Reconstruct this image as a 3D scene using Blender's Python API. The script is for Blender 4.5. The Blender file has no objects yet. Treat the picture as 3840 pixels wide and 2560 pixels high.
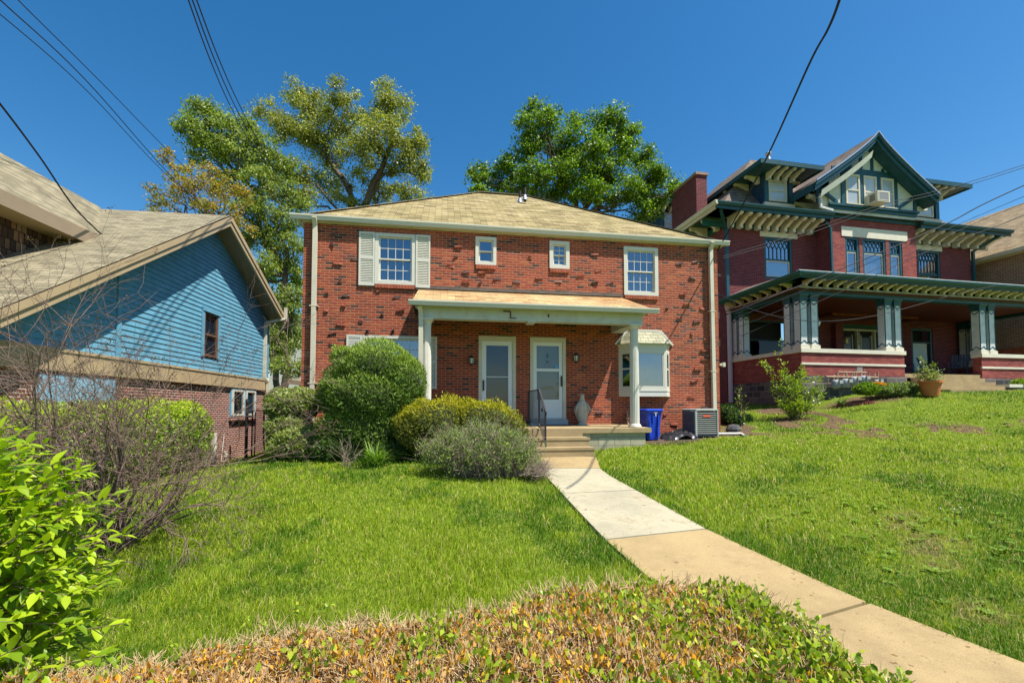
import bpy, math, random
import numpy as np
from mathutils import Vector, Matrix
random.seed(7); RNG=np.random.default_rng(7)
C=bpy.context.scene.collection
S=bpy.context.scene
# ---------------------------------------------------------------- camera
HC=1.7; FPX=1650.; PITCH=math.radians(2.3); SHIFT=183.7
cam_d=bpy.data.cameras.new('camera'); cam=bpy.data.objects.new('camera',cam_d); C.objects.link(cam)
cam.location=(0,0,HC); cam.rotation_euler=(math.pi/2+PITCH,0,0)
cam_d.sensor_width=36; cam_d.lens=FPX/3840*36; cam_d.shift_y=SHIFT/3840; cam_d.clip_start=.05; cam_d.clip_end=3000
S.camera=cam
S.render.resolution_x=1024; S.render.resolution_y=682
# ---------------------------------------------------------------- sun, sky, exposure
SUN=Vector((1.467,-.785,3.0)).normalized()
sd=bpy.data.lights.new('sun','SUN'); sd.energy=5.0; sd.angle=math.radians(.5); sd.color=(1,.94,.82)
so=bpy.data.objects.new('sun',sd); C.objects.link(so); so.rotation_euler=SUN.to_track_quat('Z','Y').to_euler(); so.location=(20,-10,40)
W=bpy.data.worlds.new('World'); S.world=W; W.use_nodes=True
wn=W.node_tree.nodes; wl=W.node_tree.links
bg=wn['Background']; sky=wn.new('ShaderNodeTexSky'); sky.sky_type='NISHITA'; sky.sun_disc=False
sky.sun_elevation=math.asin(SUN.z); sky.sun_rotation=math.atan2(SUN.x,SUN.y)
sky.altitude=300; sky.air_density=1.15; sky.dust_density=.7; sky.ozone_density=3.2
hs=wn.new('ShaderNodeHueSaturation'); hs.inputs['Saturation'].default_value=1.36; hs.inputs['Hue'].default_value=.497
wl.new(sky.outputs[0],hs.inputs['Color']); wl.new(hs.outputs[0],bg.inputs[0]); bg.inputs[1].default_value=.09
S.view_settings.view_transform='Standard'; S.view_settings.look='None'; S.view_settings.exposure=.78; S.view_settings.gamma=1
S.render.engine='CYCLES'
try:
    S.cycles.max_bounces=8; S.cycles.transparent_max_bounces=12; S.cycles.caustics_reflective=False; S.cycles.caustics_refractive=False
except Exception: pass

# ---------------------------------------------------------------- measuring helpers (surveyed plane of each building)
def ray(px,py):
    x=(px-1920)/FPX;u=(1280+SHIFT-py)/FPX;c,s=math.cos(PITCH),math.sin(PITCH)
    return (x,c-s*u,s+c*u)
def at(px,py,Y):
    r=ray(px,py);k=Y/r[1];return Vector((r[0]*k,Y,HC+r[2]*k))
class Frame:
    def __init__(s,x,y,deg): s.x,s.y,s.a=x,y,math.radians(deg);s.c,s.s=math.cos(s.a),math.sin(s.a)
    def loc(s,X,Y): dx,dy=X-s.x,Y-s.y; return (dx*s.c+dy*s.s,-dx*s.s+dy*s.c)
    def world(s,x,y,z=0): return Vector((s.x+x*s.c-y*s.s,s.y+x*s.s+y*s.c,z))
    def Y(s,px,py,y):
        r=ray(px,py);ox,oy=s.loc(0,0);dx=r[0]*s.c+r[1]*s.s;dy=-r[0]*s.s+r[1]*s.c
        k=(y-oy)/dy;return (ox+dx*k,HC+r[2]*k)
    def X(s,px,py,x):
        r=ray(px,py);ox,oy=s.loc(0,0);dx=r[0]*s.c+r[1]*s.s;dy=-r[0]*s.s+r[1]*s.c
        k=(x-ox)/dx;return (oy+dy*k,HC+r[2]*k)
FM=Frame(-5.265,10.955,8.8); FR=Frame(10.76,16.3,11); FB=Frame(-9.5,17,7)

# ---------------------------------------------------------------- object helpers
def empty(name,label=None,cat=None,group=None,loc=(0,0,0),rz=0,kind=None):
    o=bpy.data.objects.new(name,None); C.objects.link(o); o.location=loc; o.rotation_euler=(0,0,rz); o.empty_display_size=.2
    return tag(o,label,cat,group,kind)
def tag(o,label=None,cat=None,group=None,kind=None):
    if label:o['label']=label
    if cat:o['category']=cat
    if group:o['group']=group
    if kind:o['kind']=kind
    return o
def finish(me,smooth=False):
    n=len(me.polygons)
    if n==0:return
    me.update()
    nl=len(me.loops)
    nor=np.empty(n*3,np.float32); me.polygons.foreach_get('normal',nor); nor=nor.reshape(-1,3)
    co=np.empty(len(me.vertices)*3,np.float32); me.vertices.foreach_get('co',co); co=co.reshape(-1,3)
    vi=np.empty(nl,np.int32); me.loops.foreach_get('vertex_index',vi)
    tot=np.empty(n,np.int32); me.polygons.foreach_get('loop_total',tot)
    ln=np.repeat(nor,tot,axis=0); p=co[vi]
    flat=np.abs(ln[:,2])>.96
    h=np.hypot(ln[:,0],ln[:,1])+1e-9
    ux=np.where(flat,1,-ln[:,1]/h); uy=np.where(flat,0,ln[:,0]/h); uz=np.zeros_like(ux)
    # orient u to run the same way on opposite faces
    vx=ln[:,1]*uz-ln[:,2]*uy; vy=ln[:,2]*ux-ln[:,0]*uz; vz=ln[:,0]*uy-ln[:,1]*ux
    vx=np.where(flat,0,vx);vy=np.where(flat,1,vy);vz=np.where(flat,0,vz)
    uv=np.stack([p[:,0]*ux+p[:,1]*uy,p[:,0]*vx+p[:,1]*vy+p[:,2]*vz],1)
    l=me.uv_layers.new(name='UVMap'); l.data.foreach_set('uv',uv.astype(np.float32).ravel())
    if smooth: me.polygons.foreach_set('use_smooth',np.ones(n,bool))
class MB:
    def __init__(s): s.v=[];s.f=[];s.m=[];s.mi=0
    def face(s,*pts):
        i=len(s.v); s.v+= [tuple(p) for p in pts]; s.f.append(tuple(range(i,i+len(pts)))); s.m.append(s.mi); return s
    def box(s,x0,x1,y0,y1,z0,z1):
        if x0>x1:x0,x1=x1,x0
        if y0>y1:y0,y1=y1,y0
        if z0>z1:z0,z1=z1,z0
        i=len(s.v); s.v+=[(x,y,z) for z in(z0,z1) for y in(y0,y1) for x in(x0,x1)]
        for q in((0,2,3,1),(4,5,7,6),(0,1,5,4),(2,6,7,3),(0,4,6,2),(1,3,7,5)): s.f.append(tuple(i+k for k in q)); s.m.append(s.mi)
        return s
    def bar(s,a,b,w,h,up=(0,0,1)):
        a=Vector(a);b=Vector(b);d=(b-a); L=d.length
        if L<1e-6:return s
        d/=L; up=Vector(up)
        if abs(d.dot(up))>.98: up=Vector((0,1,0))
        sx=d.cross(up).normalized(); u=sx.cross(d)
        P=[]
        for q in(a,b):
            for j,k in((-1,-1),(1,-1),(1,1),(-1,1)): P.append(q+sx*(j*w/2)+u*(k*h/2))
        i=len(s.v); s.v+=[tuple(p) for p in P]
        for q in((0,1,2,3),(7,6,5,4),(0,4,5,1),(1,5,6,2),(2,6,7,3),(3,7,4,0)): s.f.append(tuple(i+k for k in q)); s.m.append(s.mi)
        return s
    def tube(s,pts,r,n=8,cap=True):
        pts=[Vector(p) for p in pts]; R=r if isinstance(r,(list,tuple)) else [r]*len(pts)
        ref=None; i0=len(s.v)
        for k,p in enumerate(pts):
            d=(pts[min(k+1,len(pts)-1)]-pts[max(k-1,0)]).normalized()
            if ref is None: ref=Vector((1,0,0)) if abs(d.x)<.8 else Vector((0,1,0))
            a=(ref-d*ref.dot(d)).normalized(); ref=a; b=d.cross(a)
            for j in range(n):
                t=2*math.pi*j/n; s.v.append(tuple(p+(a*math.cos(t)+b*math.sin(t))*R[k]))
        for k in range(len(pts)-1):
            for j in range(n):
                A=i0+k*n+j;B=i0+k*n+(j+1)%n; s.f.append((A,B,B+n,A+n)); s.m.append(s.mi)
        if cap:
            s.f.append(tuple(i0+j for j in reversed(range(n)))); s.m.append(s.mi)
            e=i0+(len(pts)-1)*n; s.f.append(tuple(e+j for j in range(n))); s.m.append(s.mi)
        return s
    def rings(s,rs,cap=True):   # list of equal length rings
        n=len(rs[0]); i0=len(s.v)
        for r in rs: s.v+=[tuple(p) for p in r]
        for k in range(len(rs)-1):
            for j in range(n):
                A=i0+k*n+j;B=i0+k*n+(j+1)%n; s.f.append((A,B,B+n,A+n)); s.m.append(s.mi)
        if cap:
            s.f.append(tuple(i0+j for j in reversed(range(n)))); s.m.append(s.mi)
            e=i0+(len(rs)-1)*n; s.f.append(tuple(e+j for j in range(n))); s.m.append(s.mi)
        return s
    def lathe(s,cx,cy,prof,n=20,flute=0,sx=1,sy=1):
        rs=[]
        for r,z in prof:
            rs.append([(cx+sx*(r*(1-(flute if j%2 else 0)))*math.cos(2*math.pi*j/n),cy+sy*(r*(1-(flute if j%2 else 0)))*math.sin(2*math.pi*j/n),z) for j in range(n)])
        return s.rings(rs)
    def prism(s,poly,axis,a,b):  # poly 2d extruded along axis
        def P(u,v,t): return {'x':(t,u,v),'y':(u,t,v),'z':(u,v,t)}[axis]
        n=len(poly); i=len(s.v); s.v+=[P(u,v,a) for u,v in poly]+[P(u,v,b) for u,v in poly]
        s.f.append(tuple(i+k for k in reversed(range(n)))); s.f.append(tuple(i+n+k for k in range(n))); s.m+=[s.mi]*2
        for k in range(n): s.f.append((i+k,i+(k+1)%n,i+n+(k+1)%n,i+n+k)); s.m.append(s.mi)
        return s
    def build(s,name,mats,parent=None,smooth=False,label=None,fix=True):
        me=bpy.data.meshes.new(name); me.from_pydata(s.v,[],s.f)
        if not isinstance(mats,(list,tuple)): mats=[mats]
        for m in mats: me.materials.append(m)
        if len(mats)>1: me.polygons.foreach_set('material_index',s.m)
        if fix:
            import bmesh
            bm=bmesh.new(); bm.from_mesh(me); bmesh.ops.recalc_face_normals(bm,faces=bm.faces); bm.to_mesh(me); bm.free()
        finish(me,smooth)
        o=bpy.data.objects.new(name,me); C.objects.link(o)
        if parent: o.parent=parent
        if label: o['label']=label
        return o

# ---------------------------------------------------------------- materials
MATS={}
def newmat(name):
    m=bpy.data.materials.new(name); m.use_nodes=True; MATS[name]=m
    return m,m.node_tree.nodes,m.node_tree.links,m.node_tree.nodes['Principled BSDF']
def noise(n,l,vec,scale,detail=4,rough=.6):
    t=n.new('ShaderNodeTexNoise'); t.inputs['Scale'].default_value=scale; t.inputs['Detail'].default_value=detail; t.inputs['Roughness'].default_value=rough
    if vec is not None: l.new(vec,t.inputs['Vector'])
    return t
def ramp(n,l,fac,stops,interp='LINEAR'):
    r=n.new('ShaderNodeValToRGB'); r.color_ramp.interpolation=interp
    e=r.color_ramp.elements
    while len(e)<len(stops): e.new(.5)
    for k,(p,c) in enumerate(stops): e[k].position=p; e[k].color=(*c,1) if len(c)==3 else c
    l.new(fac,r.inputs[0]); return r
def mixc(n,l,a,b,fac,mode='MIX'):
    x=n.new('ShaderNodeMix'); x.data_type='RGBA'; x.blend_type=mode
    if isinstance(fac,float): x.inputs[0].default_value=fac
    else: l.new(fac,x.inputs[0])
    for k,v in((6,a),(7,b)):
        if isinstance(v,tuple): x.inputs[k].default_value=(*v,1)
        else: l.new(v,x.inputs[k])
    return x.outputs[2]
def mth(n,l,op,a,b=None,c=None):
    x=n.new('ShaderNodeMath'); x.operation=op
    for k,v in enumerate((a,b,c)):
        if v is None: continue
        if isinstance(v,(int,float)): x.inputs[k].default_value=v
        else: l.new(v,x.inputs[k])
    return x.outputs[0]
def plain(name,col,rough=.6,var=.12,scale=6,bump=0,spec=.3,metal=0,dirt=None,dirt_scale=1.5,dirt_amt=.5):
    m,n,l,p=newmat(name)
    tc=n.new('ShaderNodeTexCoord')
    a=noise(n,l,tc.outputs['Object'],scale)
    r=ramp(n,l,a.outputs['Fac'],[(.3,tuple(max(0,c*(1-var)) for c in col)),(.7,tuple(min(1,c*(1+var)) for c in col))])
    out=r.outputs[0]
    if dirt:
        b=noise(n,l,tc.outputs['Object'],dirt_scale,8,.75); rr=ramp(n,l,b.outputs['Fac'],[(.5,(0,0,0)),(.68,(dirt_amt,)*3)])
        out=mixc(n,l,out,dirt,rr.outputs[0])
    l.new(out,p.inputs['Base Color']); p.inputs['Roughness'].default_value=rough; p.inputs['Metallic'].default_value=metal
    p.inputs['Specular IOR Level'].default_value=spec
    if bump:
        bp=n.new('ShaderNodeBump'); bp.inputs['Strength'].default_value=bump; bp.inputs['Distance'].default_value=.02
        c=noise(n,l,tc.outputs['Object'],scale*4); l.new(c.outputs['Fac'],bp.inputs['Height']); l.new(bp.outputs[0],p.inputs['Normal'])
    return m
def brick(name,pal,mortar,w=.21,h=.0677,ms=.010,rough=.8,stain=None,stain_scale=.9,stain_lo=.55,stain_hi=.75,bumpd=.006,offset=.5,var_scale=2.,jit=0.):
    """courses of bricks / slates in the metre UVs; each unit has its own colour"""
    m,n,l,p=newmat(name)
    uv=n.new('ShaderNodeUVMap'); vec=uv.outputs[0]
    if jit:
        nz=noise(n,l,vec,3.,2); sub=n.new('ShaderNodeVectorMath'); sub.operation='MULTIPLY_ADD'
        l.new(nz.outputs['Color'],sub.inputs[0]); sub.inputs[1].default_value=(jit,jit,0); l.new(vec,sub.inputs[2]); vec=sub.outputs[0]
    sep=n.new('ShaderNodeSeparateXYZ'); l.new(vec,sep.inputs[0])
    row=mth(n,l,'FLOOR',mth(n,l,'DIVIDE',sep.outputs[1],h))
    off=mth(n,l,'MULTIPLY',mth(n,l,'MODULO',mth(n,l,'ABSOLUTE',row),2.),offset)
    cx=mth(n,l,'ADD',mth(n,l,'DIVIDE',sep.outputs[0],w),off); col=mth(n,l,'FLOOR',cx)
    fx=mth(n,l,'FRACT',cx); fy=mth(n,l,'FRACT',mth(n,l,'DIVIDE',sep.outputs[1],h))
    # distance to joint
    dx=mth(n,l,'MULTIPLY',mth(n,l,'MINIMUM',fx,mth(n,l,'SUBTRACT',1.,fx)),w)
    dy=mth(n,l,'MULTIPLY',mth(n,l,'MINIMUM',fy,mth(n,l,'SUBTRACT',1.,fy)),h)
    d=mth(n,l,'MINIMUM',dx,dy)
    mk=n.new('ShaderNodeMapRange'); mk.inputs['From Min'].default_value=ms*.35; mk.inputs['From Max'].default_value=ms*.75; l.new(d,mk.inputs[0])
    cmb=n.new('ShaderNodeCombineXYZ'); l.new(col,cmb.inputs[0]); l.new(row,cmb.inputs[1])
    wn_=n.new('ShaderNodeTexWhiteNoise'); wn_.noise_dimensions='2D'; l.new(cmb.outputs[0],wn_.inputs['Vector'])
    r=ramp(n,l,wn_.outputs['Value'],pal)
    a=noise(n,l,uv.outputs[0],var_scale,6); rv=ramp(n,l,a.outputs['Fac'],[(.3,(.78,.78,.78)),(.7,(1.18,1.18,1.18))])
    c=mixc(n,l,r.outputs[0],rv.outputs[0],1.,'MULTIPLY')
    g=noise(n,l,uv.outputs[0],60,3); rg=ramp(n,l,g.outputs['Fac'],[(.3,(.85,.85,.85)),(.7,(1.12,1.12,1.12))]); c=mixc(n,l,c,rg.outputs[0],1.,'MULTIPLY')
    c=mixc(n,l,mortar,c,mk.outputs[0])
    if stain:
        b=noise(n,l,uv.outputs[0],stain_scale,9,.72); rr=ramp(n,l,b.outputs['Fac'],[(stain_lo,(0,0,0)),(stain_hi,(.6,.6,.6))])
        c=mixc(n,l,c,stain,rr.outputs[0])
    l.new(c,p.inputs['Base Color']); p.inputs['Roughness'].default_value=rough; p.inputs['Specular IOR Level'].default_value=.25
    bp=n.new('ShaderNodeBump'); bp.inputs['Strength'].default_value=.8; bp.inputs['Distance'].default_value=bumpd
    hh=mth(n,l,'ADD',mk.outputs[0],mth(n,l,'MULTIPLY',wn_.outputs['Value'],.5)); l.new(hh,bp.inputs['Height']); l.new(bp.outputs[0],p.inputs['Normal'])
    return m
def shingle(name,pal,gap,w=.25,h=.13,stain=None,**k):
    return brick(name,pal,gap,w,h,.008,.9,stain=stain,bumpd=.012,jit=.02,**k)
def glass(name,tint=(.02,.03,.045),fac=.38,rough=.03,trans=True):
    m,n,l,p=newmat(name); out=n['Material Output']
    gl=n.new('ShaderNodeBsdfGlossy'); gl.inputs['Roughness'].default_value=rough; gl.inputs['Color'].default_value=(.9,.95,1,1)
    mx=n.new('ShaderNodeMixShader'); mx.inputs[0].default_value=fac
    tr=n.new('ShaderNodeBsdfTransparent'); tr.inputs[0].default_value=(*tint,1)
    tc=n.new('ShaderNodeTexCoord'); a=noise(n,l,tc.outputs['Object'],1.2,1); bp=n.new('ShaderNodeBump'); bp.inputs['Strength'].default_value=.25; bp.inputs['Distance'].default_value=.03
    l.new(a.outputs['Fac'],bp.inputs['Height']); l.new(bp.outputs[0],gl.inputs['Normal'])
    l.new(tr.outputs[0],mx.inputs[1]); l.new(gl.outputs[0],mx.inputs[2]); l.new(mx.outputs[0],out.inputs[0]); n.remove(p)
    return m
def leafmat(name,rough=.5,trans=.35,spec=.3,gain=(1,1,1)):
    m,n,l,p=newmat(name); out=n['Material Output']
    at_=n.new('ShaderNodeAttribute'); at_.attribute_name='Col'
    c=mixc(n,l,at_.outputs['Color'],gain,1.,'MULTIPLY')
    l.new(c,p.inputs['Base Color']); p.inputs['Roughness'].default_value=rough; p.inputs['Specular IOR Level'].default_value=spec
    t=n.new('ShaderNodeBsdfTranslucent'); l.new(mixc(n,l,c,(1.5,1.6,.45),1.,'MULTIPLY'),t.inputs[0])
    mx=n.new('ShaderNodeMixShader'); mx.inputs[0].default_value=trans; l.new(p.outputs[0],mx.inputs[1]); l.new(t.outputs[0],mx.inputs[2]); l.new(mx.outputs[0],out.inputs[0])
    return m
M_brick=brick('red_brick',[(0,(.05,.025,.028)),(.09,(.14,.04,.035)),(.2,(.29,.050,.026)),(.6,(.34,.062,.030)),(.85,(.25,.042,.028)),(1,(.40,.10,.04))],(.40,.27,.16),ms=.0105,stain=(.42,.24,.18),stain_scale=.8,stain_lo=.60,stain_hi=.95)
M_clinker=plain('clinker_brick',(.12,.055,.05),.6,.5,14)
M_clinker2=plain('burnt_red_brick',(.26,.07,.04),.7,.4,14)
M_brickflat=plain('sill_brick',(.34,.09,.045),.8,.35,9,bump=.4)
M_roof=shingle('tan_shingle',[(0,(.17,.13,.06)),(.3,(.25,.20,.09)),(.7,(.30,.245,.115)),(1,(.38,.30,.16))],(.035,.025,.018),w=.36,h=.15)
M_roofP=shingle('orange_tan_shingle',[(0,(.28,.12,.05)),(.35,(.36,.165,.065)),(.6,(.33,.20,.09)),(.8,(.42,.31,.14)),(1,(.50,.41,.20))],(.11,.06,.035),w=.36,h=.125,stain=(.45,.38,.2),stain_scale=.35,stain_lo=.45,stain_hi=.6)
M_roofB=shingle('weathered_grey_shingle',[(0,(.17,.15,.10)),(.5,(.23,.20,.13)),(1,(.29,.255,.17))],(.05,.042,.03),w=.3,h=.135)
M_roofR=shingle('brown_shingle',[(0,(.12,.09,.075)),(.5,(.17,.13,.105)),(1,(.24,.19,.15))],(.07,.05,.045),w=.28,h=.13)
M_roofF=shingle('light_tan_shingle',[(0,(.26,.19,.11)),(.5,(.32,.24,.14)),(1,(.38,.29,.18))],(.14,.10,.07),w=.28,h=.14)
M_bayroof=shingle('grey_green_shingle',[(0,(.25,.25,.17)),(.5,(.33,.33,.23)),(1,(.42,.40,.28))],(.10,.10,.08),w=.22,h=.13)
M_white=plain('white_paint',(.62,.60,.53),.45,.05,3,dirt=(.45,.42,.34),dirt_scale=3,dirt_amt=.35)
M_cream=plain('aged_white_trim',(.58,.54,.43),.5,.06,3,dirt=(.42,.36,.24),dirt_scale=2.2,dirt_amt=.5)
M_doorw=plain('storm_door_white',(.72,.75,.76),.35,.03,3)
M_beam=plain('peeling_white_beam',(.52,.55,.52),.6,.08,2,dirt=(.35,.22,.14),dirt_scale=5,dirt_amt=.4)
M_conc=plain('concrete',(.33,.25,.135),.9,.16,2.5,bump=.2,dirt=(.32,.25,.15),dirt_scale=3)
M_walk=plain('tan_concrete',(.37,.275,.14),.9,.10,3,bump=.15,dirt=(.24,.18,.10),dirt_scale=1.6,dirt_amt=.6)
M_walkW=plain('pale_concrete',(.50,.465,.35),.9,.06,2,bump=.1,dirt=(.33,.27,.17),dirt_scale=1.6,dirt_amt=.75)
M_block=brick('cinder_block',[(0,(.30,.28,.2)),(1,(.42,.39,.28))],(.22,.2,.15),w=.4,h=.2,ms=.012)
M_black=plain('black_iron',(.012,.012,.016),.45,.2,8,spec=.5)
M_glass=glass('window_glass',(.5,.56,.62),.22)
M_glassdoor=glass('storm_door_glass',(.62,.66,.68),.05)
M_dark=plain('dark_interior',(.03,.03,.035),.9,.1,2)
M_greyin=plain('door_behind_glass',(.10,.115,.125),.6,.1,2)
M_curt=plain('pale_curtain',(.42,.46,.50),.9,.2,4)
M_curtW=plain('white_curtain',(.62,.72,.70),.9,.05,2)
M_brass=plain('brass',(.45,.36,.14),.35,.1,5,metal=.3)
M_alu=plain('galvanised_metal',(.55,.57,.60),.35,.12,9,metal=.8)
M_flash=plain('lead_flashing',(.14,.11,.09),.7,.3,4)
M_stone=plain('weathered_statue_stone',(.50,.46,.37),.85,.25,9,bump=.4,dirt=(.12,.11,.09),dirt_scale=9,dirt_amt=.8)
M_bin=plain('blue_plastic',(.006,.05,.50),.35,.05,3,spec=.5)
M_ac=plain('slate_blue_sheet_metal',(.10,.14,.20),.5,.1,4)
M_acl=plain('grey_sheet_metal',(.36,.37,.35),.5,.1,4)
M_red=plain('red_label',(.6,.10,.06),.5,.05,4)
M_trash=plain('black_plastic_bag',(.02,.02,.025),.25,.3,9,spec=.6)
M_pvc=plain('white_pvc',(.75,.72,.62),.5,.06,4)
M_teal=plain('dark_teal_paint',(.012,.065,.085),.45,.15,5,spec=.4)
M_tealg=plain('green_teal_paint',(.012,.085,.07),.45,.15,5,spec=.4)
M_bl=plain('navy_siding',(.02,.05,.10),.7,.3,5)  # dark navy of the dormer walls
M_brk=plain('cream_bracket_paint',(.62,.58,.48),.6,.12,4)
M_stucco=plain('pale_stucco',(.55,.57,.52),.9,.08,5)
M_lint=plain('limestone',(.64,.60,.50),.8,.07,3)
M_grcol=plain('pale_grey_column_paint',(.60,.62,.63),.5,.08,5,dirt=(.3,.3,.3),dirt_scale=4)
M_soff=plain('varnished_porch_ceiling',(.13,.03,.014),.5,.2,5)
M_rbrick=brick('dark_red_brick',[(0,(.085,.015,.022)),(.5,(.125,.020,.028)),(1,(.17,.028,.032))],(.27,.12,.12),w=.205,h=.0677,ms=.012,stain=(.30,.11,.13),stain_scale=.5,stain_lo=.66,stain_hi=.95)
M_rbrickL=brick('sunlit_red_brick',[(0,(.24,.05,.05)),(.5,(.29,.065,.055)),(1,(.34,.09,.07))],(.12,.045,.045),w=.205,h=.0677,ms=.012)  # lighter copy of the house brick, sunlight put into the colour
M_fbrick=brick('brown_brick',[(0,(.16,.07,.045)),(.5,(.24,.11,.07)),(1,(.30,.15,.10))],(.44,.38,.30),w=.205,h=.0677,ms=.017)
M_bbrick=brick('plum_brick',[(0,(.12,.04,.04)),(.5,(.20,.055,.045)),(1,(.27,.07,.05))],(.50,.40,.34),w=.205,h=.0677,ms=.017)
M_found=brick('soot_dark_foundation_stone',[(0,(.035,.033,.04)),(.5,(.08,.075,.08)),(1,(.15,.13,.12))],(.22,.19,.16),w=.45,h=.24,ms=.03,bumpd=.03)
M_rock=plain('rough_dark_stone',(.10,.095,.10),.9,.5,5,bump=.8,dirt=(.24,.2,.15),dirt_scale=3)
M_blue=plain('blue_painted_siding',(.115,.31,.45),.7,.12,3,dirt=(.18,.40,.50),dirt_scale=5,dirt_amt=.5)
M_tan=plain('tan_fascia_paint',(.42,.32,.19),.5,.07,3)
M_tans=plain('tan_paint_shade_tone',(.27,.21,.145),.6,.07,3)  # darker copy of the tan paint with shade put into the colour
M_brnsh=brick('brown_cedar_shake',[(0,(.05,.03,.02)),(.4,(.10,.06,.045)),(.8,(.20,.11,.06)),(1,(.24,.18,.13))],(.02,.012,.01),w=.11,h=.22,ms=.012,bumpd=.03)
M_brown=plain('brown_window_trim',(.13,.07,.045),.6,.2,5)
M_terra=plain('terracotta',(.50,.17,.055),.8,.08,4)
M_bark=plain('bark',(.11,.085,.065),.95,.4,7,bump=.6)
M_barkL=plain('pale_twig_bark',(.22,.15,.10),.9,.35,12)
M_twigg=plain('grey_dead_stem',(.29,.225,.18),.9,.3,12)
M_twigb=plain('tan_dead_stem',(.54,.39,.22),.9,.35,14)
M_soil=plain('mulch_soil',(.10,.065,.045),1,.5,14,bump=.8)
M_mat=plain('doormat',(.07,.035,.025),1,.3,20)
M_chair=plain('dark_mesh_chair',(.03,.035,.045),.6,.2,5)
M_chair2=plain('greyish_plastic_chair',(.11,.12,.15),.6,.1,5)
M_meter=plain('grey_meter_paint',(.30,.33,.36),.5,.15,5)
M_pipe=plain('rusty_tan_pipe',(.36,.24,.17),.7,.3,8)
M_wire=plain('black_cable',(.012,.012,.025),.6,.1,4)
M_cast=plain('cast_iron_pipe',(.035,.03,.03),.6,.2,6)
M_whitesid=plain('far_pale_building',(.5,.5,.46),.8,.05,2)

M_shrubtwig=plain('purplish_bare_twig',(.20,.135,.11),.9,.35,14)
def concrete(name,col,stain,seed):
    m,n,l,p=newmat(name); tc=n.new('ShaderNodeTexCoord'); v=tc.outputs['Object']
    a=noise(n,l,v,.9+seed*.13,8,.7); r=ramp(n,l,a.outputs['Fac'],[(.35,tuple(c*.80 for c in col)),(.52,col),(.68,tuple(min(1,c*1.10) for c in col))])
    b=noise(n,l,v,2.3,10,.78); rb=ramp(n,l,b.outputs['Fac'],[(.52,(0,0,0)),(.66,(.65,.65,.65))]); c=mixc(n,l,r.outputs[0],stain,rb.outputs[0])
    g=noise(n,l,v,140,3,.6); rg=ramp(n,l,g.outputs['Fac'],[(.32,(.72,.70,.66)),(.5,(1,1,1)),(.7,(1.08,1.08,1.08))]); c=mixc(n,l,c,rg.outputs[0],1.,'MULTIPLY')
    vo=n.new('ShaderNodeTexVoronoi'); vo.feature='DISTANCE_TO_EDGE'; vo.inputs['Scale'].default_value=.42; nz=noise(n,l,v,3.,6,.7); ad=n.new('ShaderNodeVectorMath'); ad.operation='MULTIPLY_ADD'; l.new(nz.outputs['Color'],ad.inputs[0]); ad.inputs[1].default_value=(.5,.5,.5); l.new(v,ad.inputs[2]); l.new(ad.outputs[0],vo.inputs['Vector'])
    ck=ramp(n,l,vo.outputs['Distance'],[(.0,(.55,.5,.42)),(.0035,(1,1,1))]); 
    sp=noise(n,l,v,16,2,.5); rs=ramp(n,l,sp.outputs['Fac'],[(.27,(.55,.47,.38)),(.32,(1,1,1))]); c=mixc(n,l,c,rs.outputs[0],1.,'MULTIPLY')
    l.new(c,p.inputs['Base Color']); p.inputs['Roughness'].default_value=.92; p.inputs['Specular IOR Level'].default_value=.2
    bp=n.new('ShaderNodeBump'); bp.inputs['Strength'].default_value=.3; bp.inputs['Distance'].default_value=.01; l.new(g.outputs['Fac'],bp.inputs['Height']); l.new(bp.outputs[0],p.inputs['Normal'])
    return m
M_walk=concrete('worn_tan_concrete',(.37,.275,.14),(.25,.185,.10),1); M_walkW=concrete('worn_pale_concrete',(.41,.375,.27),(.27,.215,.13),2)
# ---------------------------------------------------------------- terrain (thin plate surface through surveyed spot heights)
def gp(px,py,Y): p=at(px,py,Y); return (p.x,p.y,p.z)
CP=[gp(2107,1716,9.9),gp(2147,1773,8.5),gp(2453,2004,5.4),gp(3102,2278,3.8),gp(3840,2555,2.85),
 gp(811,1745,13.5),gp(919,1714,15.3),(-9,7,-.15),(-9.2,9.5,-.12),(-5.6,8,.42),(-3,8.8,.58),(0,9,.58),(-5.3,11,.5),gp(1010,1706,14),
 (-3,4,.12),(-7,4,-.1),(-2,6,.34),(1.5,3.5,.05),(-1,2,-.02),(-4,1,-.1),(3,1,-.02),(6,2,.1),
 gp(3840,1800,7),gp(3840,1650,11),gp(3840,2000,5),gp(3300,1650,11),gp(3000,1650,11.3),gp(2700,1640,11.8),gp(2400,1672,10.7),gp(2500,1750,9),gp(3000,1800,7.5),gp(3400,1620,12),
 gp(2980,1568,14.5),gp(3060,1530,15.9),gp(3184,1489,15.6),gp(3494,1468,16.3),gp(3840,1470,16.6),gp(2715,1560,16),(14,9,1.05),(20,10,1.3),(20,16,2.4),
 (7.5,20,1.6),(12,25,2.4),(0,24,1.3),(-8,22,.2),(-16,16,-.2),(-20,5,-.3),(15,0,.1),(25,0,.4),(0,-10,-.1),(-20,-10,-.2),(20,-10,.2),(30,30,2.5),(-30,40,0),(0,50,1.5),(40,10,2)]
_cp=np.array(CP)
def _tps(a,b):
    d=np.sqrt(((a[:,None,:]-b[None])**2).sum(-1))+1e-9; return d*d*np.log(d+1e-9)
_K=_tps(_cp[:,:2],_cp[:,:2])+np.eye(len(_cp))*1.5
_P=np.c_[np.ones(len(_cp)),_cp[:,:2]]
_A=np.block([[_K,_P],[_P.T,np.zeros((3,3))]]); _w=np.linalg.solve(_A,np.r_[_cp[:,2],np.zeros(3)])
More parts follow.
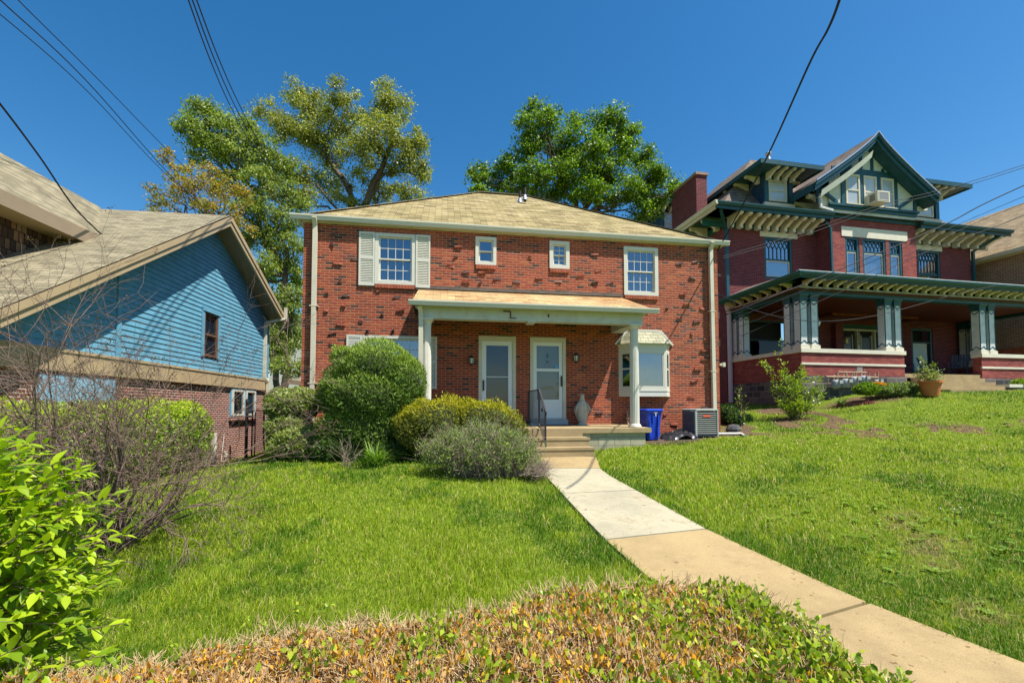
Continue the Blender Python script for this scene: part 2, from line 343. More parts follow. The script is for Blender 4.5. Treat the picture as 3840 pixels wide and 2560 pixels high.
def GZ(x,y):
    x=np.atleast_1d(np.asarray(x,float)); y=np.atleast_1d(np.asarray(y,float))
    xx=np.clip(x,-32,42); yy=np.clip(y,-12,52); out=np.empty(len(x))
    for i in range(0,len(x),20000):
        q=np.c_[xx[i:i+20000],yy[i:i+20000]]; out[i:i+20000]=_tps(q,_cp[:,:2])@_w[:-3]+np.c_[np.ones(len(q)),q]@_w[-3:]
    return out
def gz(x,y): return float(GZ(x,y)[0])
def sinn(x,y,s,seed=0):
    """cheap smooth value noise"""
    r=np.random.default_rng(seed); T=r.random((64,64)); X=np.asarray(x)*s+31.3; Y=np.asarray(y)*s+17.7
    i=np.floor(X).astype(int);j=np.floor(Y).astype(int);u=X-i;v=Y-j;u=u*u*(3-2*u);v=v*v*(3-2*v)
    g=lambda a,b:T[a%64,b%64]
    return (g(i,j)*(1-u)+g(i+1,j)*u)*(1-v)+(g(i,j+1)*(1-u)+g(i+1,j+1)*u)*v
def npmesh(name,co,faces,mat,parent=None,col=None,smooth=False,fsize=None):
    """co Nx3, faces MxK int array (K constant)"""
    me=bpy.data.meshes.new(name); co=np.asarray(co,np.float32); faces=np.asarray(faces,np.int32); k=faces.shape[1]
    me.vertices.add(len(co)); me.vertices.foreach_set('co',co.ravel())
    me.loops.add(faces.size); me.loops.foreach_set('vertex_index',faces.ravel())
    me.polygons.add(len(faces)); me.polygons.foreach_set('loop_start',np.arange(len(faces),dtype=np.int32)*k); me.polygons.foreach_set('loop_total',np.full(len(faces),k,np.int32))
    if smooth: me.polygons.foreach_set('use_smooth',np.ones(len(faces),bool))
    me.update(calc_edges=True)
    if col is not None:
        a=me.color_attributes.new('Col','FLOAT_COLOR','POINT'); c=np.ones((len(co),4),np.float32); c[:,:3]=col; a.data.foreach_set('color',c.ravel())
    me.materials.append(mat); o=bpy.data.objects.new(name,me); C.objects.link(o)
    if parent:o.parent=parent
    return o
def bare_mask(x,y):
    x=np.asarray(x,float);y=np.asarray(y,float)
    bare=np.clip((sinn(x,y,1.1,7)-.56)*5,0,1)*np.clip((x-4.2)/1.5,0,1)*.12
    band=np.exp(-np.abs((y-(11.75+.02*(x-8)+(sinn(x,y,.8,18)-.5)*.8))/.55)**3)*np.clip((x-6.2)/.8,0,1)*np.clip((sinn(x,y,1.5,17)-.22)*4,0,1)
    fore=np.exp(-(((x-3.9-(y-3.4)*.55)/.75)**2))*np.clip((sinn(x,y,2.3,19)-.33)*4,0,1)*(y<6.0)*(x>3.0)
    gap=((x>6.0)&(x<10.5)&(y>12.2)&(y<17)).astype(float)*np.clip((sinn(x,y,1.2,23)-.15)*4,0,1)
    bed=np.exp(-((x-12.3)/1.6)**2-((y-15.3)/.6)**2)
    return np.clip(bare+band*.62*(sinn(x,y,3.1,41)>.42)+fore*.42+gap*.85*(sinn(x,y,2.2,42)>.35)+bed*.8,0,1)
gx=np.r_[-400,-200,-100,-60,-40,np.arange(-30,-12,1.),np.arange(-12,26,.25),np.arange(26,42,1.),60,100,200,400]
gy=np.r_[-400,-200,-80,-40,-20,np.arange(-12,0,1.),np.arange(0,20,.25),np.arange(20,52,1.),70,120,250,500,900]
GX,GY=np.meshgrid(gx,gy); zz=GZ(GX.ravel(),GY.ravel())+(sinn(GX.ravel(),GY.ravel(),1.3,3)-.5)*.03
nx,ny=len(gx),len(gy); ii=np.arange(nx*ny).reshape(ny,nx)
fc=np.stack([ii[:-1,:-1],ii[:-1,1:],ii[1:,1:],ii[1:,:-1]],-1).reshape(-1,4)
m,n,l,p=newmat('lawn_soil'); tc=n.new('ShaderNodeTexCoord')
a=noise(n,l,tc.outputs['Object'],1.1,6,.7); b=noise(n,l,tc.outputs['Object'],26,5,.7)
r1=ramp(n,l,b.outputs['Fac'],[(.3,(.06,.10,.012)),(.55,(.14,.20,.02)),(.75,(.26,.28,.08))])
r2=ramp(n,l,b.outputs['Fac'],[(.3,(.05,.03,.025)),(.55,(.13,.085,.06)),(.72,(.36,.27,.16))])
ga=n.new('ShaderNodeAttribute'); ga.attribute_name='Col'; c3=noise(n,l,tc.outputs['Object'],4.5,6,.75)
r3=ramp(n,l,mth(n,l,'ADD',ga.outputs['Fac'],mth(n,l,'MULTIPLY',mth(n,l,'SUBTRACT',c3.outputs['Fac'],.5),1.1)),[(.28,(0,0,0)),(.52,(1,1,1))])
l.new(mixc(n,l,r1.outputs[0],r2.outputs[0],r3.outputs[0]),p.inputs['Base Color']); p.inputs['Roughness'].default_value=1; p.inputs['Specular IOR Level'].default_value=.05
bp=n.new('ShaderNodeBump'); bp.inputs['Distance'].default_value=.03; l.new(b.outputs['Fac'],bp.inputs['Height']); l.new(bp.outputs[0],p.inputs['Normal'])
ground=npmesh('ground',np.c_[GX.ravel(),GY.ravel(),zz],fc,m,col=np.repeat(bare_mask(GX.ravel(),GY.ravel())[:,None],3,1),smooth=True); tag(ground,kind='structure')

# ---- walkway: slabs between left and right edge polylines
WL=[(.62,9.93),(.60,8.62),(.62,7.97),(1.08,5.09),(1.50,3.2),(1.72,2.1),(1.8,.6),(1.9,-3)]
WR=[(1.86,9.75),(1.74,8.75),(1.80,8.2),(2.40,5.52),(2.98,3.85),(3.42,2.85),(3.75,1.2),(4.0,-3)]
def lerp(a,b,t): return tuple(a[k]+(b[k]-a[k])*t for k in range(len(a)))
def edge(E,y):
    for a,b in zip(E,E[1:]):
        if a[1]>=y>=b[1]: t=(a[1]-y)/(a[1]-b[1]); return lerp(a,b,t)
    return E[-1]
mb=MB()
slabs=[(9.93,9.75,8.64,8.78,0),(8.61,8.75,6.95,7.25,1),(6.93,7.22,5.13,5.53,1),(5.10,5.50,3.16,3.80,0),(3.13,3.77,1.4,2.0,0),(1.37,1.97,-.5,0.,0),(-.53,-.03,-3,-3,0)]
for l0,r0,l1,r1,mi in slabs:
    mb.mi=mi; N=6
    L=[edge(WL,l0+(l1-l0)*k/N) for k in range(N+1)]; Rr=[edge(WR,r0+(r1-r0)*k/N) for k in range(N+1)]
    T=lambda q,h:(q[0],q[1],gz(q[0],q[1])+h)
    for k in range(N):
        h=.035
        mb.face(T(L[k],h),T(L[k+1],h),T(Rr[k+1],h),T(Rr[k],h))
        mb.face(T(L[k],h),T(L[k],-.1),T(L[k+1],-.1),T(L[k+1],h)); mb.face(T(Rr[k],h),T(Rr[k+1],h),T(Rr[k+1],-.1),T(Rr[k],-.1))
    mb.face(T(L[0],h),T(Rr[0],h),T(Rr[0],-.1),T(L[0],-.1)); mb.face(T(L[N],h),T(L[N],-.1),T(Rr[N],-.1),T(Rr[N],h))
tag(mb.build('walkway',[M_walk,M_walkW]),kind='structure')
# mulch strip at the foot of the house by the air conditioner
mb=MB()
pts=[FM.world(8.5,0),FM.world(8.6,-1.5),FM.world(9.4,-1.45),FM.world(10.4,-1.0),FM.world(11.6,-.75),FM.world(12.6,.2),FM.world(11.4,.05)]
cc=FM.world(10.2,-.4)
for a,b in zip(pts,pts[1:]+pts[:1]):
    for k in range(4):
        q=[Vector(cc).lerp(a,k/4),Vector(cc).lerp(a,(k+1)/4),Vector(cc).lerp(b,(k+1)/4),Vector(cc).lerp(b,k/4)]
        q=[(w.x,w.y,gz(w.x,w.y)+.012) for w in q]
        if k==0: q=[q[0],q[1],q[2]]
        mb.face(*q)
tag(mb.build('mulch_bed',M_soil),kind='structure')

# ---------------------------------------------------------------- wall with openings
def wall_holes(mb,x0,x1,z0,z1,y,holes,depth=.1,axis='y'):
    xs=sorted({x0,x1}|{h[0] for h in holes}|{h[1] for h in holes}); zs=sorted({z0,z1}|{h[2] for h in holes}|{h[3] for h in holes})
    xs=[x for x in xs if x0<=x<=x1]; zs=[z for z in zs if z0<=z<=z1]
    Pt=(lambda x,z,d:(x,y+d,z)) if axis=='y' else (lambda x,z,d:(y-d,x,z))
    for a,b in zip(xs,xs[1:]):
        for c,d in zip(zs,zs[1:]):
            mx,mz=(a+b)/2,(c+d)/2
            if any(h[0]<mx<h[1] and h[2]<mz<h[3] for h in holes): continue
            mb.face(Pt(a,c,0),Pt(b,c,0),Pt(b,d,0),Pt(a,d,0))
    for a,b,c,d in holes:
        mb.face(Pt(a,c,0),Pt(b,c,0),Pt(b,c,depth),Pt(a,c,depth)); mb.face(Pt(a,d,depth),Pt(b,d,depth),Pt(b,d,0),Pt(a,d,0))
        mb.face(Pt(a,c,0),Pt(a,c,depth),Pt(a,d,depth),Pt(a,d,0)); mb.face(Pt(b,c,depth),Pt(b,c,0),Pt(b,d,0),Pt(b,d,depth))
def frame_rect(mb,x0,x1,z0,z1,w,ya,yb):
    mb.box(x0,x1,ya,yb,z1-w,z1); mb.box(x0,x1,ya,yb,z0,z0+w); mb.box(x0,x0+w,ya,yb,z0+w,z1-w); mb.box(x1-w,x1,ya,yb,z0+w,z1-w)
def window(parent,x0,x1,z0,z1,y,cols=4,rows=2,fw=.085,trim=M_white,muntin=True,curt=None,dark=M_dark,proud=.03,rail=.5,lower_screen=True,label=None,gl=None,mun2=True,backd=.45):
    """double hung sash window in an opening whose face is at local y"""
    mb=MB(); frame_rect(mb,x0,x1,z0,z1,fw,y-proud,y+.09)
    a,b,c,d=x0+fw+.002,x1-fw-.002,z0+fw+.002,z1-fw-.002; zm=c+(d-c)*rail
    frame_rect(mb,a,b,zm-.02,d,.035,y+.012,y+.045); frame_rect(mb,a,b,c,zm+.02,.04,y+.047,y+.08)
    w=mb.build('window',trim,parent,label=label)
    if muntin:
        mm=MB(); 
        for (zz0,zz1,yy) in ((zm+.015,d-.035,y+.028),)+(((c+.04,zm-.02,y+.062),) if mun2 else ()):
            for k in range(1,cols): x=a+.035+(b-a-.07)*k/cols; mm.box(x-.008,x+.008,yy-.008,yy+.008,zz0,zz1)
            for k in range(1,rows): z=zz0+(zz1-zz0)*k/rows; mm.box(a+.035,b-.035,yy-.0065,yy+.0065,z-.008,z+.008)
        mm.build('muntins',trim,w)
    g=MB(); g.box(a+.03,b-.03,y+.034,y+.038,zm-.01,d-.03); g.box(a+.035,b-.035,y+.066,y+.07,c+.035,zm+.01); g.build('pane',gl or M_glass,w)
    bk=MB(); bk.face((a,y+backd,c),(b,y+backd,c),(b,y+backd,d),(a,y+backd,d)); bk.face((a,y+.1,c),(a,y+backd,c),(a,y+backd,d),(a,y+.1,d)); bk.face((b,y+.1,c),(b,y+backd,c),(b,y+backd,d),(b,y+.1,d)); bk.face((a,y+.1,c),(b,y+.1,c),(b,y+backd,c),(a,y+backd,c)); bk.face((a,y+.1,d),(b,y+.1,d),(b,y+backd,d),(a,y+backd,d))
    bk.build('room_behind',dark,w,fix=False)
    for (u0,u1,v0,v1,mat) in (curt or []):
        cb=MB(); N=max(6,int((u1-u0)*(b-a)/.035)); X0=a+(b-a)*u0; X1=a+(b-a)*u1; Z0=c+(d-c)*v0; Z1=c+(d-c)*v1
        for k in range(N):
            f=lambda q:(X0+(X1-X0)*q/N, y+.13+.018*math.sin(q*1.9)+.01*math.sin(q*.7))
            p0,p1=f(k),f(k+1); cb.face((p0[0],p0[1],Z0),(p1[0],p1[1],Z0),(p1[0],p1[1],Z1),(p0[0],p0[1],Z1))
        cb.build('curtain',mat,w,fix=False)
    return w
def shutter(parent,x0,x1,z0,z1,y,mat=M_white,arch=False):
    mb=MB(); zm=z0+(z1-z0)*.52; f=.045
    mb.box(x0,x1,y-.008,y-.002,z0,z1)
    for a,b in((z0,z0+.07),(zm-.04,zm+.04),(z1-.055,z1)): mb.box(x0+f,x1-f,y-.035,y-.008,a,b)
    mb.box(x0,x0+f,y-.035,y-.008,z0,z1); mb.box(x1-f,x1,y-.035,y-.008,z0,z1)
    for a,b in((z0+.07,zm-.04),(zm+.04,z1-.055)):
        n=max(3,int((b-a)/.042))
        for k in range(n):
            z=a+(b-a)*(k+.5)/n; mb.face((x0+f,y-.009,z+.016),(x1-f,y-.009,z+.016),(x1-f,y-.032,z-.014),(x0+f,y-.032,z-.014)); mb.face((x0+f,y-.032,z-.014),(x1-f,y-.032,z-.014),(x1-f,y-.009,z-.019),(x0+f,y-.009,z-.019))
    return mb.build('shutter',mat,parent,fix=False)
def sill(parent,x0,x1,z,y,mat=M_brickflat):
    mb=MB(); n=max(2,round((x1-x0)/.075))
    for k in range(n): a=x0+(x1-x0)*k/n; b=x0+(x1-x0)*(k+1)/n; mb.box(a+.004,b-.004,y-.045,y+.08,z-.105,z-.003)
    mb.box(x0+.003,x1-.003,y-.035,y+.07,z-.10,z-.008)
    return mb.build('brick_sill',mat,parent)

# ================================================================ MAIN HOUSE
H=empty('brick_duplex','two storey red brick duplex with tan hipped roof and white columned porch, in the centre','house',loc=(FM.x,FM.y,0),rz=FM.a)
Wd=11.40; TOP=6.42; ZP=1.24; Dp=9.9
ULw=(1.75,2.77,4.90,6.235); S1=(4.337,4.899,5.531,6.292); S2=(6.367,6.931,5.529,6.296); URw=(8.514,9.539,4.88,6.262); LLw=(1.466,2.963,2.25,3.56)
D1=(4.45,5.41,ZP+.03,3.60); D2=(5.84,6.79,ZP+.16,3.60); BAYo=(8.45,9.73,2.15,3.33)
wall=MB(); wall_holes(wall,0,Wd,-.3,TOP,0,[ULw,S1,S2,URw,LLw,D1,D2,BAYo])
wall.face((0,0,-.3),(0,Dp,-.3),(0,Dp,TOP),(0,0,TOP)); wall.face((Wd,Dp,-.3),(Wd,0,-.3),(Wd,0,TOP),(Wd,Dp,TOP)); wall.face((Wd,Dp,-.3),(0,Dp,-.3),(0,Dp,TOP),(Wd,Dp,TOP))
# protruding clinker bricks
def clear(x,z):
    for h in (ULw,S1,S2,URw,LLw,D1,D2,(8.25,9.95,1.95,3.95)):
        if h[0]-.5<x<h[1]+.35 and h[2]-.2<z<h[3]+.12: return False
    if 2.6<x<8.7 and 3.6<z<4.95: return False
    if x<.45 or x>11.05 or (1.2<x<3.4 and 4.8<z<6.3): return False
    return True
rr=random.Random(11); placed=[]
tries=0
while len(placed)<100 and tries<9000:
    tries+=1
    row=rr.randint(int(1.0/.0677),int(6.3/.0677)); colm=rr.randint(2,52); x=(colm-.5*(row%2))*.21; z=row*.0677
    if not clear(x,z): continue
    if 2.9<x<8.2 and z<3.7 and rr.random()<.55: continue
    if any(abs(x-a)<.33 and abs(z-b)<.22 for a,b in placed): continue
    placed.append((x,z)); pr=rr.uniform(.014,.04); wall.mi=1 if rr.random()<.45 else 2
    t=rr.uniform(-.016,.016); w=.2 if rr.random()<.75 else .1
    i=len(wall.v); x1=x+.006; x2=x+w; za,zb=z+.006,z+.0625
    wall.box(x1,x2,-pr,0.02,za,zb)
    # chip the corners
    for k in range(i,i+8):
        v=wall.v[k]
        if v[1]<0: wall.v[k]=(v[0]+rr.uniform(-.015,.015),v[1]+rr.uniform(-.02,.02),v[2]+rr.uniform(-.009,.012)+t*(1 if v[0]>x1 else -1))
wall.build('wall',[M_brick,M_clinker,M_clinker2],H,fix=False)
fb=MB(); fb.box(-.02,Wd+.02,-.012,-.002,-.3,.93); 
# roof
oh=.07; ze=6.54; xr0,xr1=4.75,6.75; yr=4.9; zr=9.93
rf=MB(); A=(-oh,-oh,ze);Bq=(Wd+oh,-oh,ze);Cq=(Wd+oh,Dp+oh,ze);Dq=(-oh,Dp+oh,ze);E0=(xr0,yr,zr);E1=(xr1,yr,zr)
def sub_roof(mb,a,b,c,d,t=.035):
    mb.face(a,b,c,d) if d else mb.face(a,b,c)
sub_roof(rf,A,Bq,E1,E0); sub_roof(rf,Bq,Cq,E1,None); sub_roof(rf,Cq,Dq,E0,E1); sub_roof(rf,Dq,A,E0,None)
lo=[(x,y,z-.03) for x,y,z in(A,Bq,Cq,Dq)]
for a,b,c,d in((A,Bq,lo[1],lo[0]),(Bq,Cq,lo[2],lo[1]),(Cq,Dq,lo[3],lo[2]),(Dq,A,lo[0],lo[3])): rf.face(a,b,c,d)
roof=rf.build('roof',M_roof,H)
rc=MB()
for a,b in((A,E0),(Bq,E1),(E0,E1),(Cq,E1),(Dq,E0)):
    a=Vector(a)+Vector((0,0,.014));b=Vector(b)+Vector((0,0,.014)); rc.bar(a,b,.2,.02)
rc.build('ridge_cap',M_roofB,roof)
# soffit/frieze and gutter
fr=MB(); g=.10
fr.box(-.02,Wd+.02,-.045,-.003,TOP-.03,ze-.05); fr.box(-.045,-.003,-.02,Dp,TOP-.03,ze-.05); fr.box(Wd+.003,Wd+.045,-.02,Dp,TOP-.03,ze-.05)
fr.face((-oh,-oh,ze-.055),(Wd+oh,-oh,ze-.055),(Wd+oh,Dp+oh,ze-.055),(-oh,Dp+oh,ze-.055))
fr.build('soffit',M_cream,H)
def gutter_prof(mb,x0,x1,y,zt,s=1.):
    pr=[(y,zt),(y-.115*s,zt),(y-.115*s,zt-.03*s),(y-.095*s,zt-.06*s),(y-.085*s,zt-.115*s),(y,zt-.115*s)]
    mb.prism(pr,'x',x0,x1)
gt=MB(); gutter_prof(gt,-.29,Wd+.29,-oh-.002,ze-.0,1.05)
pr=[(0,ze),(-.115,ze),(-.115,ze-.03),(-.09,ze-.12),(0,ze-.12)]
gt.prism([(-oh-.002+a,b) for a,b in pr],'y',-oh,Dp); gt.prism([(Wd+oh+.002-a,b) for a,b in pr],'y',-oh,Dp)
gt.build('gutter',M_white,H)
def spout(x,zb,y=-.05,zt=6.42,parent=H,elbow=True,sh=0.):
    mb=MB(); w=.105
    mb.bar((x,-.2,zt+.05),(x,y-.05,zt-.12),w,.08,up=(0,1,0)); mb.bar((x,y-.045,zt-.10),(x+sh*.55,y-.045,zb+(zt-zb)*.45),w,.08,up=(0,1,0)); mb.bar((x+sh*.55,y-.045,zb+(zt-zb)*.45),(x+sh,y-.045,zb),w,.08,up=(0,1,0))
    for z in(zb+(zt-zb)*f for f in(.28,.62)): mb.box(x-.10+sh*.5,x+.10+sh*.5,y-.09,-.004,z-.012,z+.012)
    return mb.build('downspout',M_cream,parent)
spout(.30,.72); spout(11.13,1.33,sh=.03)
mb=MB(); mb.lathe(11.16,-.10,[(.085,.95),(.085,1.0),(.06,1.02),(.06,1.1),(.09,1.12),(.09,1.22),(.07,1.24),(.07,1.33),(.085,1.34),(.085,1.38)],12); mb.build('drain_pipe',M_cast,H,smooth=True)
# plumbing vents
for px,py in((1921,735),(1934,748)):
    x,z=FM.Y(px,py+45,3.9); mb=MB(); y=3.7; x=(px-1804)/(2000-1804)*2+4.75+.25
    zb=ze+(zr-ze)*((y+oh)/(yr+oh)); mb.tube([(x,y-(py-735)*.02,zb-.1),(x,y-(py-735)*.02,zb+.40)],.045,10); mb.mi=1; mb.tube([(x,y-(py-735)*.02,zb-.05),(x,y-(py-735)*.02,zb+.13)],[.10,.06],10); mb.build('vent_pipe',[M_cast,M_alu],H)
# windows
window(H,*ULw,0,4,2,label='multi pane upper window between two white shutters',curt=[(0,.2,0,1,M_curt),(.62,1.,0,.35,M_curt),(.25,.45,0,1,M_dark)],fw=.09)
window(H,*S1,0,muntin=False,label='small plain sash window',fw=.085); window(H,*S2,0,2,2,label='small sash window with grilles',fw=.10)
window(H,*URw,0,4,2,fw=.10,label='upper right window with blue reflecting panes',curt=[(0,1,0,.48,M_curt)])
window(H,*LLw,0,6,3,fw=.07,rail=.35,label='wide ground floor window behind the round bush',curt=[(0,.15,0,1,M_curt),(.8,1,0,1,M_curt)])
for w in(ULw,S1,S2,URw): sill(H,w[0]+.01,w[1]-.01,w[2]-.001,0)
sill(H,LLw[0],LLw[1],LLw[2],0)
for a,b in((1.351,1.742),(2.778,3.15)): shutter(H,a,b,4.84,6.235,-.012)
shutter(H,1.08,1.458,2.2,3.56,-.012); shutter(H,2.971,3.34,2.2,3.56,-.012)
# doors
def storm_door(D,split,handle_right,full):
    x0,x1,z0,z1=D
    mb=MB(); mb.box(x0-.02,x0+.065,-.03,.10,z0,z1+.02); mb.box(x1-.065,x1+.02,-.03,.10,z0,z1+.02); mb.box(x0+.065,x1-.065,-.03,.10,z1-.11,z1+.02); mb.box(x0+.065,x1-.065,.0,.10,z0-.0,z0+.03)
    fr_=mb.build('door_frame',M_cream,H)
    a,b,c,d=x0+.068,x1-.068,z0+.033,z1-.113; f=.115 if full else .095
    mb=MB(); y0,y1=.005,.035
    zb=c+(.26 if full else .50); 
    mb.box(a,a+f,y0,y1,c,d); mb.box(b-f,b,y0,y1,c,d); mb.box(a+f,b-f,y0,y1,d-f,d); mb.box(a+f,b-f,y0,y1,c,zb)
    if full: mb.box(a+f,b-f,y0+.002,y1-.002,c+.26+(d-c-.26)*.50,c+.26+(d-c-.26)*.50+.018)
    else:
        zs=c+.5+(d-f-c-.5)*.525; mb.box(a+f,b-f,y0,y1,zs,zs+.075); frame_rect(mb,a+f+.005,b-f-.005,c+.05,zb-.04,.018,y0-.006,y0)
    dr=mb.build('door',M_doorw,H,label='white full glass storm door' if full else 'white storm door over a panelled door with a mail slot')
    g=MB(); g.box(a+f-.003,b-f+.003,y0+.013,y0+.017,zb-.003,d-f+.003); g.build('pane',M_glassdoor,dr)
    # inner panelled door
    mb=MB(); mb.box(a,b,.085,.11,c,d)
    if full: mb.mi=1
    cx=(a+b)/2
    rows=[(c+.12,c+.62),(c+.74,c+1.10),(c+1.22,d-.12)]
    for q0,q1 in rows:
        for u0,u1 in((a+.13,cx-.05),(cx+.05,b-.13)): frame_rect(mb,u0,u1,q0,q1,.018,.072,.085)
    mb.build('inner_door',[M_greyin,M_greyin] if full else [M_doorw],dr)
    hx=b-.035 if handle_right else a+.045
    mb=MB(); mb.box(hx-.018,hx+.018,y0-.05,y0-.003,c+.86,c+1.14); mb.build('handle',M_black,dr)
    if not full:
        mb=MB(); mb.box(cx-.16,cx+.16,.06,.084,c+.78,c+.87); mb.build('mail_slot',M_brass,dr)
        mb=MB(); mb.lathe(0,0,[(.028,-.02),(.028,.0)],12); 
        me=MB(); me.prism([(cx+.035*math.cos(t*math.pi/6),c+1.53+.035*math.sin(t*math.pi/6)) for t in range(12)],'y',.055,.084); me.prism([(cx-.035,c+1.70),(cx,c+1.62),(cx+.035,c+1.70),(cx+.012,c+1.74),(cx,c+1.80),(cx-.012,c+1.74)],'y',.06,.084); me.build('knocker',M_black,dr)
        mb=MB(); mb.box(b-f-.11,b-f-.01,y0+.006,y0+.0125,zs+.09,zs+.18); mb.build('blue_sticker',plain('blue_sticker',(.10,.35,.62),.5,.05,4),dr)
        mb=MB(); 
        for zz in(.95,.62): mb.tube([(b-f-.035,.045,c+zz),(b-f-.035,.03,c+zz)],.03,10)
        mb.tube([(b-f-.035,.04,c+.92),(b-f-.035,.02,c+.8),(b-f-.035,.04,c+.65)],.01,8); mb.build('brass_latch',M_brass,dr)
    return dr
storm_door(D1,1,False,True); storm_door(D2,0,True,False)
mb=MB(); mb.box(D2[0]-.04,D2[1]+.04,-.16,-.002,ZP+.002,D2[2]-.003); mb.build('door_step',plain('grey_blue_painted_step',(.36,.40,.42),.7,.08,4),H)
# wall lanterns
def lantern(x,z,h,lab):
    mb=MB(); mb.box(x-.03,x+.03,-.035,-.002,z-.08,z+.08); mb.tube([(x,-.03,z-.04),(x,-.09,z-.10),(x,-.13,z-.06)],.012,6)
    mb.tube([(x,-.03,z+.05),(x,-.08,z+.12),(x,-.13,z+.12)],.01,6)
    n=6; R1,R2=.05,.07
    ring=lambda r,zz:[(x+r*math.cos(2*math.pi*k/n),-.13+r*math.sin(2*math.pi*k/n),zz) for k in range(n)]
    mb.rings([ring(.03,z-h*.5),ring(.05,z-h*.36),ring(.052,z-h*.33)]); mb.rings([ring(.085,z+h*.2),ring(.05,z+h*.36),ring(.012,z+h*.42),ring(.012,z+h*.5)])
    for k in range(n):
        a=ring(.05,z-h*.33)[k];b=ring(.075,z+h*.2)[k]; mb.bar(a,b,.01,.01)
    o=mb.build('wall_lantern',M_black,H,label=lab); g=MB(); g.rings([ring(.045,z-h*.33),ring(.07,z+h*.2)]); g.build('lamp_glass',plain('frosted_lamp_glass_'+str(int(x*10)),(.45,.5,.42),.3,.1,5),o)
x,z=FM.Y(1767,1352,0); lantern(x,z,.27,'small black wall lantern left of the doors'); x,z=FM.Y(2155,1343,0); lantern(x,z,.29,'black wall lantern right of the doors')
# wall hooks + conduit + foundation band
for px,py in((1378,1240),(1474,1240),(1568,1240)):
    mb=MB(); x,z=FM.Y(px,py,0); mb.box(x-.03,x+.03,-.05,0,z-.01,z+.02); mb.bar((x,-.06,z),(x+.03,-.03,z-.10),.02,.02); mb.bar((x,-.06,z),(x-.03,-.03,z-.10),.02,.02); mb.build('lamp_bracket',M_black,H)
# ---- porch
P=empty('porch',None,None); P.parent=H
px0,px1=2.95,8.47; fy=-1.55
mb=MB(); mb.prism([(0,ZP+.015),(fy,ZP-.02),(fy,ZP-.13),(0,ZP-.13)],'x',px0,px1+.05)
mb.build('porch_floor',M_conc,P)
mb=MB(); mb.box(px0+.05,px1-.08,fy+.06,-.0,-.1,ZP-.132); mb.build('block_base',M_block,P)
mb=MB()
xs0,xs1=5.35,6.80
tr=ZP-.13
mb.box(xs0,xs1+.03,fy-.33,fy+.055,.2,1.03); mb.box(xs0,xs1+.05,fy-.64,fy-.333,.2,.83)
mb.box(xs0,xs1-.02,fy-.012,fy-.001,.9,ZP-.03)
for (ya,yb,zt) in((fy-.345,fy-.331,1.031),(fy-.655,fy-.641,.831)): mb.box(xs0,xs1+.05,ya,yb,zt-.055,zt)
mb.build('steps',M_conc,P)
# roof of the porch
ex0,ex1,ey,ezt=2.80,8.62,-1.55,4.12
rp=MB(); a=(ex0,ey,ezt+.01);b=(ex1,ey,ezt+.01);c=(8.42,-.01,4.80);d=(2.86,-.01,4.80); bw=(ex1,-.01,ezt+.01); aw=(ex0,-.01,ezt+.01)
rp.face(a,b,c,d); rp.face(b,bw,c); rp.face(aw,a,d); lo=.03
rp.face((ex0,ey,ezt-.02),(ex1,ey,ezt-.02),b,a); rp.face((ex1,ey,ezt-.02),(ex1,-.01,ezt-.02),bw,b); rp.face((ex0,-.01,ezt-.02),(ex0,ey,ezt-.02),a,aw)
rp.build('porch_roof',M_roofP,P)
mb=MB(); mb.box(2.80,8.45,-.035,-.003,4.79,4.90); mb.bar((2.86,-.03,4.815),(8.42,-.03,4.815),.10,.02); mb.build('flashing',M_flash,P)
mb=MB(); gutter_prof(mb,ex0-.07,ex1+.1,ey-.002,ezt+.012,.95); mb.build('gutter',M_white,P)
# beam box
mb=MB(); bz0,bz1=3.78,4.03; by0,by1=-1.36,-1.14
mb.box(2.93,8.42,by0,by1,bz0,bz1); mb.box(2.86,8.50,by0-.05,by1,bz1,ezt-.02); mb.box(8.12,8.42,by1,-.003,bz0+.002,bz1); mb.box(2.93,3.2,by1,-.003,bz0+.002,bz1)
mb.box(8.12,8.5,by1,-.003,bz1,ezt-.02)
mb.box(5.5,5.7,by0-.001,by1+.1,bz0-.03,bz0)
mb.build('beam',M_beam,P)
mb=MB(); mb.mi=0
x,z=FM.Y(1890,1178,by0); mb.box(x-.13,x+.13,by0-.012,by0,z-.09,z+.05); 
mb.mi=1; mb.box(x-.02,x+.16,by0-.02,by0-.013,z+.05,z+.085); mb.box(x+.14,x+.17,by0-.02,by0-.0005,z-.09,z+.06); x2,z2=FM.Y(2057,1182,by0); mb.box(x2-.02,x2+.02,by0-.015,by0-.0005,z2-.05,z2+.03); mb.box(x+.13,x+.30,by0-.01,by0-.0005,z-.10,z-.075)
mb.build('beam_patch',[M_beam,M_brown],P)
mb=MB(); mb.face((3.2,by1,ezt-.09),(8.12,by1,ezt-.09),(8.12,-.003,ezt-.09),(3.2,-.003,ezt-.09)); mb.build('porch_ceiling',plain('dark_weathered_ceiling',(.12,.09,.07),.8,.3,3),P)
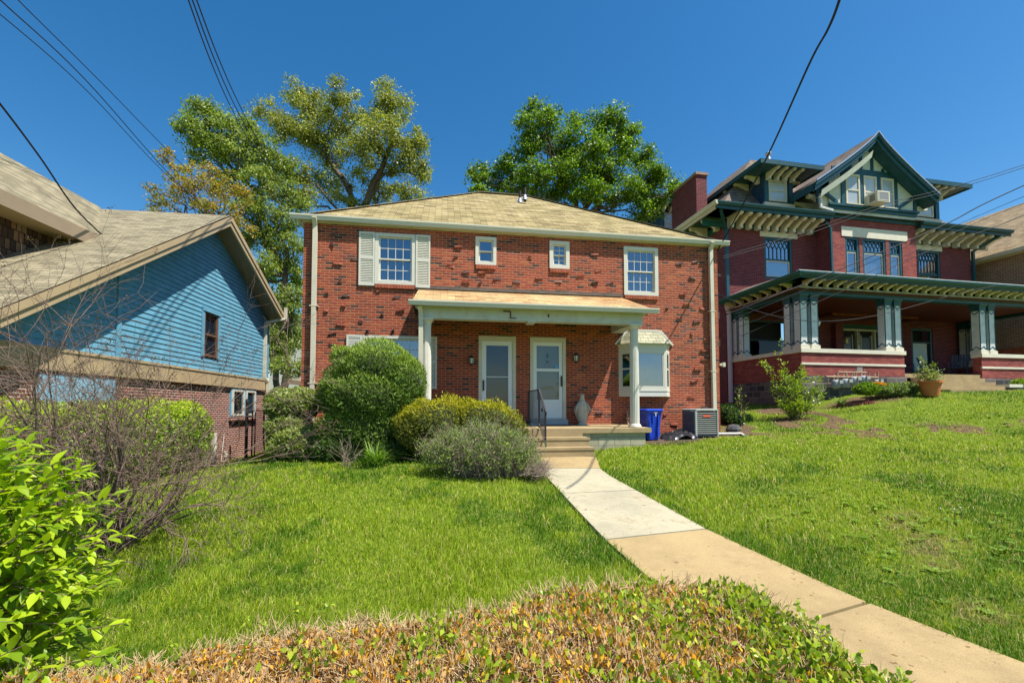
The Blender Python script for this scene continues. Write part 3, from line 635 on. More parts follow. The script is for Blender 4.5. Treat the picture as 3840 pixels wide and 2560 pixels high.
# columns
def column(x,y,z0,z1,r,parent):
    n=40; mb=MB()
    hh=z1-z0; prof=[(r*1.38,z0),(r*1.38,z0+.03),(r*1.28,z0+.045),(r*1.28,z0+.06),(r*1.12,z0+.075),(r*1.05,z0+.085)]
    mb.lathe(x,y,prof,n)
    rs=[]
    for zz,q in((z0+.085,1.),(z0+hh*.35,1.0),(z0+hh*.7,.94),(z1-.13,.86)):
        rs.append([(x+r*q*(1-(.075 if j%2 else 0))*math.cos(2*math.pi*j/n),y+r*q*(1-(.075 if j%2 else 0))*math.sin(2*math.pi*j/n),zz) for j in range(n)])
    mb.rings(rs); mb.lathe(x,y,[(r*.9,z1-.13),(r*.98,z1-.11),(r*.98,z1-.10),(r*1.15,z1-.06),(r*1.25,z1-.045)],n); mb.box(x-r*1.35,x+r*1.35,y-r*1.35,y+r*1.35,z1-.045,z1-.001)
    return mb.build('column',M_white,parent)
column(8.22,-1.27,ZP-.01,bz0,.115,P); column(3.12,-1.27,ZP-.01,bz0,.115,P)
mb=MB(); mb.bar((2.96,-1.53,4.02),(3.0,-1.44,3.88),.1,.07,up=(0,1,0)); mb.bar((3.0,-1.44,3.90),(3.0,-1.44,1.2),.1,.07,up=(0,1,0)); mb.build('downspout',M_cream,P)
# railing on the steps
mb=MB(); rx=xs0+.0
A1=(5.62,-1.42,ZP+.92);B1=(5.62,-.6,ZP+.92)
xr=5.74
top=[(xr-.02,-.25,ZP+.90),(xr,-1.50,ZP+.90),(xr+.02,-2.08,ZP+.28+.15)]
mb.bar(top[0],top[1],.035,.02); mb.bar(top[1],top[2],.035,.02); mb.tube([top[2],(xr+.02,-2.13,ZP+.38),(xr+.02,-2.14,ZP+.30)],.017,6)
bot=[(xr-.02,-.25,ZP+.10),(xr,-1.50,ZP+.10),(xr+.02,-2.08,ZP-.38)]
mb.bar(bot[0],bot[1],.025,.012); mb.bar(bot[1],bot[2],.025,.012)
for (a,b) in((top[0],bot[0]),(top[1],bot[1]),(top[2],bot[2])):
    mb.bar(a,(b[0],b[1],b[2]-.10 if b is not bot[2] else .84),.028,.028)
for k in range(1,11): t=k/11; p=lerp(top[0],top[1],t);q=lerp(bot[0],bot[1],t); mb.bar(p,q,.013,.013)
for k in range(1,6): t=k/6; p=lerp(top[1],top[2],t);q=lerp(bot[1],bot[2],t); mb.bar(p,q,.013,.013)
p=lerp(top[1],top[2],.5)
for k in range(8): mb.tube([(xr+.01,-1.79+.05*math.cos(k*math.pi/4),ZP+.42+.05*math.sin(k*math.pi/4)),(xr+.01,-1.79+.05*math.cos((k+1)*math.pi/4),ZP+.42+.05*math.sin((k+1)*math.pi/4))],.007,5)
mb.build('railing',M_black,P)
# ---- bay window
BY=empty('bay_window'); BY.parent=H
bx0,bx1,bd,sl=8.335,9.85,.40,.30
def bring(e,z): return [(bx0-e,-.002,z),(bx0+sl-e*.4,-bd-e,z),(bx1-sl+e*.4,-bd-e,z),(bx1+e,-.002,z)]
mb=MB(); mb.rings([bring(0,2.02),bring(0,2.16)]); mb.rings([bring(.012,2.16),bring(.012,2.19)]); mb.build('bay_base',M_white,BY); mb=MB(); mb.rings([bring(0,3.30),bring(0,3.42)]); mb.rings([bring(.03,3.42),bring(.03,3.46)]); mb.build('bay_head',M_white,BY)
mb=MB()
t=bring(.10,3.46); u=bring(-.2,3.86); u[0]=(8.6,-.002,3.86);u[3]=(9.58,-.002,3.86);u[1]=(8.72,-.14,3.86);u[2]=(9.46,-.14,3.86)
for k in range(3): mb.face(t[k],t[k+1],u[k+1],u[k])
mb.face(*u); mb.face(*[(q[0],q[1],q[2]-.001) for q in reversed(t)]); mb.build('bay_roof',M_bayroof,BY)
mb=MB()
for k in (0,1,2,3):
    if k in(1,2): continue
    mb.bar(Vector(t[k])+Vector((0,-.02,.02)),Vector(u[k])+Vector((0,-.02,.02)),.05,.05)
mb.bar(u[1],u[2],.05,.05); mb.bar(u[0],u[1],.04,.04); mb.bar(u[2],u[3],.04,.04)
mb.build('roof_trim',M_white,BY)
q=bring(0,0)
for k,lab in((0,'angled left bay sash'),(1,'large middle bay pane'),(2,'angled right bay sash')):
    a=Vector((q[k][0],q[k][1],0));b=Vector((q[k+1][0],q[k+1][1],0)); Lg=(b-a).length; ang=math.atan2(b.y-a.y,b.x-a.x)
    f=MB(); f.mi=0; frame_rect(f,.0,Lg,2.192,3.298,.075,-.001,.05); frame_rect(f,.08,Lg-.08,2.27,3.22,.03,.006,.045)
    if k!=1: f.box(.11,Lg-.11,.008,.04,2.76,2.80)
    w=f.build('bay_sash',M_white,BY,label=lab); w.location=(a.x,a.y,0); w.rotation_euler=(0,0,ang)
    g=MB(); g.box(.105,Lg-.105,.022,.026,2.295,3.195); go=g.build('pane',M_glass,BY); go.location=w.location; go.rotation_euler=w.rotation_euler
    if k==1:
        cb=MB(); N=60
        for j in range(N):
            f_=lambda q_:(.1+(Lg-.2)*q_/N,.07+.012*math.sin(q_*1.3)+.012*math.sin(q_*.5))
            p0,p1=f_(j),f_(j+1); cb.face((*p0,2.3),(*p1,2.3),(*p1,3.2),(*p0,3.2))
        co_=cb.build('curtain',plain('grey_sheer_curtain',(.20,.22,.19),.9,.35,7),BY,fix=False); co_.location=w.location; co_.rotation_euler=w.rotation_euler
# utility bits on the wall
x,z=FM.Y(2591,1540,0); mb=MB(); mb.box(x-.07,x+.07,-.10,-.002,z-.12,z+.07); mb.tube([(x-.02,-.04,z-.1),(x-.02,-.06,z-.5)],.012,6); mb.build('electric_box',plain('pale_grey_box',(.55,.54,.5),.5,.05,5),H)
mb=MB(); x,z=FM.Y(2700,1375,0); mb.box(Wd+.002,Wd+.16,-.02,.06,2.93,2.99); mb.box(Wd+.10,Wd+.18,-.03,.07,2.90,3.02); mb.build('pipe_stub',M_cream,H)
mb=MB(); mb.tube([(Wd+.03,.1,5.9),(Wd+.05,.05,4.8),(Wd+.03,.1,3.6),(Wd+.04,.12,2.6)],.008,5); mb.box(Wd+.003,Wd+.12,.02,.12,5.55,5.62); mb.box(Wd+.003,Wd+.06,.02,.14,4.3,4.5); mb.box(Wd+.003,Wd+.06,.02,.14,3.5,3.7); mb.build('service_cable',M_cast,H)

# ================================================================ things around the porch
def thing_at(name,label,cat,x,y,z,rz=0,fr=FM,group=None):
    w=fr.world(x,y,z); return empty(name,label,cat,group,loc=w,rz=fr.a+rz)
# statue
x,z=FM.Y(2184,1592,-.28); T=thing_at('statue','weathered white statue of a veiled robed figure with lowered open arms on the porch','statue',x,-.28,ZP)
mb=MB(); n=28
def sring(rx,ry,z,fl=0.,cy=0,ph=0):
    return [((rx*(1+fl*math.sin(7*t+ph)))*math.cos(t),cy+(ry*(1+fl*math.sin(9*t)))*math.sin(t),z) for t in [2*math.pi*k/n for k in range(n)]]
mb.rings([sring(.13,.11,0),sring(.13,.11,.03),sring(.10,.09,.05),sring(.095,.085,.09,.05),sring(.115,.09,.12,.1),sring(.135,.095,.22,.12),sring(.15,.10,.34,.12),sring(.15,.10,.44,.1),sring(.125,.09,.54,.08),sring(.115,.08,.60,.04),sring(.10,.07,.645),sring(.05,.05,.68),sring(.035,.04,.695)])
body=mb.build('robe',M_stone,T,smooth=True)
mb=MB(); mb.rings([sring(.036,.04,.69,0,-.005),sring(.05,.052,.72,0,-.005),sring(.054,.058,.76,0,-.005),sring(.047,.055,.80,0,-.003),sring(.025,.03,.83,0)])
mb.lathe(0,-.058,[(.004,.745),(.009,.752),(.004,.765)],6); mb.build('head',M_stone,T,smooth=True)
mb=MB(); # veil and mantle
mb.rings([sring(.215,.05,.40,.05,.03),sring(.18,.06,.50,.06,.03),sring(.12,.065,.60,.05,.025),sring(.085,.06,.66,.03,.02),sring(.062,.055,.72,0,.015),sring(.06,.058,.78,0,.012),sring(.048,.05,.82,0,.01),sring(.02,.02,.845,0,.005)])
mb.rings([sring(.10,.04,.10,.1,.04),sring(.15,.05,.24,.08,.04),sring(.20,.05,.36,.05,.035),sring(.215,.05,.402,.05,.03)]); mb.build('mantle',M_stone,T,smooth=True)
for s in(-1,1):
    mb=MB(); mb.tube([(s*.10,-.02,.60),(s*.155,-.05,.50),(s*.195,-.09,.41),(s*.205,-.115,.385)],[.04,.035,.026,.014],8); mb.tube([(s*.205,-.115,.385),(s*.21,-.14,.365)],[.013,.018],6)
    for k in range(4): mb.tube([(s*(.20+.006*k),-.14,.365),(s*(.20+.009*k),-.165+.003*k,.345)],[.005,.003],5)
    mb.tube([(s*.195,-.13,.37),(s*.183,-.145,.362)],[.005,.003],5); mb.build('arm',M_stone,T,smooth=True)
# wheelie bin
x,z=FM.Y(2438,1640,-.72); w=FM.world(x,-.72); T=thing_at('trash_bin','blue plastic wheeled trash bin with lid beside the porch','trash bin',x,-.72,gz(w.x,w.y)-.01,rz=math.radians(4))
mb=MB(); sq=lambda a,b,z,c=.04:[(-a+c,-b,z),(a-c,-b,z),(a,-b+c,z),(a,b-c,z),(a-c,b,z),(-a+c,b,z),(-a,b-c,z),(-a,-b+c,z)]
mb.rings([sq(.185,.19,.03),sq(.19,.20,.10),sq(.245,.27,.80),sq(.265,.29,.83),sq(.265,.29,.87)]); 
for xx in(-.13,.13): mb.box(xx-.035,xx+.035,-.262,-.20,.12,.62)
mb.box(-.08,-.06,-.30,-.24,.50,.78); mb.box(.10,.12,-.29,-.235,.45,.78)
mb.build('bin_body',M_bin,T)
mb=MB(); mb.rings([sq(.27,.30,.87),sq(.29,.32,.885),sq(.285,.315,.91),sq(.23,.25,.935)]); mb.tube([(-.25,.31,.90),(-.25,.36,.90),(.25,.36,.90),(.25,.31,.90)],.015,6); mb.build('lid',M_bin,T)
mb=MB(); mb.tube([(-.06,-.325,.82),(.06,-.325,.82)],.006,6); mb.box(-.012,.012,-.335,-.325,.72,.81); mb.build('clasp',M_white,T)
for s in(-.24,.2):
    mb=MB(); mb.tube([(s,.2,.10),(s+.04,.2,.10)],.10,14); mb.build('wheel',M_black,T)
T.scale=(.88,.88,.88)
# air conditioner
w0=FM.world(10.42,-.62); T=thing_at('air_conditioner','boxy slate blue air conditioner unit with louvred sides against the brick wall','air conditioner',10.42,-.55,gz(w0.x,w0.y)+.03)
a=.325; h=.72
mb=MB(); mb.box(-a,a,-a,a,0,.05)
for sx in(-1,1):
    for sy in(-1,1): mb.box(sx*a-sx*.05,sx*a,sy*a-sy*.05,sy*a,.05,h-.04)
mb.box(-a+.03,a-.03,-a+.03,a-.03,.05,h-.05); mb.build('cabinet',plain('dark_coil',(.02,.028,.04),.7,.2,20),T)
mb=MB(); mb.rings([sq(a+.015,a+.015,h-.04,.03),sq(a+.015,a+.015,h,.03),sq(a-.04,a-.04,h+.015,.03)]); mb.build('top_cover',M_acl,T)
mb=MB(); k=11
for j in range(k):
    z=.07+(h-.13)*j/k; mb.box(-a+.05,a-.05,-a-.004,-a+.02,z,z+.022); mb.bar((-a-.002,-a+.05,z+.018),(-a-.002,a-.05,z+.018),.02,.045)
for xx in(-a+.05,a-.05): mb.box(xx-.05,xx+.0+.05,-a-.006,-a+.02,.05,h-.04) if False else None
mb.box(-a-.008,-a+.045,-a-.008,-a+.045,.0,h-.04); mb.box(a-.03,a+.006,-a-.008,-a+.045,.0,h-.04)
mb.build('louvres',M_acl,T)
mb=MB(); mb.face((-a-.012,-a+.05,.05),(-a-.012,a-.05,.05),(-a-.012,a-.05,h-.045),(-a-.012,-a+.05,h-.045))
for j in range(10): z=.09+(h-.16)*j/10; mb.bar((-a-.02,-a+.05,z),(-a-.02,a-.05,z),.02,.03)
mb.build('side_louvres',M_ac,T)
mb=MB(); mb.box(-.12,.10,-a-.016,-a-.006,h-.21,h-.15); mb.build('name_badge',M_red,T)
# black bag heap, board, white pipe, doormat
w0=FM.world(9.75,-.62); g0=gz(w0.x,w0.y); T=thing_at('black_plastic_sheet','crumpled black plastic sheet lying between the blue bin and the air conditioner','plastic sheet',9.72,-.72,g0)
mb=MB(); nu,nv=26,14; idx={}
rs=np.random.default_rng(5); hm=rs.random((nu+1,nv+1))
for i in range(nu+1):
    for j in range(nv+1):
        u=i/nu*2-1;v=j/nv*2-1;r=max(0,1-u*u-v*v*.9); mb.v.append((u*.55,v*.3,.02+.15*math.sqrt(r)*(0.75+.35*math.sin(u*9+v*5)+.25*math.sin(v*17-u*6)+.12*hm[i,j])-(0 if r>0 else .05)))
for i in range(nu):
    for j in range(nv):
        q=i*(nv+1)+j; mb.f.append((q,q+nv+1,q+nv+2,q+1)); mb.m.append(0)
mb.build('sheet',M_trash,T,smooth=True)
T=thing_at('wooden_board','grey weathered board leaning low behind the black plastic sheet','board',9.85,-.3,g0); mb=MB(); mb.bar((-.35,0,.05),(.28,0,.26),.09,.03); mb.build('board',plain('weathered_board',(.32,.27,.20),.9,.2,8),T)
o=None
w1=FM.world(11.55,-.62); mb=MB(); pz=lambda x,y:(lambda w:(w.x,w.y,gz(w.x,w.y)+.05))(FM.world(x,y))
mb.tube([pz(10.9,-.5),pz(11.4,-.6),pz(11.58,-.62)],.032,8); mb.tube([pz(11.6,-.6),pz(11.45,-.95)],.032,8); tag(mb.build('drain_tube',M_pvc),'white plastic drain pipe on the mulch at the house corner','pipe')
T=thing_at('doormat','thin dark brown doormat in front of the right door','doormat',6.35,-.42,ZP+.006); mb=MB(); mb.box(-.42,.42,-.22,.2,0,.015); mb.build('mat',M_mat,T)
x,z=FM.Y(2362,1590,-.3); T=thing_at('rusty_hose_bib','rusty brown garden pipe and dry leaves behind the right porch column','garden pipe',x,-.16,ZP)
mb=MB(); mb.tube([(0,.1,.38),(0,0,.38),(0,0,.05),(.03,-.05,0)],.025,8); mb.tube([(.05,.08,.30),(.05,-.02,.25),(.06,-.03,.02)],.018,8); mb.lathe(0,0,[(.05,.16),(.05,.2),(.03,.22)],8); mb.build('pipe',M_pipe,T)
# stone lump by corner
w0=FM.world(11.75,-.1); mb=MB()
mb.lathe(0,0,[(.02,0),(.16,.03),(.19,.12),(.14,.22),(.03,.26)],9,sx=1.2,sy=.8); o=mb.build('rock',M_rock); o.location=(w0.x,w0.y,gz(w0.x,w0.y)-.03); tag(o,'brown rock lying at the right corner of the brick duplex','rock')
# ================================================================ RIGHT HOUSE (dark red brick, teal and cream trim)
V=empty('victorian_house','large dark red brick house with teal trim, cream brackets and a wide columned porch','house',loc=(FR.x,FR.y,0),rz=FR.a)
def bracket_mesh(L,D,w=.16,name='bracket',mat=M_brk):
    mb=MB(); pr=[(0,0),(-L,0),(-L,-.13*D/.5),(-L*.86,-.17*D/.5),(-L*.72,-.15*D/.5),(-L*.28,-D*.72),(-L*.30,-D),(-L*.06,-D),(0,-D*.9)]
    mb.prism(pr,'x',-w/2,w/2); return mb
_bk={}
def bracket(parent,x,y,z,rz,L,D,w=.16):
    k=(L,D,w)
    if k not in _bk:
        o=bracket_mesh(L,D,w).build('bracket',M_brk,parent); _bk[k]=o.data
    else:
        o=bpy.data.objects.new('bracket',_bk[k]); C.objects.link(o); o.parent=parent
    o.location=(x,y,z); o.rotation_euler=(0,0,rz); return o
BX0,BX1,BY0,BY1=-.17,14.4,3.9,14.5; ET=10.72; OV=1.02
bay0,bay1,bayy=4.80,9.75,3.1
# wall holes
def hR(px0,px1,py0,py1,y,dx=0):
    x0,z1=FR.Y(px0,py0,y); x1,_=FR.Y(px1,py0,y); xm,z0=FR.Y((px0+px1)/2,py1,y); _,z1=FR.Y((px0+px1)/2,(py0*2)/2,y); return (x0,x1,z0,z1)
lw=(1.35,3.12,7.15,9.28); 
lw=hR(2864,2970,892,1047,3.9); rw=hR(3440,3524,943,1062,3.9)
b1=hR(3168,3221,886,1032,3.1); b2=hR(3233,3320,892,1042,3.1); b3=hR(3333,3382,902,1050,3.1)
zl=max(b1[3],b2[3],b3[3]); zb_=min(b1[2],b2[2],b3[2]); b1=(b1[0],b1[1],zb_,zl-.05); b2=(b2[0],b2[1],zb_,zl-.05); b3=(b3[0],b3[1],zb_,zl-.05)
rw=(rw[0],rw[1],lw[2],lw[3])
pc0=(.75,2.9,3.4,5.9)   # dark porch opening left
dr=(5.85,8.3,3.1,5.85); pw=(10.1,11.55,3.4,5.9)
wm=MB(); wall_holes(wm,BX0,bay0,0,10.15,BY0,[lw,(.9,3.2,3.55,5.8)],.15); wall_holes(wm,bay1,BX1,0,10.15,BY0,[rw,(10.35,11.7,3.5,5.75)],.15)
wm.face((BX0,BY0,0),(BX0,BY1,0),(BX0,BY1,10.15),(BX0,BY0,10.15)); wm.face((BX1,BY1,0),(BX1,BY0,0),(BX1,BY0,10.15),(BX1,BY1,10.15))
wm.face((bay0,bayy,6),(bay0,BY0,6),(bay0,BY0,10.6),(bay0,bayy,10.6)); wm.face((bay1,BY0,6),(bay1,bayy,6),(bay1,bayy,10.6),(bay1,BY0,10.6))
wm.face((bay0,BY0,0),(bay1,BY0,0),(bay1,BY0,3.1),(bay0,BY0,3.1)); wall_holes(wm,bay0,bay1,3.1,6.1,BY0,[(6.0,8.7,3.12,5.75)],.25)
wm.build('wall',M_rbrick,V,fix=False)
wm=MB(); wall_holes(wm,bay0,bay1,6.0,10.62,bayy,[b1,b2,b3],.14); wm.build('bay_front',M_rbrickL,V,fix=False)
fm=MB(); fm.box(BX0-.06,bay0,BY0-.06,BY1,-1,1.9); fm.build('foundation',M_found,V)
# lintels
mb=MB(); mb.box(lw[0]-.22,lw[1]+.28,BY0-.03,BY0+.1,lw[3]+.003,lw[3]+.43); mb.build('lintel',M_lint,V)
mb=MB(); mb.box(rw[0]-.1,rw[1]+.12,BY0-.03,BY0+.1,rw[3]+.003,rw[3]+.43); mb.build('lintel',M_lint,V)
mb=MB(); 
for a,b in((b1[0]-.2,(b1[0]+b2[0])/2+.5),((b1[0]+b2[0])/2+.505,b3[0]-.25),(b3[0]-.245,b3[1]+.30)): mb.box(a,b,bayy-.03,bayy+.1,zl-.045,zl+.42)
mb.build('lintel',M_lint,V)
def lattice_window(h,y,cols,split=.48,top_only=False,white_lower=True,curt=None,lab=None):
    x0,x1,z0,z1=h; mb=MB(); frame_rect(mb,x0,x1,z0,z1,.12,y+.02,y+.14); zs=z0+(z1-z0)*split; mb.box(x0+.12,x1-.12,y+.05,y+.12,zs-.04,zs+.04)
    w=mb.build('window',M_teal,V,label=lab); a,b=x0+.12,x1-.12
    m_=MB(); T=z1-.12; Hh=T-zs-.04; cw=(b-a)/cols; zk=zs+.04+Hh*(.55 if not top_only else .35)
    for k in range(1,cols): m_.bar((a+cw*k,y+.08,zs+.04),(a+cw*k,y+.08,zk),.025,.02,up=(0,1,0))
    for k in range(cols+1):
        xk=a+cw*k
        for s in(-1,1):
            x2=xk+s*cw/2; zt=zk+(T-zk)*.45; 
            if a-.01<=x2<=b+.01:
                m_.bar((xk,y+.08,zk),(x2,y+.08,zt),.025,.02,up=(0,1,0))
                if a-.01<=xk<=b+.01: m_.bar((x2,y+.08,zt),(xk,y+.08,T),.025,.02,up=(0,1,0))
    m_.build('lattice',M_teal,w)
    l_=MB(); frame_rect(l_,a+.002,b-.002,z0+.122,zs-.042,.055,y+.06,y+.10)
    if white_lower: zz=z0+.12+(zs-z0-.16)*.5
    l_.build('lower_sash',M_cream if white_lower else M_teal,w)
    g=MB(); g.box(a,b,y+.095,y+.1,zs,T); g.box(a+.04,b-.04,y+.085,y+.09,z0+.15,zs-.06); g.build('pane',glassR,w)
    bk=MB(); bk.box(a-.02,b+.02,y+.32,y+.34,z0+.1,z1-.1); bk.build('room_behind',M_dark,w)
    for (u0,u1,v0,v1,mat) in curt or []:
        c_=MB(); c_.box(a+(b-a)*u0,a+(b-a)*u1,y+.2,y+.21,z0+.12+(T-z0-.12)*v0,z0+.12+(T-z0-.12)*v1); c_.build('blind',mat,w)
    return w
glassR=glass('cool_window_glass',(.6,.62,.66),.26); glassD=glass('dark_porch_glass',(.3,.3,.3),.03)
M_blind=plain('pale_blind',(.50,.53,.58),.8,.05,3)
lattice_window(lw,BY0,6,.47,curt=[(0,1,.45,1,M_blind)],lab='tall lattice topped window in the left brick part'); lattice_window(rw,BY0,6,.4,white_lower=False,curt=[(0,1,.4,1,M_blind)],lab='tall lattice topped window right of the bay')
lattice_window(b1,bayy,3,.66,True,curt=[(0,1,0,.66,M_blind)]); lattice_window(b2,bayy,5,.66,True,curt=[(0,1,0,.66,M_curtW)]); lattice_window(b3,bayy,3,.66,True,curt=[(0,1,.2,.66,M_blind)])
# frieze, soffit, eave gutter of the main roof
def eave(xa,xb,nb,label=None,first=0.):
    mb=MB(); mb.box(xa,xb,BY0-.05,BY0-.003,10.05,10.35); mb.build('frieze',M_tealg,V)
    mb=MB(); mb.face((xa,BY0-OV,10.50),(xb,BY0-OV,10.50),(xb,BY0,10.50),(xa,BY0,10.50)); mb.build('soffit',M_teal,V,fix=False)
    mb=MB(); yy=BY0-OV; mb.box(xa,xb,yy-.0,yy+.05,10.44,10.66); mb.prism([(yy,10.72),(yy-.14,10.72),(yy-.14,10.68),(yy-.09,10.58),(yy,10.56)],'x',xa,xb); mb.build('eave_gutter',M_teal,V)
    for k in range(nb): x=xa+first+(xb-xa-first-.35)*(k+.4)/(nb-.4); bracket(V,x,BY0-.05,10.495,0,.90,.50)
eave(BX0-1.15,4.72,10,first=1.15); eave(bay1+.06,BX1+1.12,9)
mb=MB(); xx=BX0-OV-.1; mb.box(xx-.02,xx+.04,BY0-OV,BY1,10.44,10.70); mb.prism([(xx-.02,10.74),(xx-.16,10.74),(xx-.10,10.58),(xx-.02,10.56)],'y',BY0-OV-.12,BY1); mb.build('side_gutter',M_cream,V)
mb=MB(); mb.face((xx,BY0-OV,10.50),(BX0,BY0-OV,10.50),(BX0,BY1,10.50),(xx,BY1,10.50)); mb.box(BX0-.05,BX0-.003,BY0,BY1,10.05,10.35); mb.build('side_soffit',M_tealg,V,fix=False)
for k in range(7): bracket(V,BX0-.05,BY0+.3+k*.95,10.495,-math.pi/2,.90,.50)
# main roof (bell cast hip)
ev=10.74
def hip(zoff=0):
    xl,xr_,yf,yb=BX0-OV-.15,BX1+1.15,BY0-OV-.05,BY1+1
    k=[(xl,yf,ev),(xr_,yf,ev),(xr_,yb,ev),(xl,yb,ev)]
    m1=[(xl+1.1,yf+1.1,ev+.40),(xr_-1.6,yf+1.1,ev+.40),(xr_-1.6,yb-1,ev+.40),(xl+1.1,yb-1,ev+.40)]
    t=[(4.25,7.4,15.75),(7.35,7.4,15.75),(7.35,10,15.75),(4.25,10,15.75)]
    mb=MB()
    for A_,B_ in((k,m1),(m1,t)):
        for i in range(4): j=(i+1)%4; mb.face(A_[i],A_[j],B_[j],B_[i])
    mb.face(*t); return mb
hip().build('roof',M_roofR,V)
# downspouts
mb=MB(); mb.bar((BX0-.85,BY0-OV+.1,10.45),(BX0-.02,BY0-.10,9.95),.12,.1); mb.bar((BX0+.02,BY0-.10,10.0),(BX0+.04,BY0-.10,6.3),.14,.1,up=(0,1,0)); mb.build('downspout',M_teal,V)
mb=MB(); mb.lathe(BX0+.05,BY0-.14,[(.10,6.0),(.2,6.45),(.2,6.5)],10); mb.tube([(BX0+.05,BY0-.14,6.0),(BX0+.07,BY0-.14,1.95)],.10,10); mb.build('downspout',plain('lilac_grey_pipe',(.52,.45,.52),.5,.05,4),V)
mb=MB(); mb.bar((bay0-.25,bayy-.0,10.4),(bay0-.08,bayy-.06,10.1),.1,.08); mb.bar((bay0-.04,bayy-.06,10.1),(bay0-.02,bayy-.06,6.6),.1,.08,up=(0,1,0)); mb.build('downspout',M_teal,V)
mb=MB(); mb.bar((BX1+.6,BY0-OV+.1,10.5),(BX1+.04,BY0-.08,9.9),.12,.1); mb.bar((BX1+.04,BY0-.08,9.95),(BX1+.04,BY0-.08,4),.13,.1,up=(0,1,0)); mb.build('downspout',M_teal,V)
# chimneys
x0c,_=FR.Y(2610,700,6.4); _,zt=FR.Y(2610,655,6.4)
mb=MB(); w_=.75; zt=13.9
xc=-1.1
cx0,_=FR.Y(2552,700,6.6)
cxa,_=FR.Y(2611,700,6.1); cxb,_=FR.Y(2651,700,6.1); mb=MB(); mb.box(cxa,cxb,6.1,8.4,9.5,13.75); ch=mb.build('chimney',M_rbrick,V)
mb=MB(); mb.box(cxa-.06,cxb+.06,6.03,8.47,13.75,13.88); mb.build('chimney_cap',plain('sooty_cap',(.30,.2,.15),.8,.2,4),ch)
mb=MB(); mb.box(13.5,14.5,8.4,9.5,9.5,12.9); ch2=mb.build('chimney',M_fbrick,V); mb=MB(); mb.box(13.6,14.4,8.5,9.4,12.9,13.2); mb.box(13.35,14.65,8.25,9.65,13.2,13.28); mb.build('chimney_cap',M_alu,ch2)
xv,_=FR.Y(2897,600,6.2); _,zv=FR.Y(2897,614,6.6); _,zv2=FR.Y(2897,578,6.6)
mb=MB(); mb.lathe(xv+.1,6.6,[(.17,zv-.6),(.13,zv+.25),(.10,zv2-.2),(.10,zv2-.1),(.16,zv2-.09),(.15,zv2+.05),(.02,zv2+.1)],12); mb.build('roof_vent',M_alu,V,smooth=True)
# front dormer
def dormer(x0,x1,y,z0,z1,ov,label,nb=4,yb=8.,win=None,side=None):
    D=empty('dormer'); D.parent=V; D['label']=label
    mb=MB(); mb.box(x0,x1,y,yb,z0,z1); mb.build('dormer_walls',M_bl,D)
    wx0,wx1,wz0,wz1=win
    mb=MB(); frame_rect(mb,wx0,wx1,wz0,wz1,.09,y-.05,y-.002); mb.box(wx0+.09,wx1-.09,y-.045,y-.003,(wz0+wz1)/2-.035,(wz0+wz1)/2+.035); mb.build('window_frame',M_cream,D)
    mb=MB(); mb.box(wx0+.09,wx1-.09,y-.022,y-.012,wz0+.09,wz1-.09); mb.build('pane',plain('pale_blind_behind_glass_'+label[:4],(.42,.47,.52),.15,.05,2,spec=.8),D)
    mb=MB(); mb.box(x0-.03,x0+.2,y-.08,y-.001,z0,z1); mb.box(x1-.2,x1+.03,y-.08,y-.001,z0,z1); mb.box(x0-.04,x1+.04,y-.09,y-.001,z1-.18,z1); mb.build('corner_boards',M_teal,D)
    mb=MB(); mb.box(x0-.08,x1+.08,y-.14,y-.001,z0-.02,z0+.12); mb.build('dormer_sill',M_cream,D)
    q=[(x0-ov,y-ov,z1+.18),(x1+ov,y-ov,z1+.18),(x1+ov,yb,z1+.18),(x0-ov,yb,z1+.18)]; zt=z1+.18+.20*(( x1-x0)/2+ov)
    cxm=(x0+x1)/2; r0=(cxm,y-ov+((x1-x0)/2+ov)*1.1,zt); r1=(cxm,yb,zt)
    mb=MB(); mb.face(q[0],q[1],r0); mb.face(q[1],q[2],r1,r0); mb.face(q[3],q[0],r0,r1); mb.build('dormer_roof',M_roofR,D)
    mb=MB(); mb.box(x0-ov,x1+ov,y-ov,y-ov+.06,z1-.02,z1+.17); mb.box(x0-ov,x0-ov+.06,y-ov+.06,yb,z1-.02,z1+.17); mb.box(x1+ov-.06,x1+ov,y-ov+.06,yb,z1-.02,z1+.17); mb.box(x0-ov+.06,x1+ov-.06,y-ov+.06,yb,z1+.03,z1+.10); mb.build('dormer_eave',M_teal,D)
    for k in range(nb): bracket(D,x0+.1+(x1-x0-.2)*k/(nb-1),y-.08,z1+.028,0,ov*.82,.36,.12)
    for k in range(3): bracket(D,x0,y+.3+k*.75,z1+.028,-math.pi/2,ov*.82,.36,.12)
    for k in range(2): bracket(D,x1,y+.3+k*.75,z1+.028,math.pi/2,ov*.82,.36,.12)
    return D
yd=4.0
dx0,_=FR.Y(2864,700,yd); dx1,_=FR.Y(2966,700,yd); _,dz0=FR.Y(2915,768,yd); _,dz1=FR.Y(2915,662,yd)
wx0,_=FR.Y(2877,700,yd); wx1,_=FR.Y(2948,700,yd); _,wz0=FR.Y(2913,757,yd); _,wz1=FR.Y(2913,678,yd)
dormer(dx0,dx1,yd,dz0-.1,dz1,.95,'hipped dormer above the left windows',win=(wx0,wx1,wz0,wz1),yb=8.5)
ddx,_=FR.Y(3436,780,yd)
dormer(ddx-.25,ddx+1.35,yd,dz0-.1,dz1,.95,'hipped dormer right of the gable',win=(ddx-.05,ddx+1.05,wz0,wz1),yb=8.5)
# rear left dormer seen past the chimney
ra,_=FR.Y(2478,800,11.3); rb,_=FR.Y(2560,800,11.3); _,rz_=FR.Y(2520,783,11.3); D=dormer(ra,rb,11.3,9.6,rz_,.75,'rear brown bracketed dormer behind the chimney',win=(ra+.15,ra+.85,rz_-1.7,rz_-.3),yb=14)
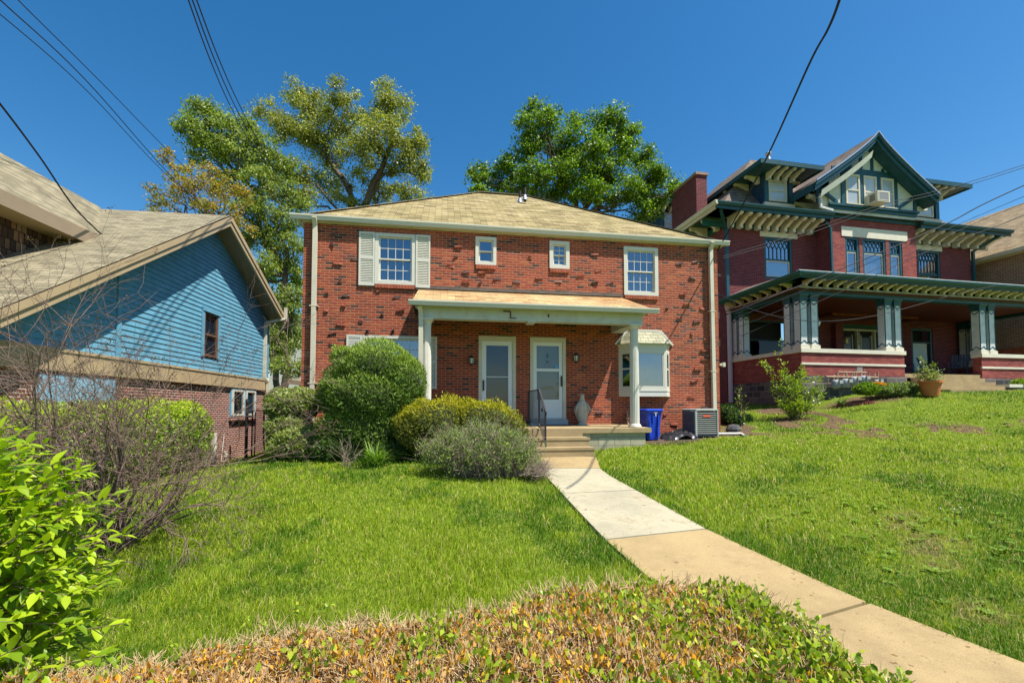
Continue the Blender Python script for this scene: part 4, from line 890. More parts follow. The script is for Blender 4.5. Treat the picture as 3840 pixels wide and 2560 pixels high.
# ---- big half timbered gable
G=empty('front_gable'); G.parent=V
pk,zpk=FR.Y(3287,499,2.55); 
xa,za=FR.Y(3078,677,2.55); xb,zb=FR.Y(3513,742,2.55); xa=3.45; xb=2*pk-xa; za=(za+zb)/2; 
half=pk-xa
def gz_(u):  # rake height as function of |x-pk|/half
    return zpk-(zpk-za)*(u**.86 if u<1 else 1+ (u-1)*.5)
N=12; us=[k/N for k in range(N+1)]
rake=[(pk+half*u*s,gz_(u)) for s in(-1,) for u in reversed(us)]+[(pk+half*u,gz_(u)) for u in us[1:]]
th=.36
mb=MB()
for (x0,z0),(x1,z1) in zip(rake,rake[1:]):
    mb.face((x0,2.55,z0),(x1,2.55,z1),(x1,8.8,z1),(x0,8.8,z0))
mb.build('gable_roof',M_roofR,G,fix=False)
mb=MB()
for (x0,z0),(x1,z1) in zip(rake,rake[1:]):
    mb.face((x0,2.55,z0-th),(x1,2.55,z1-th),(x1,2.55,z1-.005),(x0,2.55,z0-.005)); mb.face((x0,2.55,z0-th),(x0,8.0,z0-th),(x1,8.0,z1-th),(x1,2.55,z1-th))
    mb.face((x0,2.47,z0-.16),(x1,2.47,z1-.16),(x1,2.47,z1+.01),(x0,2.47,z0+.01)); mb.face((x0,2.47,z0-.16),(x0,2.55,z0-.16),(x1,2.55,z1-.16),(x1,2.47,z1-.16)); mb.face((x0,2.47,z0+.01),(x1,2.47,z1+.01),(x1,2.55,z1+.01),(x0,2.55,z0+.01))
    mb.face((x0,2.65,z0-th-.05),(x1,2.65,z1-th-.05),(x1,2.65,z1-th+.02),(x0,2.65,z0-th+.02))
for (x,z) in (rake[0],rake[-1]):
    mb.face((x,2.47,z-.16),(x,2.47,z),(x,8.0,z),(x,8.0,z-th)) ; mb.box(x-.03,x+.03,2.6,7.5,z-th,z-.02)
mb.build('bargeboard',M_teal,G)
mb=MB() # metal drip line on rake and pale soffit strip on the left
for (x0,z0),(x1,z1) in zip(rake,rake[1:]): mb.bar((x0,2.45,z0+.03),(x1,2.45,z1+.03),.05,.05,up=(0,1,0))
mb.build('rake_flashing',M_alu,G)
mb=MB()
for (x0,z0),(x1,z1) in list(zip(rake,rake[1:]))[1:N-1]: mb.face((x0+.15,2.69,z0-th-.42),(x1+.15,2.69,z1-th-.42),(x1+.15,2.61,z1-th-.12),(x0+.15,2.61,z0-th-.12)); mb.face((x0+.15,2.69,z0-th-.42),(x1+.15,2.69,z1-th-.42),(x1+.15,2.95,z1-th-.36),(x0+.15,2.95,z0-th-.36))
mb.build('pale_inner_board',M_stucco,G,fix=False)
# pediment stucco and timbers
zp0=10.62
_,zbase=FR.Y(3200,779,bayy-.06)
mb=MB(); pts=[(x,z-th+.02) for x,z in rake if bay0-.3<x<bay1+.3]; pts=[(max(bay0,min(bay1,x)),z) for x,z in pts]
mb.prism([(bay0,zp0)]+pts+[(bay1,zp0)],'y',bayy+.02,bayy+.2) if False else None
poly=[(bay0,zp0)]+pts+[(bay1,zp0)]
mb.face(*[(x,bayy,z) for x,z in poly]); mb.face((bay0,bayy,zp0),(bay0,7,zp0),(bay0,7,12.2),(bay0,bayy,12.2)); mb.face((bay1,7,zp0),(bay1,bayy,zp0),(bay1,bayy,12.2),(bay1,7,12.2))
mb.build('stucco_panel',M_stucco,G,fix=False)
def XZ(px,py): return FR.Y(px,py,bayy-.04)
tb=MB(); yt0,yt1=bayy-.05,bayy-.002
tb.box(bay0-.08,bay1+.08,bayy-.09,bayy+.0,zp0-.02,zp0+.16); tb.box(bay0-.05,bay1+.05,bayy-.055,bayy-.001,zp0+.40,zp0+.62); tb.box(bay0-.12,bay1+.12,bayy-.14,bayy-.056,zp0+.56,zp0+.66)
zc=XZ(3280,652)[1]
tb.box(pk-2.0,pk+2.0,yt0,yt1,zc-.14,zc+.14)
_,zw1=XZ(3262,672); zw0=zp0+.75
wxs=[(XZ(3171,700)[0],XZ(3223,700)[0]),(XZ(3238,700)[0],XZ(3286,700)[0]),(XZ(3303,700)[0],XZ(3350,700)[0])]
zw1=zc-.16; zw0=zp0+.64
for x in (wxs[0][0]-.14,(wxs[0][1]+wxs[1][0])/2,(wxs[1][1]+wxs[2][0])/2,wxs[2][1]+.14): tb.box(x-.10,x+.10,yt0,yt1,zp0+.63,zc-.14)
for x in (pk-.95,pk-.32,pk+.32,pk+.95):
    zt=gz_(abs(x-pk)/half)-th-.1; tb.box(x-.07,x+.07,yt0,yt1,zc+.14,max(zc+.2,zt))
for s in(-1,1):
    xo=pk+s*2.35; tb.bar((pk+s*(wxs[2][1]+.2-pk),bayy-.026,zp0+.72),(pk+s*(bay1-pk-.15),bayy-.026,zp0+1.32),.05,.15,up=(0,0,1)); tb.box(pk+s*(bay1-pk)-.09,pk+s*(bay1-pk)+.09,yt0,yt1,zp0+.63,zp0+1.5)
tb.build('timber_framing',M_teal,G)
for i,(a,b) in enumerate(wxs):
    mb=MB(); frame_rect(mb,a,b,zw0,zw1,.085,bayy-.07,bayy-.003); zm=(zw0+zw1)/2; mb.box(a+.085,b-.085,bayy-.065,bayy-.004,zm-.03,zm+.03); mb.build('window_frame',M_cream,G)
    mb=MB(); mb.box(a+.085,b-.085,bayy-.03,bayy-.02,zw0+.085,zw1-.085); mb.build('window_pane',plain('gable_pane',(.36,.40,.44),.12,.05,2,spec=.9),G)
mb=MB(); mb.box(wxs[0][0]-.1,wxs[2][1]+.1,bayy-.16,bayy-.071,zp0+.66,zp0+.70); mb.build('sill',M_cream,G)
# curved brackets under the gable corner
for k in range(3): bracket(G,bay0-.02,bayy+.15+k*.8,zp0+1.05,-math.pi/2,1.05,.5,.16)
bracket(G,bay1+.02,bayy+.2,zp0+1.05,math.pi/2,.95,.5,.16)
mb=MB(); mb.bar((4.1,2.9,zp0+.95),(4.1,2.9,zp0+.3),.09,.09,up=(0,1,0)); mb.bar((4.1,2.9,zp0+.34),(4.75,2.9,zp0+.24),.09,.09); mb.build('elbow_pipe',M_grcol,V)
# window air conditioner
ax0,az1=FR.Y(3268,730,bayy-.5); ax1,az0=FR.Y(3304,772,bayy-.5)
T=empty('window_air_conditioner','white window air conditioner jutting from the middle gable window','air conditioner',loc=FR.world((wxs[1][0]+wxs[1][1])/2,bayy-.05,zw0+.02),rz=FR.a)
mb=MB(); mb.box(-.32,.36,-.60,-.0,0,.50); ca=mb.build('case',plain('ivory_metal',(.66,.63,.52),.5,.05,4),T); mb=MB(); frame_rect(mb,-.27,.31,.05,.46,.03,-.612,-.602); mb.build('grille_rim',M_cream,T)
mb=MB(); mb.box(-.24,.28,-.606,-.601,.08,.43); mb.build('grille',plain('grille_grey',(.22,.22,.24),.6,.1,30),T)
mb=MB(); 
for k in range(6): mb.box(-.335,-.322,-.48,-.22,.1+k*.055,.125+k*.055)
mb.build('side_vents',M_dark,T)
# ---- porch of the right house
PR=empty('front_porch'); PR.parent=V
PFZ=3.06; PX1=13.6
def lowwall(x0,x1,side_l,side_r):
    mb=MB(); mb.box(x0,x1,0,.3,2.90,3.78)
    if side_l: mb.box(x0,x0+.3,.3,3.84,2.75,3.78)
    if side_r: mb.box(x1-.3,x1,.3,3.84,2.75,3.78)
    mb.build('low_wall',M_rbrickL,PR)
    mb=MB(); mb.box(x0-.04,x1+.04,-.05,.34,3.78,3.93); mb.box(x0-.02,x1+.02,-.035,.02,3.32,3.40)
    if side_l: mb.box(x0-.05,x0+.34,.34,3.85,3.78,3.928)
    if side_r: mb.box(x1-.34,x1+.05,.34,3.85,3.78,3.928)
    mb.build('coping',M_lint,PR)
    mb=MB(); mb.box(x0-.03,x1+.03,-.05,.3,-.5,2.92)
    if side_l: mb.box(x0-.03,x0+.3,.3,3.84,-.5,2.77)
    mb.build('stone_base',M_found,PR)
lowwall(0,4.72,True,False); lowwall(8.62,PX1,False,True)
mb=MB(); mb.box(2.45,2.72,-.012,.02,3.10,3.30); mb.build('wall_vent',plain('vent_grey',(.25,.22,.2),.8,.2,9),PR)
mb=MB(); mb.box(.3,PX1,.05,BY0,2.9,PFZ); mb.build('porch_floor',M_conc,PR)
# porch ceiling, beam, eave
mb=MB(); mb.face((-.3,-.2,6.12),(PX1+.3,-.2,6.12),(PX1+.3,BY0,6.12),(-.3,BY0,6.12)); mb.build('porch_ceiling',M_soff,PR,fix=False)
mb=MB(); mb.box(-.02,PX1,0.0,.3,5.98,6.28); mb.box(-.02,.28,.3,BY0,5.98,6.28); mb.box(PX1-.28,PX1,.3,BY0,5.98,6.28); mb.build('porch_beam',M_teal,PR)
mb=MB(); mb.box(-.06,PX1+.04,-.045,-.002,6.20,6.26); mb.box(-.06,-.022,0,BY0,6.20,6.26); mb.build('beam_moulding',M_brk,PR)
ox=-.58; oy=-.6; ox2=PX1+.6; PE=6.58
mb=MB(); mb.box(ox,ox2,oy,oy+.06,6.40,PE); mb.prism([(oy,PE+.02),(oy-.13,PE+.02),(oy-.13,PE-.03),(oy-.07,PE-.12),(oy,PE-.14)],'x',ox-.1,ox2); mb.box(ox,ox2,oy+.06,0,6.44,6.50)
mb.build('porch_fascia',M_teal,PR)
mb=MB(); mb.box(ox,ox+.06,oy+.06,BY0,6.40,PE); mb.prism([(ox,PE+.02),(ox-.13,PE+.02),(ox-.13,PE-.03),(ox-.07,PE-.12),(ox,PE-.14)],'y',oy-.1,BY0); mb.box(ox+.06,0,oy+.06,BY0,6.44,6.50); mb.build('porch_side_fascia',M_tealg,PR)
mb=MB(); mb.box(ox-.13,ox2,oy-.135,oy-.0,PE+.022,PE+.045); mb.build('gutter_lip',M_grcol,PR)
mb=MB(); a=(ox,oy,PE+.02);b=(ox2,oy,PE+.02);c=(ox2,BY0-.8,7.35);d=(.9,BY0-.05,7.35);e=(ox,BY0-.02,PE+.02)
mb.face(a,b,(ox2,BY0,7.3),(.9,BY0,7.3)); mb.face(a,(.9,BY0,7.3),(ox,BY0,PE+.02)); mb.build('porch_roof',M_roofR,PR)
for k in range(30): bracket(PR,.12+k*.46,-.045,6.435,0,.50,.20,.10)
for k in range(7): bracket(PR,-.022,.35+k*.52,6.435,-math.pi/2,.50,.20,.10)
def pillar(x,y,z0=3.93,z1=5.98,w=.30):
    mb=MB(); h=w/2; mb.box(x-h,x+h,y-h,y+h,z0+.16,z1-.26); p=mb.build('pillar',M_grcol,PR)
    mb=MB(); mb.box(x-h*1.3,x+h*1.3,y-h*1.3,y+h*1.3,z0,z0+.13); mb.box(x-h*1.1,x+h*1.1,y-h*1.1,y+h*1.1,z0+.13,z0+.16); b=mb.build('pillar_base',M_lint,PR)
    mb=MB(); mb.rings([[(x-h*q,y-h*q,z),(x+h*q,y-h*q,z),(x+h*q,y+h*q,z),(x-h*q,y+h*q,z)] for q,z in((1.02,z1-.26),(1.15,z1-.2),(1.1,z1-.12),(1.35,z1-.05),(1.4,z1))])
    for sx in(-1,1):
        for sy in(-1,1): mb.bar((x+sx*h,y+sy*h,z0+.16),(x+sx*h,y+sy*h,z1-.26),.022,.022)
    # zigzag ornaments on the two faces seen
    for (fx,fy,ax) in((0,-1,'x'),(-1,0,'y')):
        for zz,up in((z0+.19,1),(z1-.28,-1)):
            q=[(-h+.015,zz),(0,zz+up*.12),(h-.015,zz)]
            for A_,B_ in zip(q,q[1:]):
                if ax=='x': mb.bar((x+A_[0],y-h-.006,A_[1]),(x+B_[0],y-h-.006,B_[1]),.012,.03,up=(0,0,1))
                else: mb.bar((x-h-.006,y+A_[0],A_[1]),(x-h-.006,y+B_[0],B_[1]),.012,.03,up=(0,0,1))
    mb.build('pillar_trim',M_teal,PR)
for x,y in((.19,.19),(.66,.19),(.19,.66),(4.06,.19),(4.52,.19),(8.82,.19),(9.30,.19),(.19,3.2),(.19,3.62),(PX1-.2,.19),(PX1-.66,.19),(PX1-.2,3.2),(PX1-.2,3.65),(PX1-.2,.66)): pillar(x,y)
# porch steps and cheek stones
mb=MB()
for k in range(4): mb.box(5.05,8.25,-.32*(k+1),-.32*k-(.001 if k else -.05),1.6,PFZ-.17*(k+1)+.0)
mb.build('porch_steps',M_conc,PR)
for (a,b,q) in((4.25,5.03,-.95),(8.3,9.3,-1.0)):
    mb=MB(); rs=random.Random(int(a*10)); 
    mb.rings([[(x+rs.uniform(-.05,.05),y+rs.uniform(-.04,.04),z) for x,y in((a,q),((a+b)/2,q-.04),(b,q),(b,q/2),(b,-.06),(a,-.06),(a,q/2))] for z in(1.5,1.9,2.2,2.5)]); mb.build('cheek_stone',M_rock,PR)
    mb=MB(); mb.box(a-.05,b+.05,q-.06,-.055,2.5,2.62); mb.build('cheek_cap',M_lint,PR)
# entrance: frames, dark doors, piers, window
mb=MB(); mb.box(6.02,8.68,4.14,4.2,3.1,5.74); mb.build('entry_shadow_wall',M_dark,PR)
mb=MB()
for x,w_ in((6.08,.10),(7.12,.15),(8.15,.09),(8.56,.12)): mb.box(x,x+w_,BY0+.05,BY0+.2,3.12,5.5)
for x in(6.85,7.35,8.0): mb.box(x,x+.045,BY0+.08,BY0+.18,3.12,5.3)
mb.box(6.08,8.7,BY0+.02,BY0+.2,5.50,5.58); mb.build('entry_frame',M_cream,PR)
for x0_,x1_ in((6.3,6.85),(7.45,8.0),(8.3,8.55)):
    mb=MB(); mb.box(x0_,x1_,BY0+.12,BY0+.17,3.12,5.2); mb.box(x0_+.1,x1_-.1,BY0+.115,BY0+.119,3.6,4.9); mb.build('entry_door',plain('teal_black_door',(.015,.03,.03),.3,.2,4,spec=.6),PR)
mb=MB(); mb.box(6.08,8.68,BY0-.02,BY0+.1,5.60,5.78); 
for k in range(14): mb.lathe(6.25+k*.18,BY0-.03,[(.0,5.66),(.06,5.66),(.06,5.68)],8)
mb.build('leaded_transom',M_tealg,PR)
for px_ in((5.55,5.98),(8.72,9.35)):
    mb=MB(); mb.box(px_[0],px_[1],BY0-.25,BY0-.003,PFZ,5.75); mb.build('brick_pier',M_rbrick,PR)
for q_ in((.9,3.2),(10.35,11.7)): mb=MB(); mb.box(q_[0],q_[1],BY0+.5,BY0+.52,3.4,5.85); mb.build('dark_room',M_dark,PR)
mb=MB(); frame_rect(mb,.9,3.2,3.55,5.8,.08,BY0+.03,BY0+.12); mb.box(.98,3.12,BY0+.04,BY0+.11,4.85,4.9); frame_rect(mb,10.35,11.7,3.5,5.75,.12,BY0+.03,BY0+.12); mb.box(10.47,11.58,BY0+.04,BY0+.11,5.0,5.06); mb.build('porch_window_frame',M_teal,PR)
mb=MB(); mb.box(10.5,11.5,BY0+.14,BY0+.16,3.62,5.0); mb.build('white_curtain',M_curtW,PR)
mb=MB(); mb.box(.98,3.12,BY0+.07,BY0+.075,3.63,4.85); mb.build('porch_pane',glassD,PR)
# house numbers
def textobj(s,size,parent,loc,mat,vertical=False,rot=(math.pi/2,0,0)):
    cu=bpy.data.curves.new('txt','FONT'); cu.body='\n'.join(s) if vertical else s; cu.size=size; cu.extrude=.008; cu.align_x='CENTER'; cu.space_line=.92
    o=bpy.data.objects.new('txt',cu); C.objects.link(o); dg=bpy.context.evaluated_depsgraph_get(); me=bpy.data.meshes.new_from_object(o.evaluated_get(dg))
    bpy.data.objects.remove(o); me.materials.clear(); me.materials.append(mat)
    q=bpy.data.objects.new('house_number',me); C.objects.link(q); q.parent=parent; q.location=loc; q.rotation_euler=rot; return q
nx_,nz_=FR.Y(3240,1240,BY0+.04)
textobj('6373',.20,PR,(7.195,BY0+.035,nz_-.14),M_black,True)
# things on the right porch
mbx,mbz=FR.Y(3418,1290,BY0-.3)
mbz1=4.55
for i in range(2):
    for j in range(2):
        T=empty('mailbox','%s %s black mailbox of four on the brick pier by the victorian door'%(('lower','upper')[j],('left','right')[i]),'mailbox','black mailboxes on the brick pier',loc=FR.world(8.74+i*.30+.14,BY0-.26,4.05+j*.52),rz=FR.a)
        mb=MB(); mb.rings([[(-.13,-.10,0),(.13,-.10,0),(.13,0,0),(-.13,0,0)],[(-.13,-.11,.32),(.13,-.11,.32),(.13,0,.32),(-.13,0,.32)],[(-.13,-.02,.42),(.13,-.02,.42),(.13,0,.42),(-.13,0,.42)]]); mb.build('box',M_black,T)
        mb=MB(); mb.box(-.05,.05,-.115,-.107,.12,.24); mb.build('tag',M_cream,T)
def plamp(x,z,lab):
    T=empty('wall_lamp',lab,'wall lamp','brass wall lamps by the porch entrance',loc=FR.world(x,BY0-.26 if x>8.7 else BY0-.03,z),rz=FR.a); mb=MB(); mb.lathe(0,-.14,[(.03,-.16),(.10,-.14),(.10,.08),(.12,.09),(.04,.18)],8); mb.build('lantern_glass',M_brass,T)
    mb=MB(); mb.tube([(0,0,.1),(0,-.08,.2),(0,-.14,.17)],.012,6)
    for k in range(4): mb.bar((.09*math.cos(k*1.57+.78),-.14+.09*math.sin(k*1.57+.78),-.14),(.09*math.cos(k*1.57+.78),-.14+.09*math.sin(k*1.57+.78),.09),.015,.015)
    mb.box(-.05,.05,-.02,0,.0,.2); mb.build('bracket_arm',M_black,T)
plamp(6.2,4.95,'brass lamp left of the house number 6373'); plamp(8.85,5.15,'brass lamp on the brick pier above the mailboxes')
# hanging planter
T=empty('hanging_planter','pale blue hanging planter beside the left front porch pillars','planter',loc=FR.world(1.02,.35,4.85),rz=FR.a)
mb=MB(); mb.lathe(0,0,[(.08,-.02),(.13,.02),(.17,.12),(.18,.16)],14); mb.build('bowl',plain('pale_blue_plastic',(.42,.55,.62),.4,.05,4),T,smooth=True)
mb=MB()
for k in range(3): mb.tube([(.17*math.cos(k*2.1),.17*math.sin(k*2.1),.15),(0,0,.95),(0,0,1.1)],.007,5)
mb.build('hanger',M_cream,T)
# chairs on the porch
def chair(lab,x,y,rz,mat,slats=False,s=1.):
    T=empty('porch_chair',lab,'chair','chairs on the right porch',loc=FR.world(x,y,PFZ+.002),rz=FR.a+rz)
    mb=MB(); mb.box(-.27,.27,-.26,.24,.40,.43); mb.build('seat',mat,T)
    mb=MB()
    if slats:
        for k in range(5): mb.bar((-.22+k*.11,.22,.40),(-.24+k*.12,.52,1.05),.09,.02)
    else: mb.rings([[(-.26,.22,.42),(.26,.22,.42),(.26,.24,.43),(-.26,.24,.43)],[(-.25,.34,.85),(.25,.34,.85),(.25,.36,.85),(-.25,.36,.85)],[(-.20,.38,1.0),(.20,.38,1.0),(.20,.40,1.0),(-.20,.40,1.0)]])
    mb.build('backrest',mat,T)
    for sx in(-1,1):
        for sy in(-1,1): mb=MB(); mb.tube([(sx*.26,sy*.22,.42),(sx*.29,sy*.30,0)],.018,6); mb.build('leg',mat,T)
        mb=MB(); mb.tube([(sx*.29,-.30,.43),(sx*.30,-.28,.64),(sx*.30,.28,.66)],.016,6); mb.box(sx*.30-.03,sx*.30+.03,-.3,.2,.65,.675); mb.build('armrest',mat,T)
chair('rounded black chair behind the potted plant on the porch',8.05,2.6,.2,M_chair); chair('black mesh high backed patio chair beside the white curtained window',9.0,2.2,.5,M_chair); chair('greyish slatted plastic chair next to the right low wall',9.55,1.4,-1.1,M_chair2,True)
T=empty('porch_table','small grey side table between the porch chairs','table',loc=FR.world(9.35,2.2,PFZ+.002),rz=FR.a); mb=MB(); mb.lathe(0,0,[(.25,.42),(.27,.44),(.27,.46)],14); mb.build('tabletop',M_chair2,T)
for k in range(4): mb=MB(); mb.tube([(.2*math.cos(k*1.57),.2*math.sin(k*1.57),.42),(.26*math.cos(k*1.57),.26*math.sin(k*1.57),0)],.018,6); mb.build('leg',M_chair2,T)
# gas meters
gm=[(3134,1440),(3170,1436),(3203,1428),(3236,1424),(3287,1436)]
pos=['leftmost','second','middle','fourth','rightmost small rusty']
ys=-.28
for i,(px,py) in enumerate(gm):
    x,z=FR.Y(px,py,ys); s=1. if i<4 else .8
    T=empty('gas_meter',pos[i]+' of the five grey gas meters against the stone base','gas meter','gas meters by the stone base',loc=FR.world(x,ys,z),rz=FR.a)
    mb=MB(); mb.lathe(0,0,[(.06,-.17*s),(.13*s,-.15*s),(.15*s,0),(.155*s,.10*s),(.12*s,.15*s),(.05,.16*s)],12,sy=.8); mb.build('meter_body',M_meter,T,smooth=True)
    mb=MB(); mb.box(.0,.15*s,-.17,-.10,.02,.14); mb.build('dial_box',M_acl,T)
    mb=MB(); mb.tube([(-.08,0,.14),(-.08,0,.3),(-.03,0,.34)],.022,6); mb.build('inlet_pipe',M_pipe,T); mb=MB(); mb.tube([(.08,0,.14),(.08,0,.42)],.022,6); mb.build('outlet_pipe',M_pipe,T)
x0_,z0_=FR.Y(3096,1412,ys); x1_,z1_=FR.Y(3250,1398,ys); mb=MB(); x2_,_=FR.Y(3290,1412,ys)
mb.tube([FR.world(x0_,ys,z0_),FR.world(x2_,ys,z0_+.0)],.035,8); mb.tube([FR.world(x0_+.55,ys,z0_+.18),FR.world(x2_-.5,ys,z0_+.18)],.03,8)
for k in range(5): xk=x0_+.55+k*.35; mb.tube([FR.world(xk,ys,z0_),FR.world(xk,ys,z0_+.18)],.025,6)
tag(mb.build('gas_manifold_pipe',M_pipe),'long rusty pipe run joining the gas meters along the stone wall','pipe')
# potted plant
px_,_=FR.Y(3489,1460,-1.9); w0=FR.world(px_,-1.9); T=empty('potted_plant','leafy shrub in a large terracotta pot in front of the right porch steps','potted plant',loc=(w0.x,w0.y,gz(w0.x,w0.y)+.02))
POT=T
mb=MB(); mb.lathe(0,0,[(.20,0),(.22,.02),(.30,.44),(.335,.45),(.34,.53),(.31,.53),(.29,.49)],24); mb.build('pot',M_terra,T,smooth=False)
mb=MB(); mb.lathe(0,0,[(.02,.47),(.29,.48),(.29,.49)],16); mb.build('potting_soil',M_soil,T)
# ================================================================ FAR RIGHT BUILDING
FF=Frame(26.3,22.0,11)
_x,_y,ze_=at(3840,954,23.3)
FBd=empty('brown_brick_house','brown brick house with light tan roof at the far right edge','house',loc=(26.0,20.5,0),rz=FR.a)
mb=MB(); mb.box(0,9,0,16,-1,9.6); mb.build('wall',M_fbrick,FBd)
mb=MB(); ov=.5; mb.face((-ov,-.5,9.65),(-ov,16.5,9.65),(4.5,16.5,13.6),(4.5,-.5,13.6)); mb.face((9+ov,-.5,9.65),(4.5,-.5,13.6),(4.5,16.5,13.6),(9+ov,16.5,9.65)); mb.face((0,-.01,9.6),(9,-.01,9.6),(4.5,-.01,13.5)); mb.build('roof',M_roofF,FBd,fix=False)
mb=MB(); mb.box(-ov-.12,-ov,-.5,16.5,9.50,9.68); mb.box(-ov,-.002,-.5,16.5,9.5,9.55); mb.build('gutter',M_cream,FBd)
mb=MB(); mb.box(-.03,-.005,1.2,3.6,3.3,4.35); mb.build('garage_window',M_cream,FBd); mb=MB(); mb.box(-.04,-.006,.9,3.9,4.4,4.75); mb.build('soldier_course',M_brickflat,FBd); mb=MB(); mb.tube([(-.06,5.2,9.4),(-.06,5.2,0)],.05,6); mb.build('downspout',M_fbrick,FBd)

# ================================================================ BLUE HOUSE
Bh=empty('blue_sided_house','blue clapboard house with tan fascia and grey shingle roof on the left','house',loc=(FB.x,FB.y,0),rz=FB.a)
BELT0,BELT1=2.38,2.80
ypk=-4.1; zpkB=7.28; slopeR=(zpkB-5.10)/abs(ypk); slopeL=.57
oB=.55   # rake overhang
def roofz(y):  # underside of roof at wall plane
    return zpkB-.02-(y-ypk)*.50 if y>ypk else zpkB-.02-(ypk-y)*.655
YL=-11.5
# clapboards
mb=MB(); z=BELT1; step=.128
def yr_at(z):  # extent in y of wall at height z
    return (max(YL,ypk-(zpkB-z)/.655), min(0.,ypk+(zpkB-z)/.50))
hw=(-4.36,-3.62,3.22,4.52)
while z<zpkB:
    z2=min(z+step,zpkB); a0,b0=yr_at(z); a1,b1=yr_at(z2)
    for (u0,u1) in ([(a0,hw[0]),(hw[1],b0)] if (z2>hw[2] and z<hw[3]) else [(a0,b0)]):
        if u1-u0<.01: continue
        t0=max(u0,a1) if u0==a0 else u0; t1=min(u1,b1) if u1==b0 else u1
        mb.face((.022,u0,z),(.022,u1,z),(.004,t1,z2+.0),(.004,t0,z2)); mb.face((.004,u0,z),(.004,u1,z),(.022,u1,z),(.022,u0,z))
    z+=step
mb.face((-.03,hw[0],hw[2]),(-.03,hw[1],hw[2]),(-.03,hw[1],hw[3]),(-.03,hw[0],hw[3]))
mb.face((.0,.0,BELT0),(-8,.0,BELT0),(-8,.0,5.2),(0,0,5.2))
mb.build('blue_siding',M_blue,Bh,fix=False)
mb=MB(); mb.box(.024,.05,-7.62,-7.5,BELT1,5.0); mb.build('trim_strip',M_blue,Bh); mb=MB(); mb.box(-.01,.05,-.10,.03,BELT1,5.1); mb.build('corner_board',M_blue,Bh)
mb=MB(); mb.box(-8,.0,YL,0,-1.2,BELT0-.003); mb.build('brick_base',M_bbrick,Bh)
mb=MB(); mb.box(.0,.09,YL,.04,BELT0,BELT1-.06); mb.box(.0,.11,YL,.05,BELT1-.06,BELT1-.003); mb.build('belt_board',M_tan,Bh)
# attic-level window
mb=MB(); frame_rect(mb,0,0,0,0,0,0,0) if False else None
def side_window(parent,y0,y1,z0,z1,mat,name='window',lab=None,glassm=M_glass,x=.0,w=.07,trimmat=None,mid=True):
    mb=MB(); mb.box(x-.02,x+.045,y0,y0+w,z0,z1); mb.box(x-.02,x+.045,y1-w,y1,z0,z1); mb.box(x-.02,x+.045,y0+w,y1-w,z1-w,z1); mb.box(x-.02,x+.045,y0+w,y1-w,z0,z0+w)
    if mid: mb.box(x-.01,x+.03,y0+w,y1-w,(z0+z1)/2-.03,(z0+z1)/2+.03)
    o=mb.build(name,mat,parent,label=lab); g=MB(); g.box(x+.0,x+.006,y0+w,y1-w,z0+w,z1-w); g.build('pane',glassm,o); return o
side_window(Bh,hw[0],hw[1],hw[2],hw[3],M_brown,lab='narrow brown trimmed window',x=.0)
mb=MB(); mb.box(.024,.06,hw[0]-.1,hw[0],hw[2]-.02,hw[3]+.1); mb.box(.024,.06,hw[1],hw[1]+.1,hw[2]-.02,hw[3]+.1); mb.box(.024,.08,hw[0]-.1,hw[1]+.1,hw[3],hw[3]+.12); mb.build('window_casing',M_blue,Bh)
# basement window pair
lw_=(-2.75,-.95,1.42,2.36)
mb=MB(); mb.box(.0,.05,lw_[0],lw_[1],lw_[2],lw_[3]); mb.build('window_surround',M_blue,Bh)
for a,b in((lw_[0]+.05,lw_[0]+.82),(lw_[0]+.98,lw_[1]-.14)): side_window(Bh,a,b,lw_[2]+.03,lw_[3]-.05,M_white,x=.05,w=.06,mid=False,lab='white framed low window in blue surround')
mb=MB(); mb.box(0,.10,lw_[0]-.04,lw_[1]+.04,lw_[2]-.13,lw_[2]-.002); mb.build('window_sill',M_bbrick,Bh)
# left basement blue panels
for a,b in((-10.9,-10.2),(-9.35,-7.6)):
    mb=MB(); mb.box(.0,.05,a,b,.4,BELT0-.06); mb.build('blue_panel',plain('pale_blue_panel',(.22,.42,.58),.6,.08,3),Bh)
# roofs
mb=MB(); th=.0
yT=0.22; zT=roofz(yT)+.2; yB=-13.; zB=roofz(yB)+.2; zP=zpkB+.2
RXL=-12.
mb.face((oB,ypk,zP),(RXL,ypk,zP),(RXL,yT,zT),(oB,yT,zT)); mb.face((RXL,ypk,zP),(oB,ypk,zP),(oB,yB,zB),(RXL,yB,zB)); mb.build('wing_roof',M_roofB,Bh,fix=False)
# rake boards: outer lit board and inner soffit
mb=MB()
def rk(y,dz,x): return (x,y,roofz(y)+dz)
for A_,B_ in((ypk,yT),(ypk,yB)):
    mb.face(rk(A_,.19,oB+.01),rk(B_,.19,oB+.01),rk(B_,-.10,oB+.01),rk(A_,-.10,oB+.01)); mb.face(rk(A_,-.10,oB+.01),rk(B_,-.10,oB+.01),rk(B_,-.10,oB-.05),rk(A_,-.10,oB-.05))
    mb.face(rk(A_,.05,oB+.04),rk(B_,.05,oB+.04),rk(B_,.20,oB+.04),rk(A_,.20,oB+.04)); mb.face(rk(A_,.05,oB+.04),rk(B_,.05,oB+.04),rk(B_,.05,oB),rk(A_,.05,oB))
mb.build('rake_board',M_tan,Bh,fix=False)
mb=MB()
for A_,B_ in((ypk,yT),(ypk,yB)):
    K=int(abs(B_-A_)/.12)
    for k in range(K):
        y0=A_+(B_-A_)*k/K; y1=A_+(B_-A_)*(k+.88)/K; y2=A_+(B_-A_)*(k+1)/K
        mb.face(rk(y0,-.05,oB-.05),rk(y1,-.05,oB-.05),rk(y1,-.05,0),rk(y0,-.05,0)); mb.face(rk(y1,-.04,oB-.05),rk(y2,-.04,oB-.05),rk(y2,-.04,0),rk(y1,-.04,0))
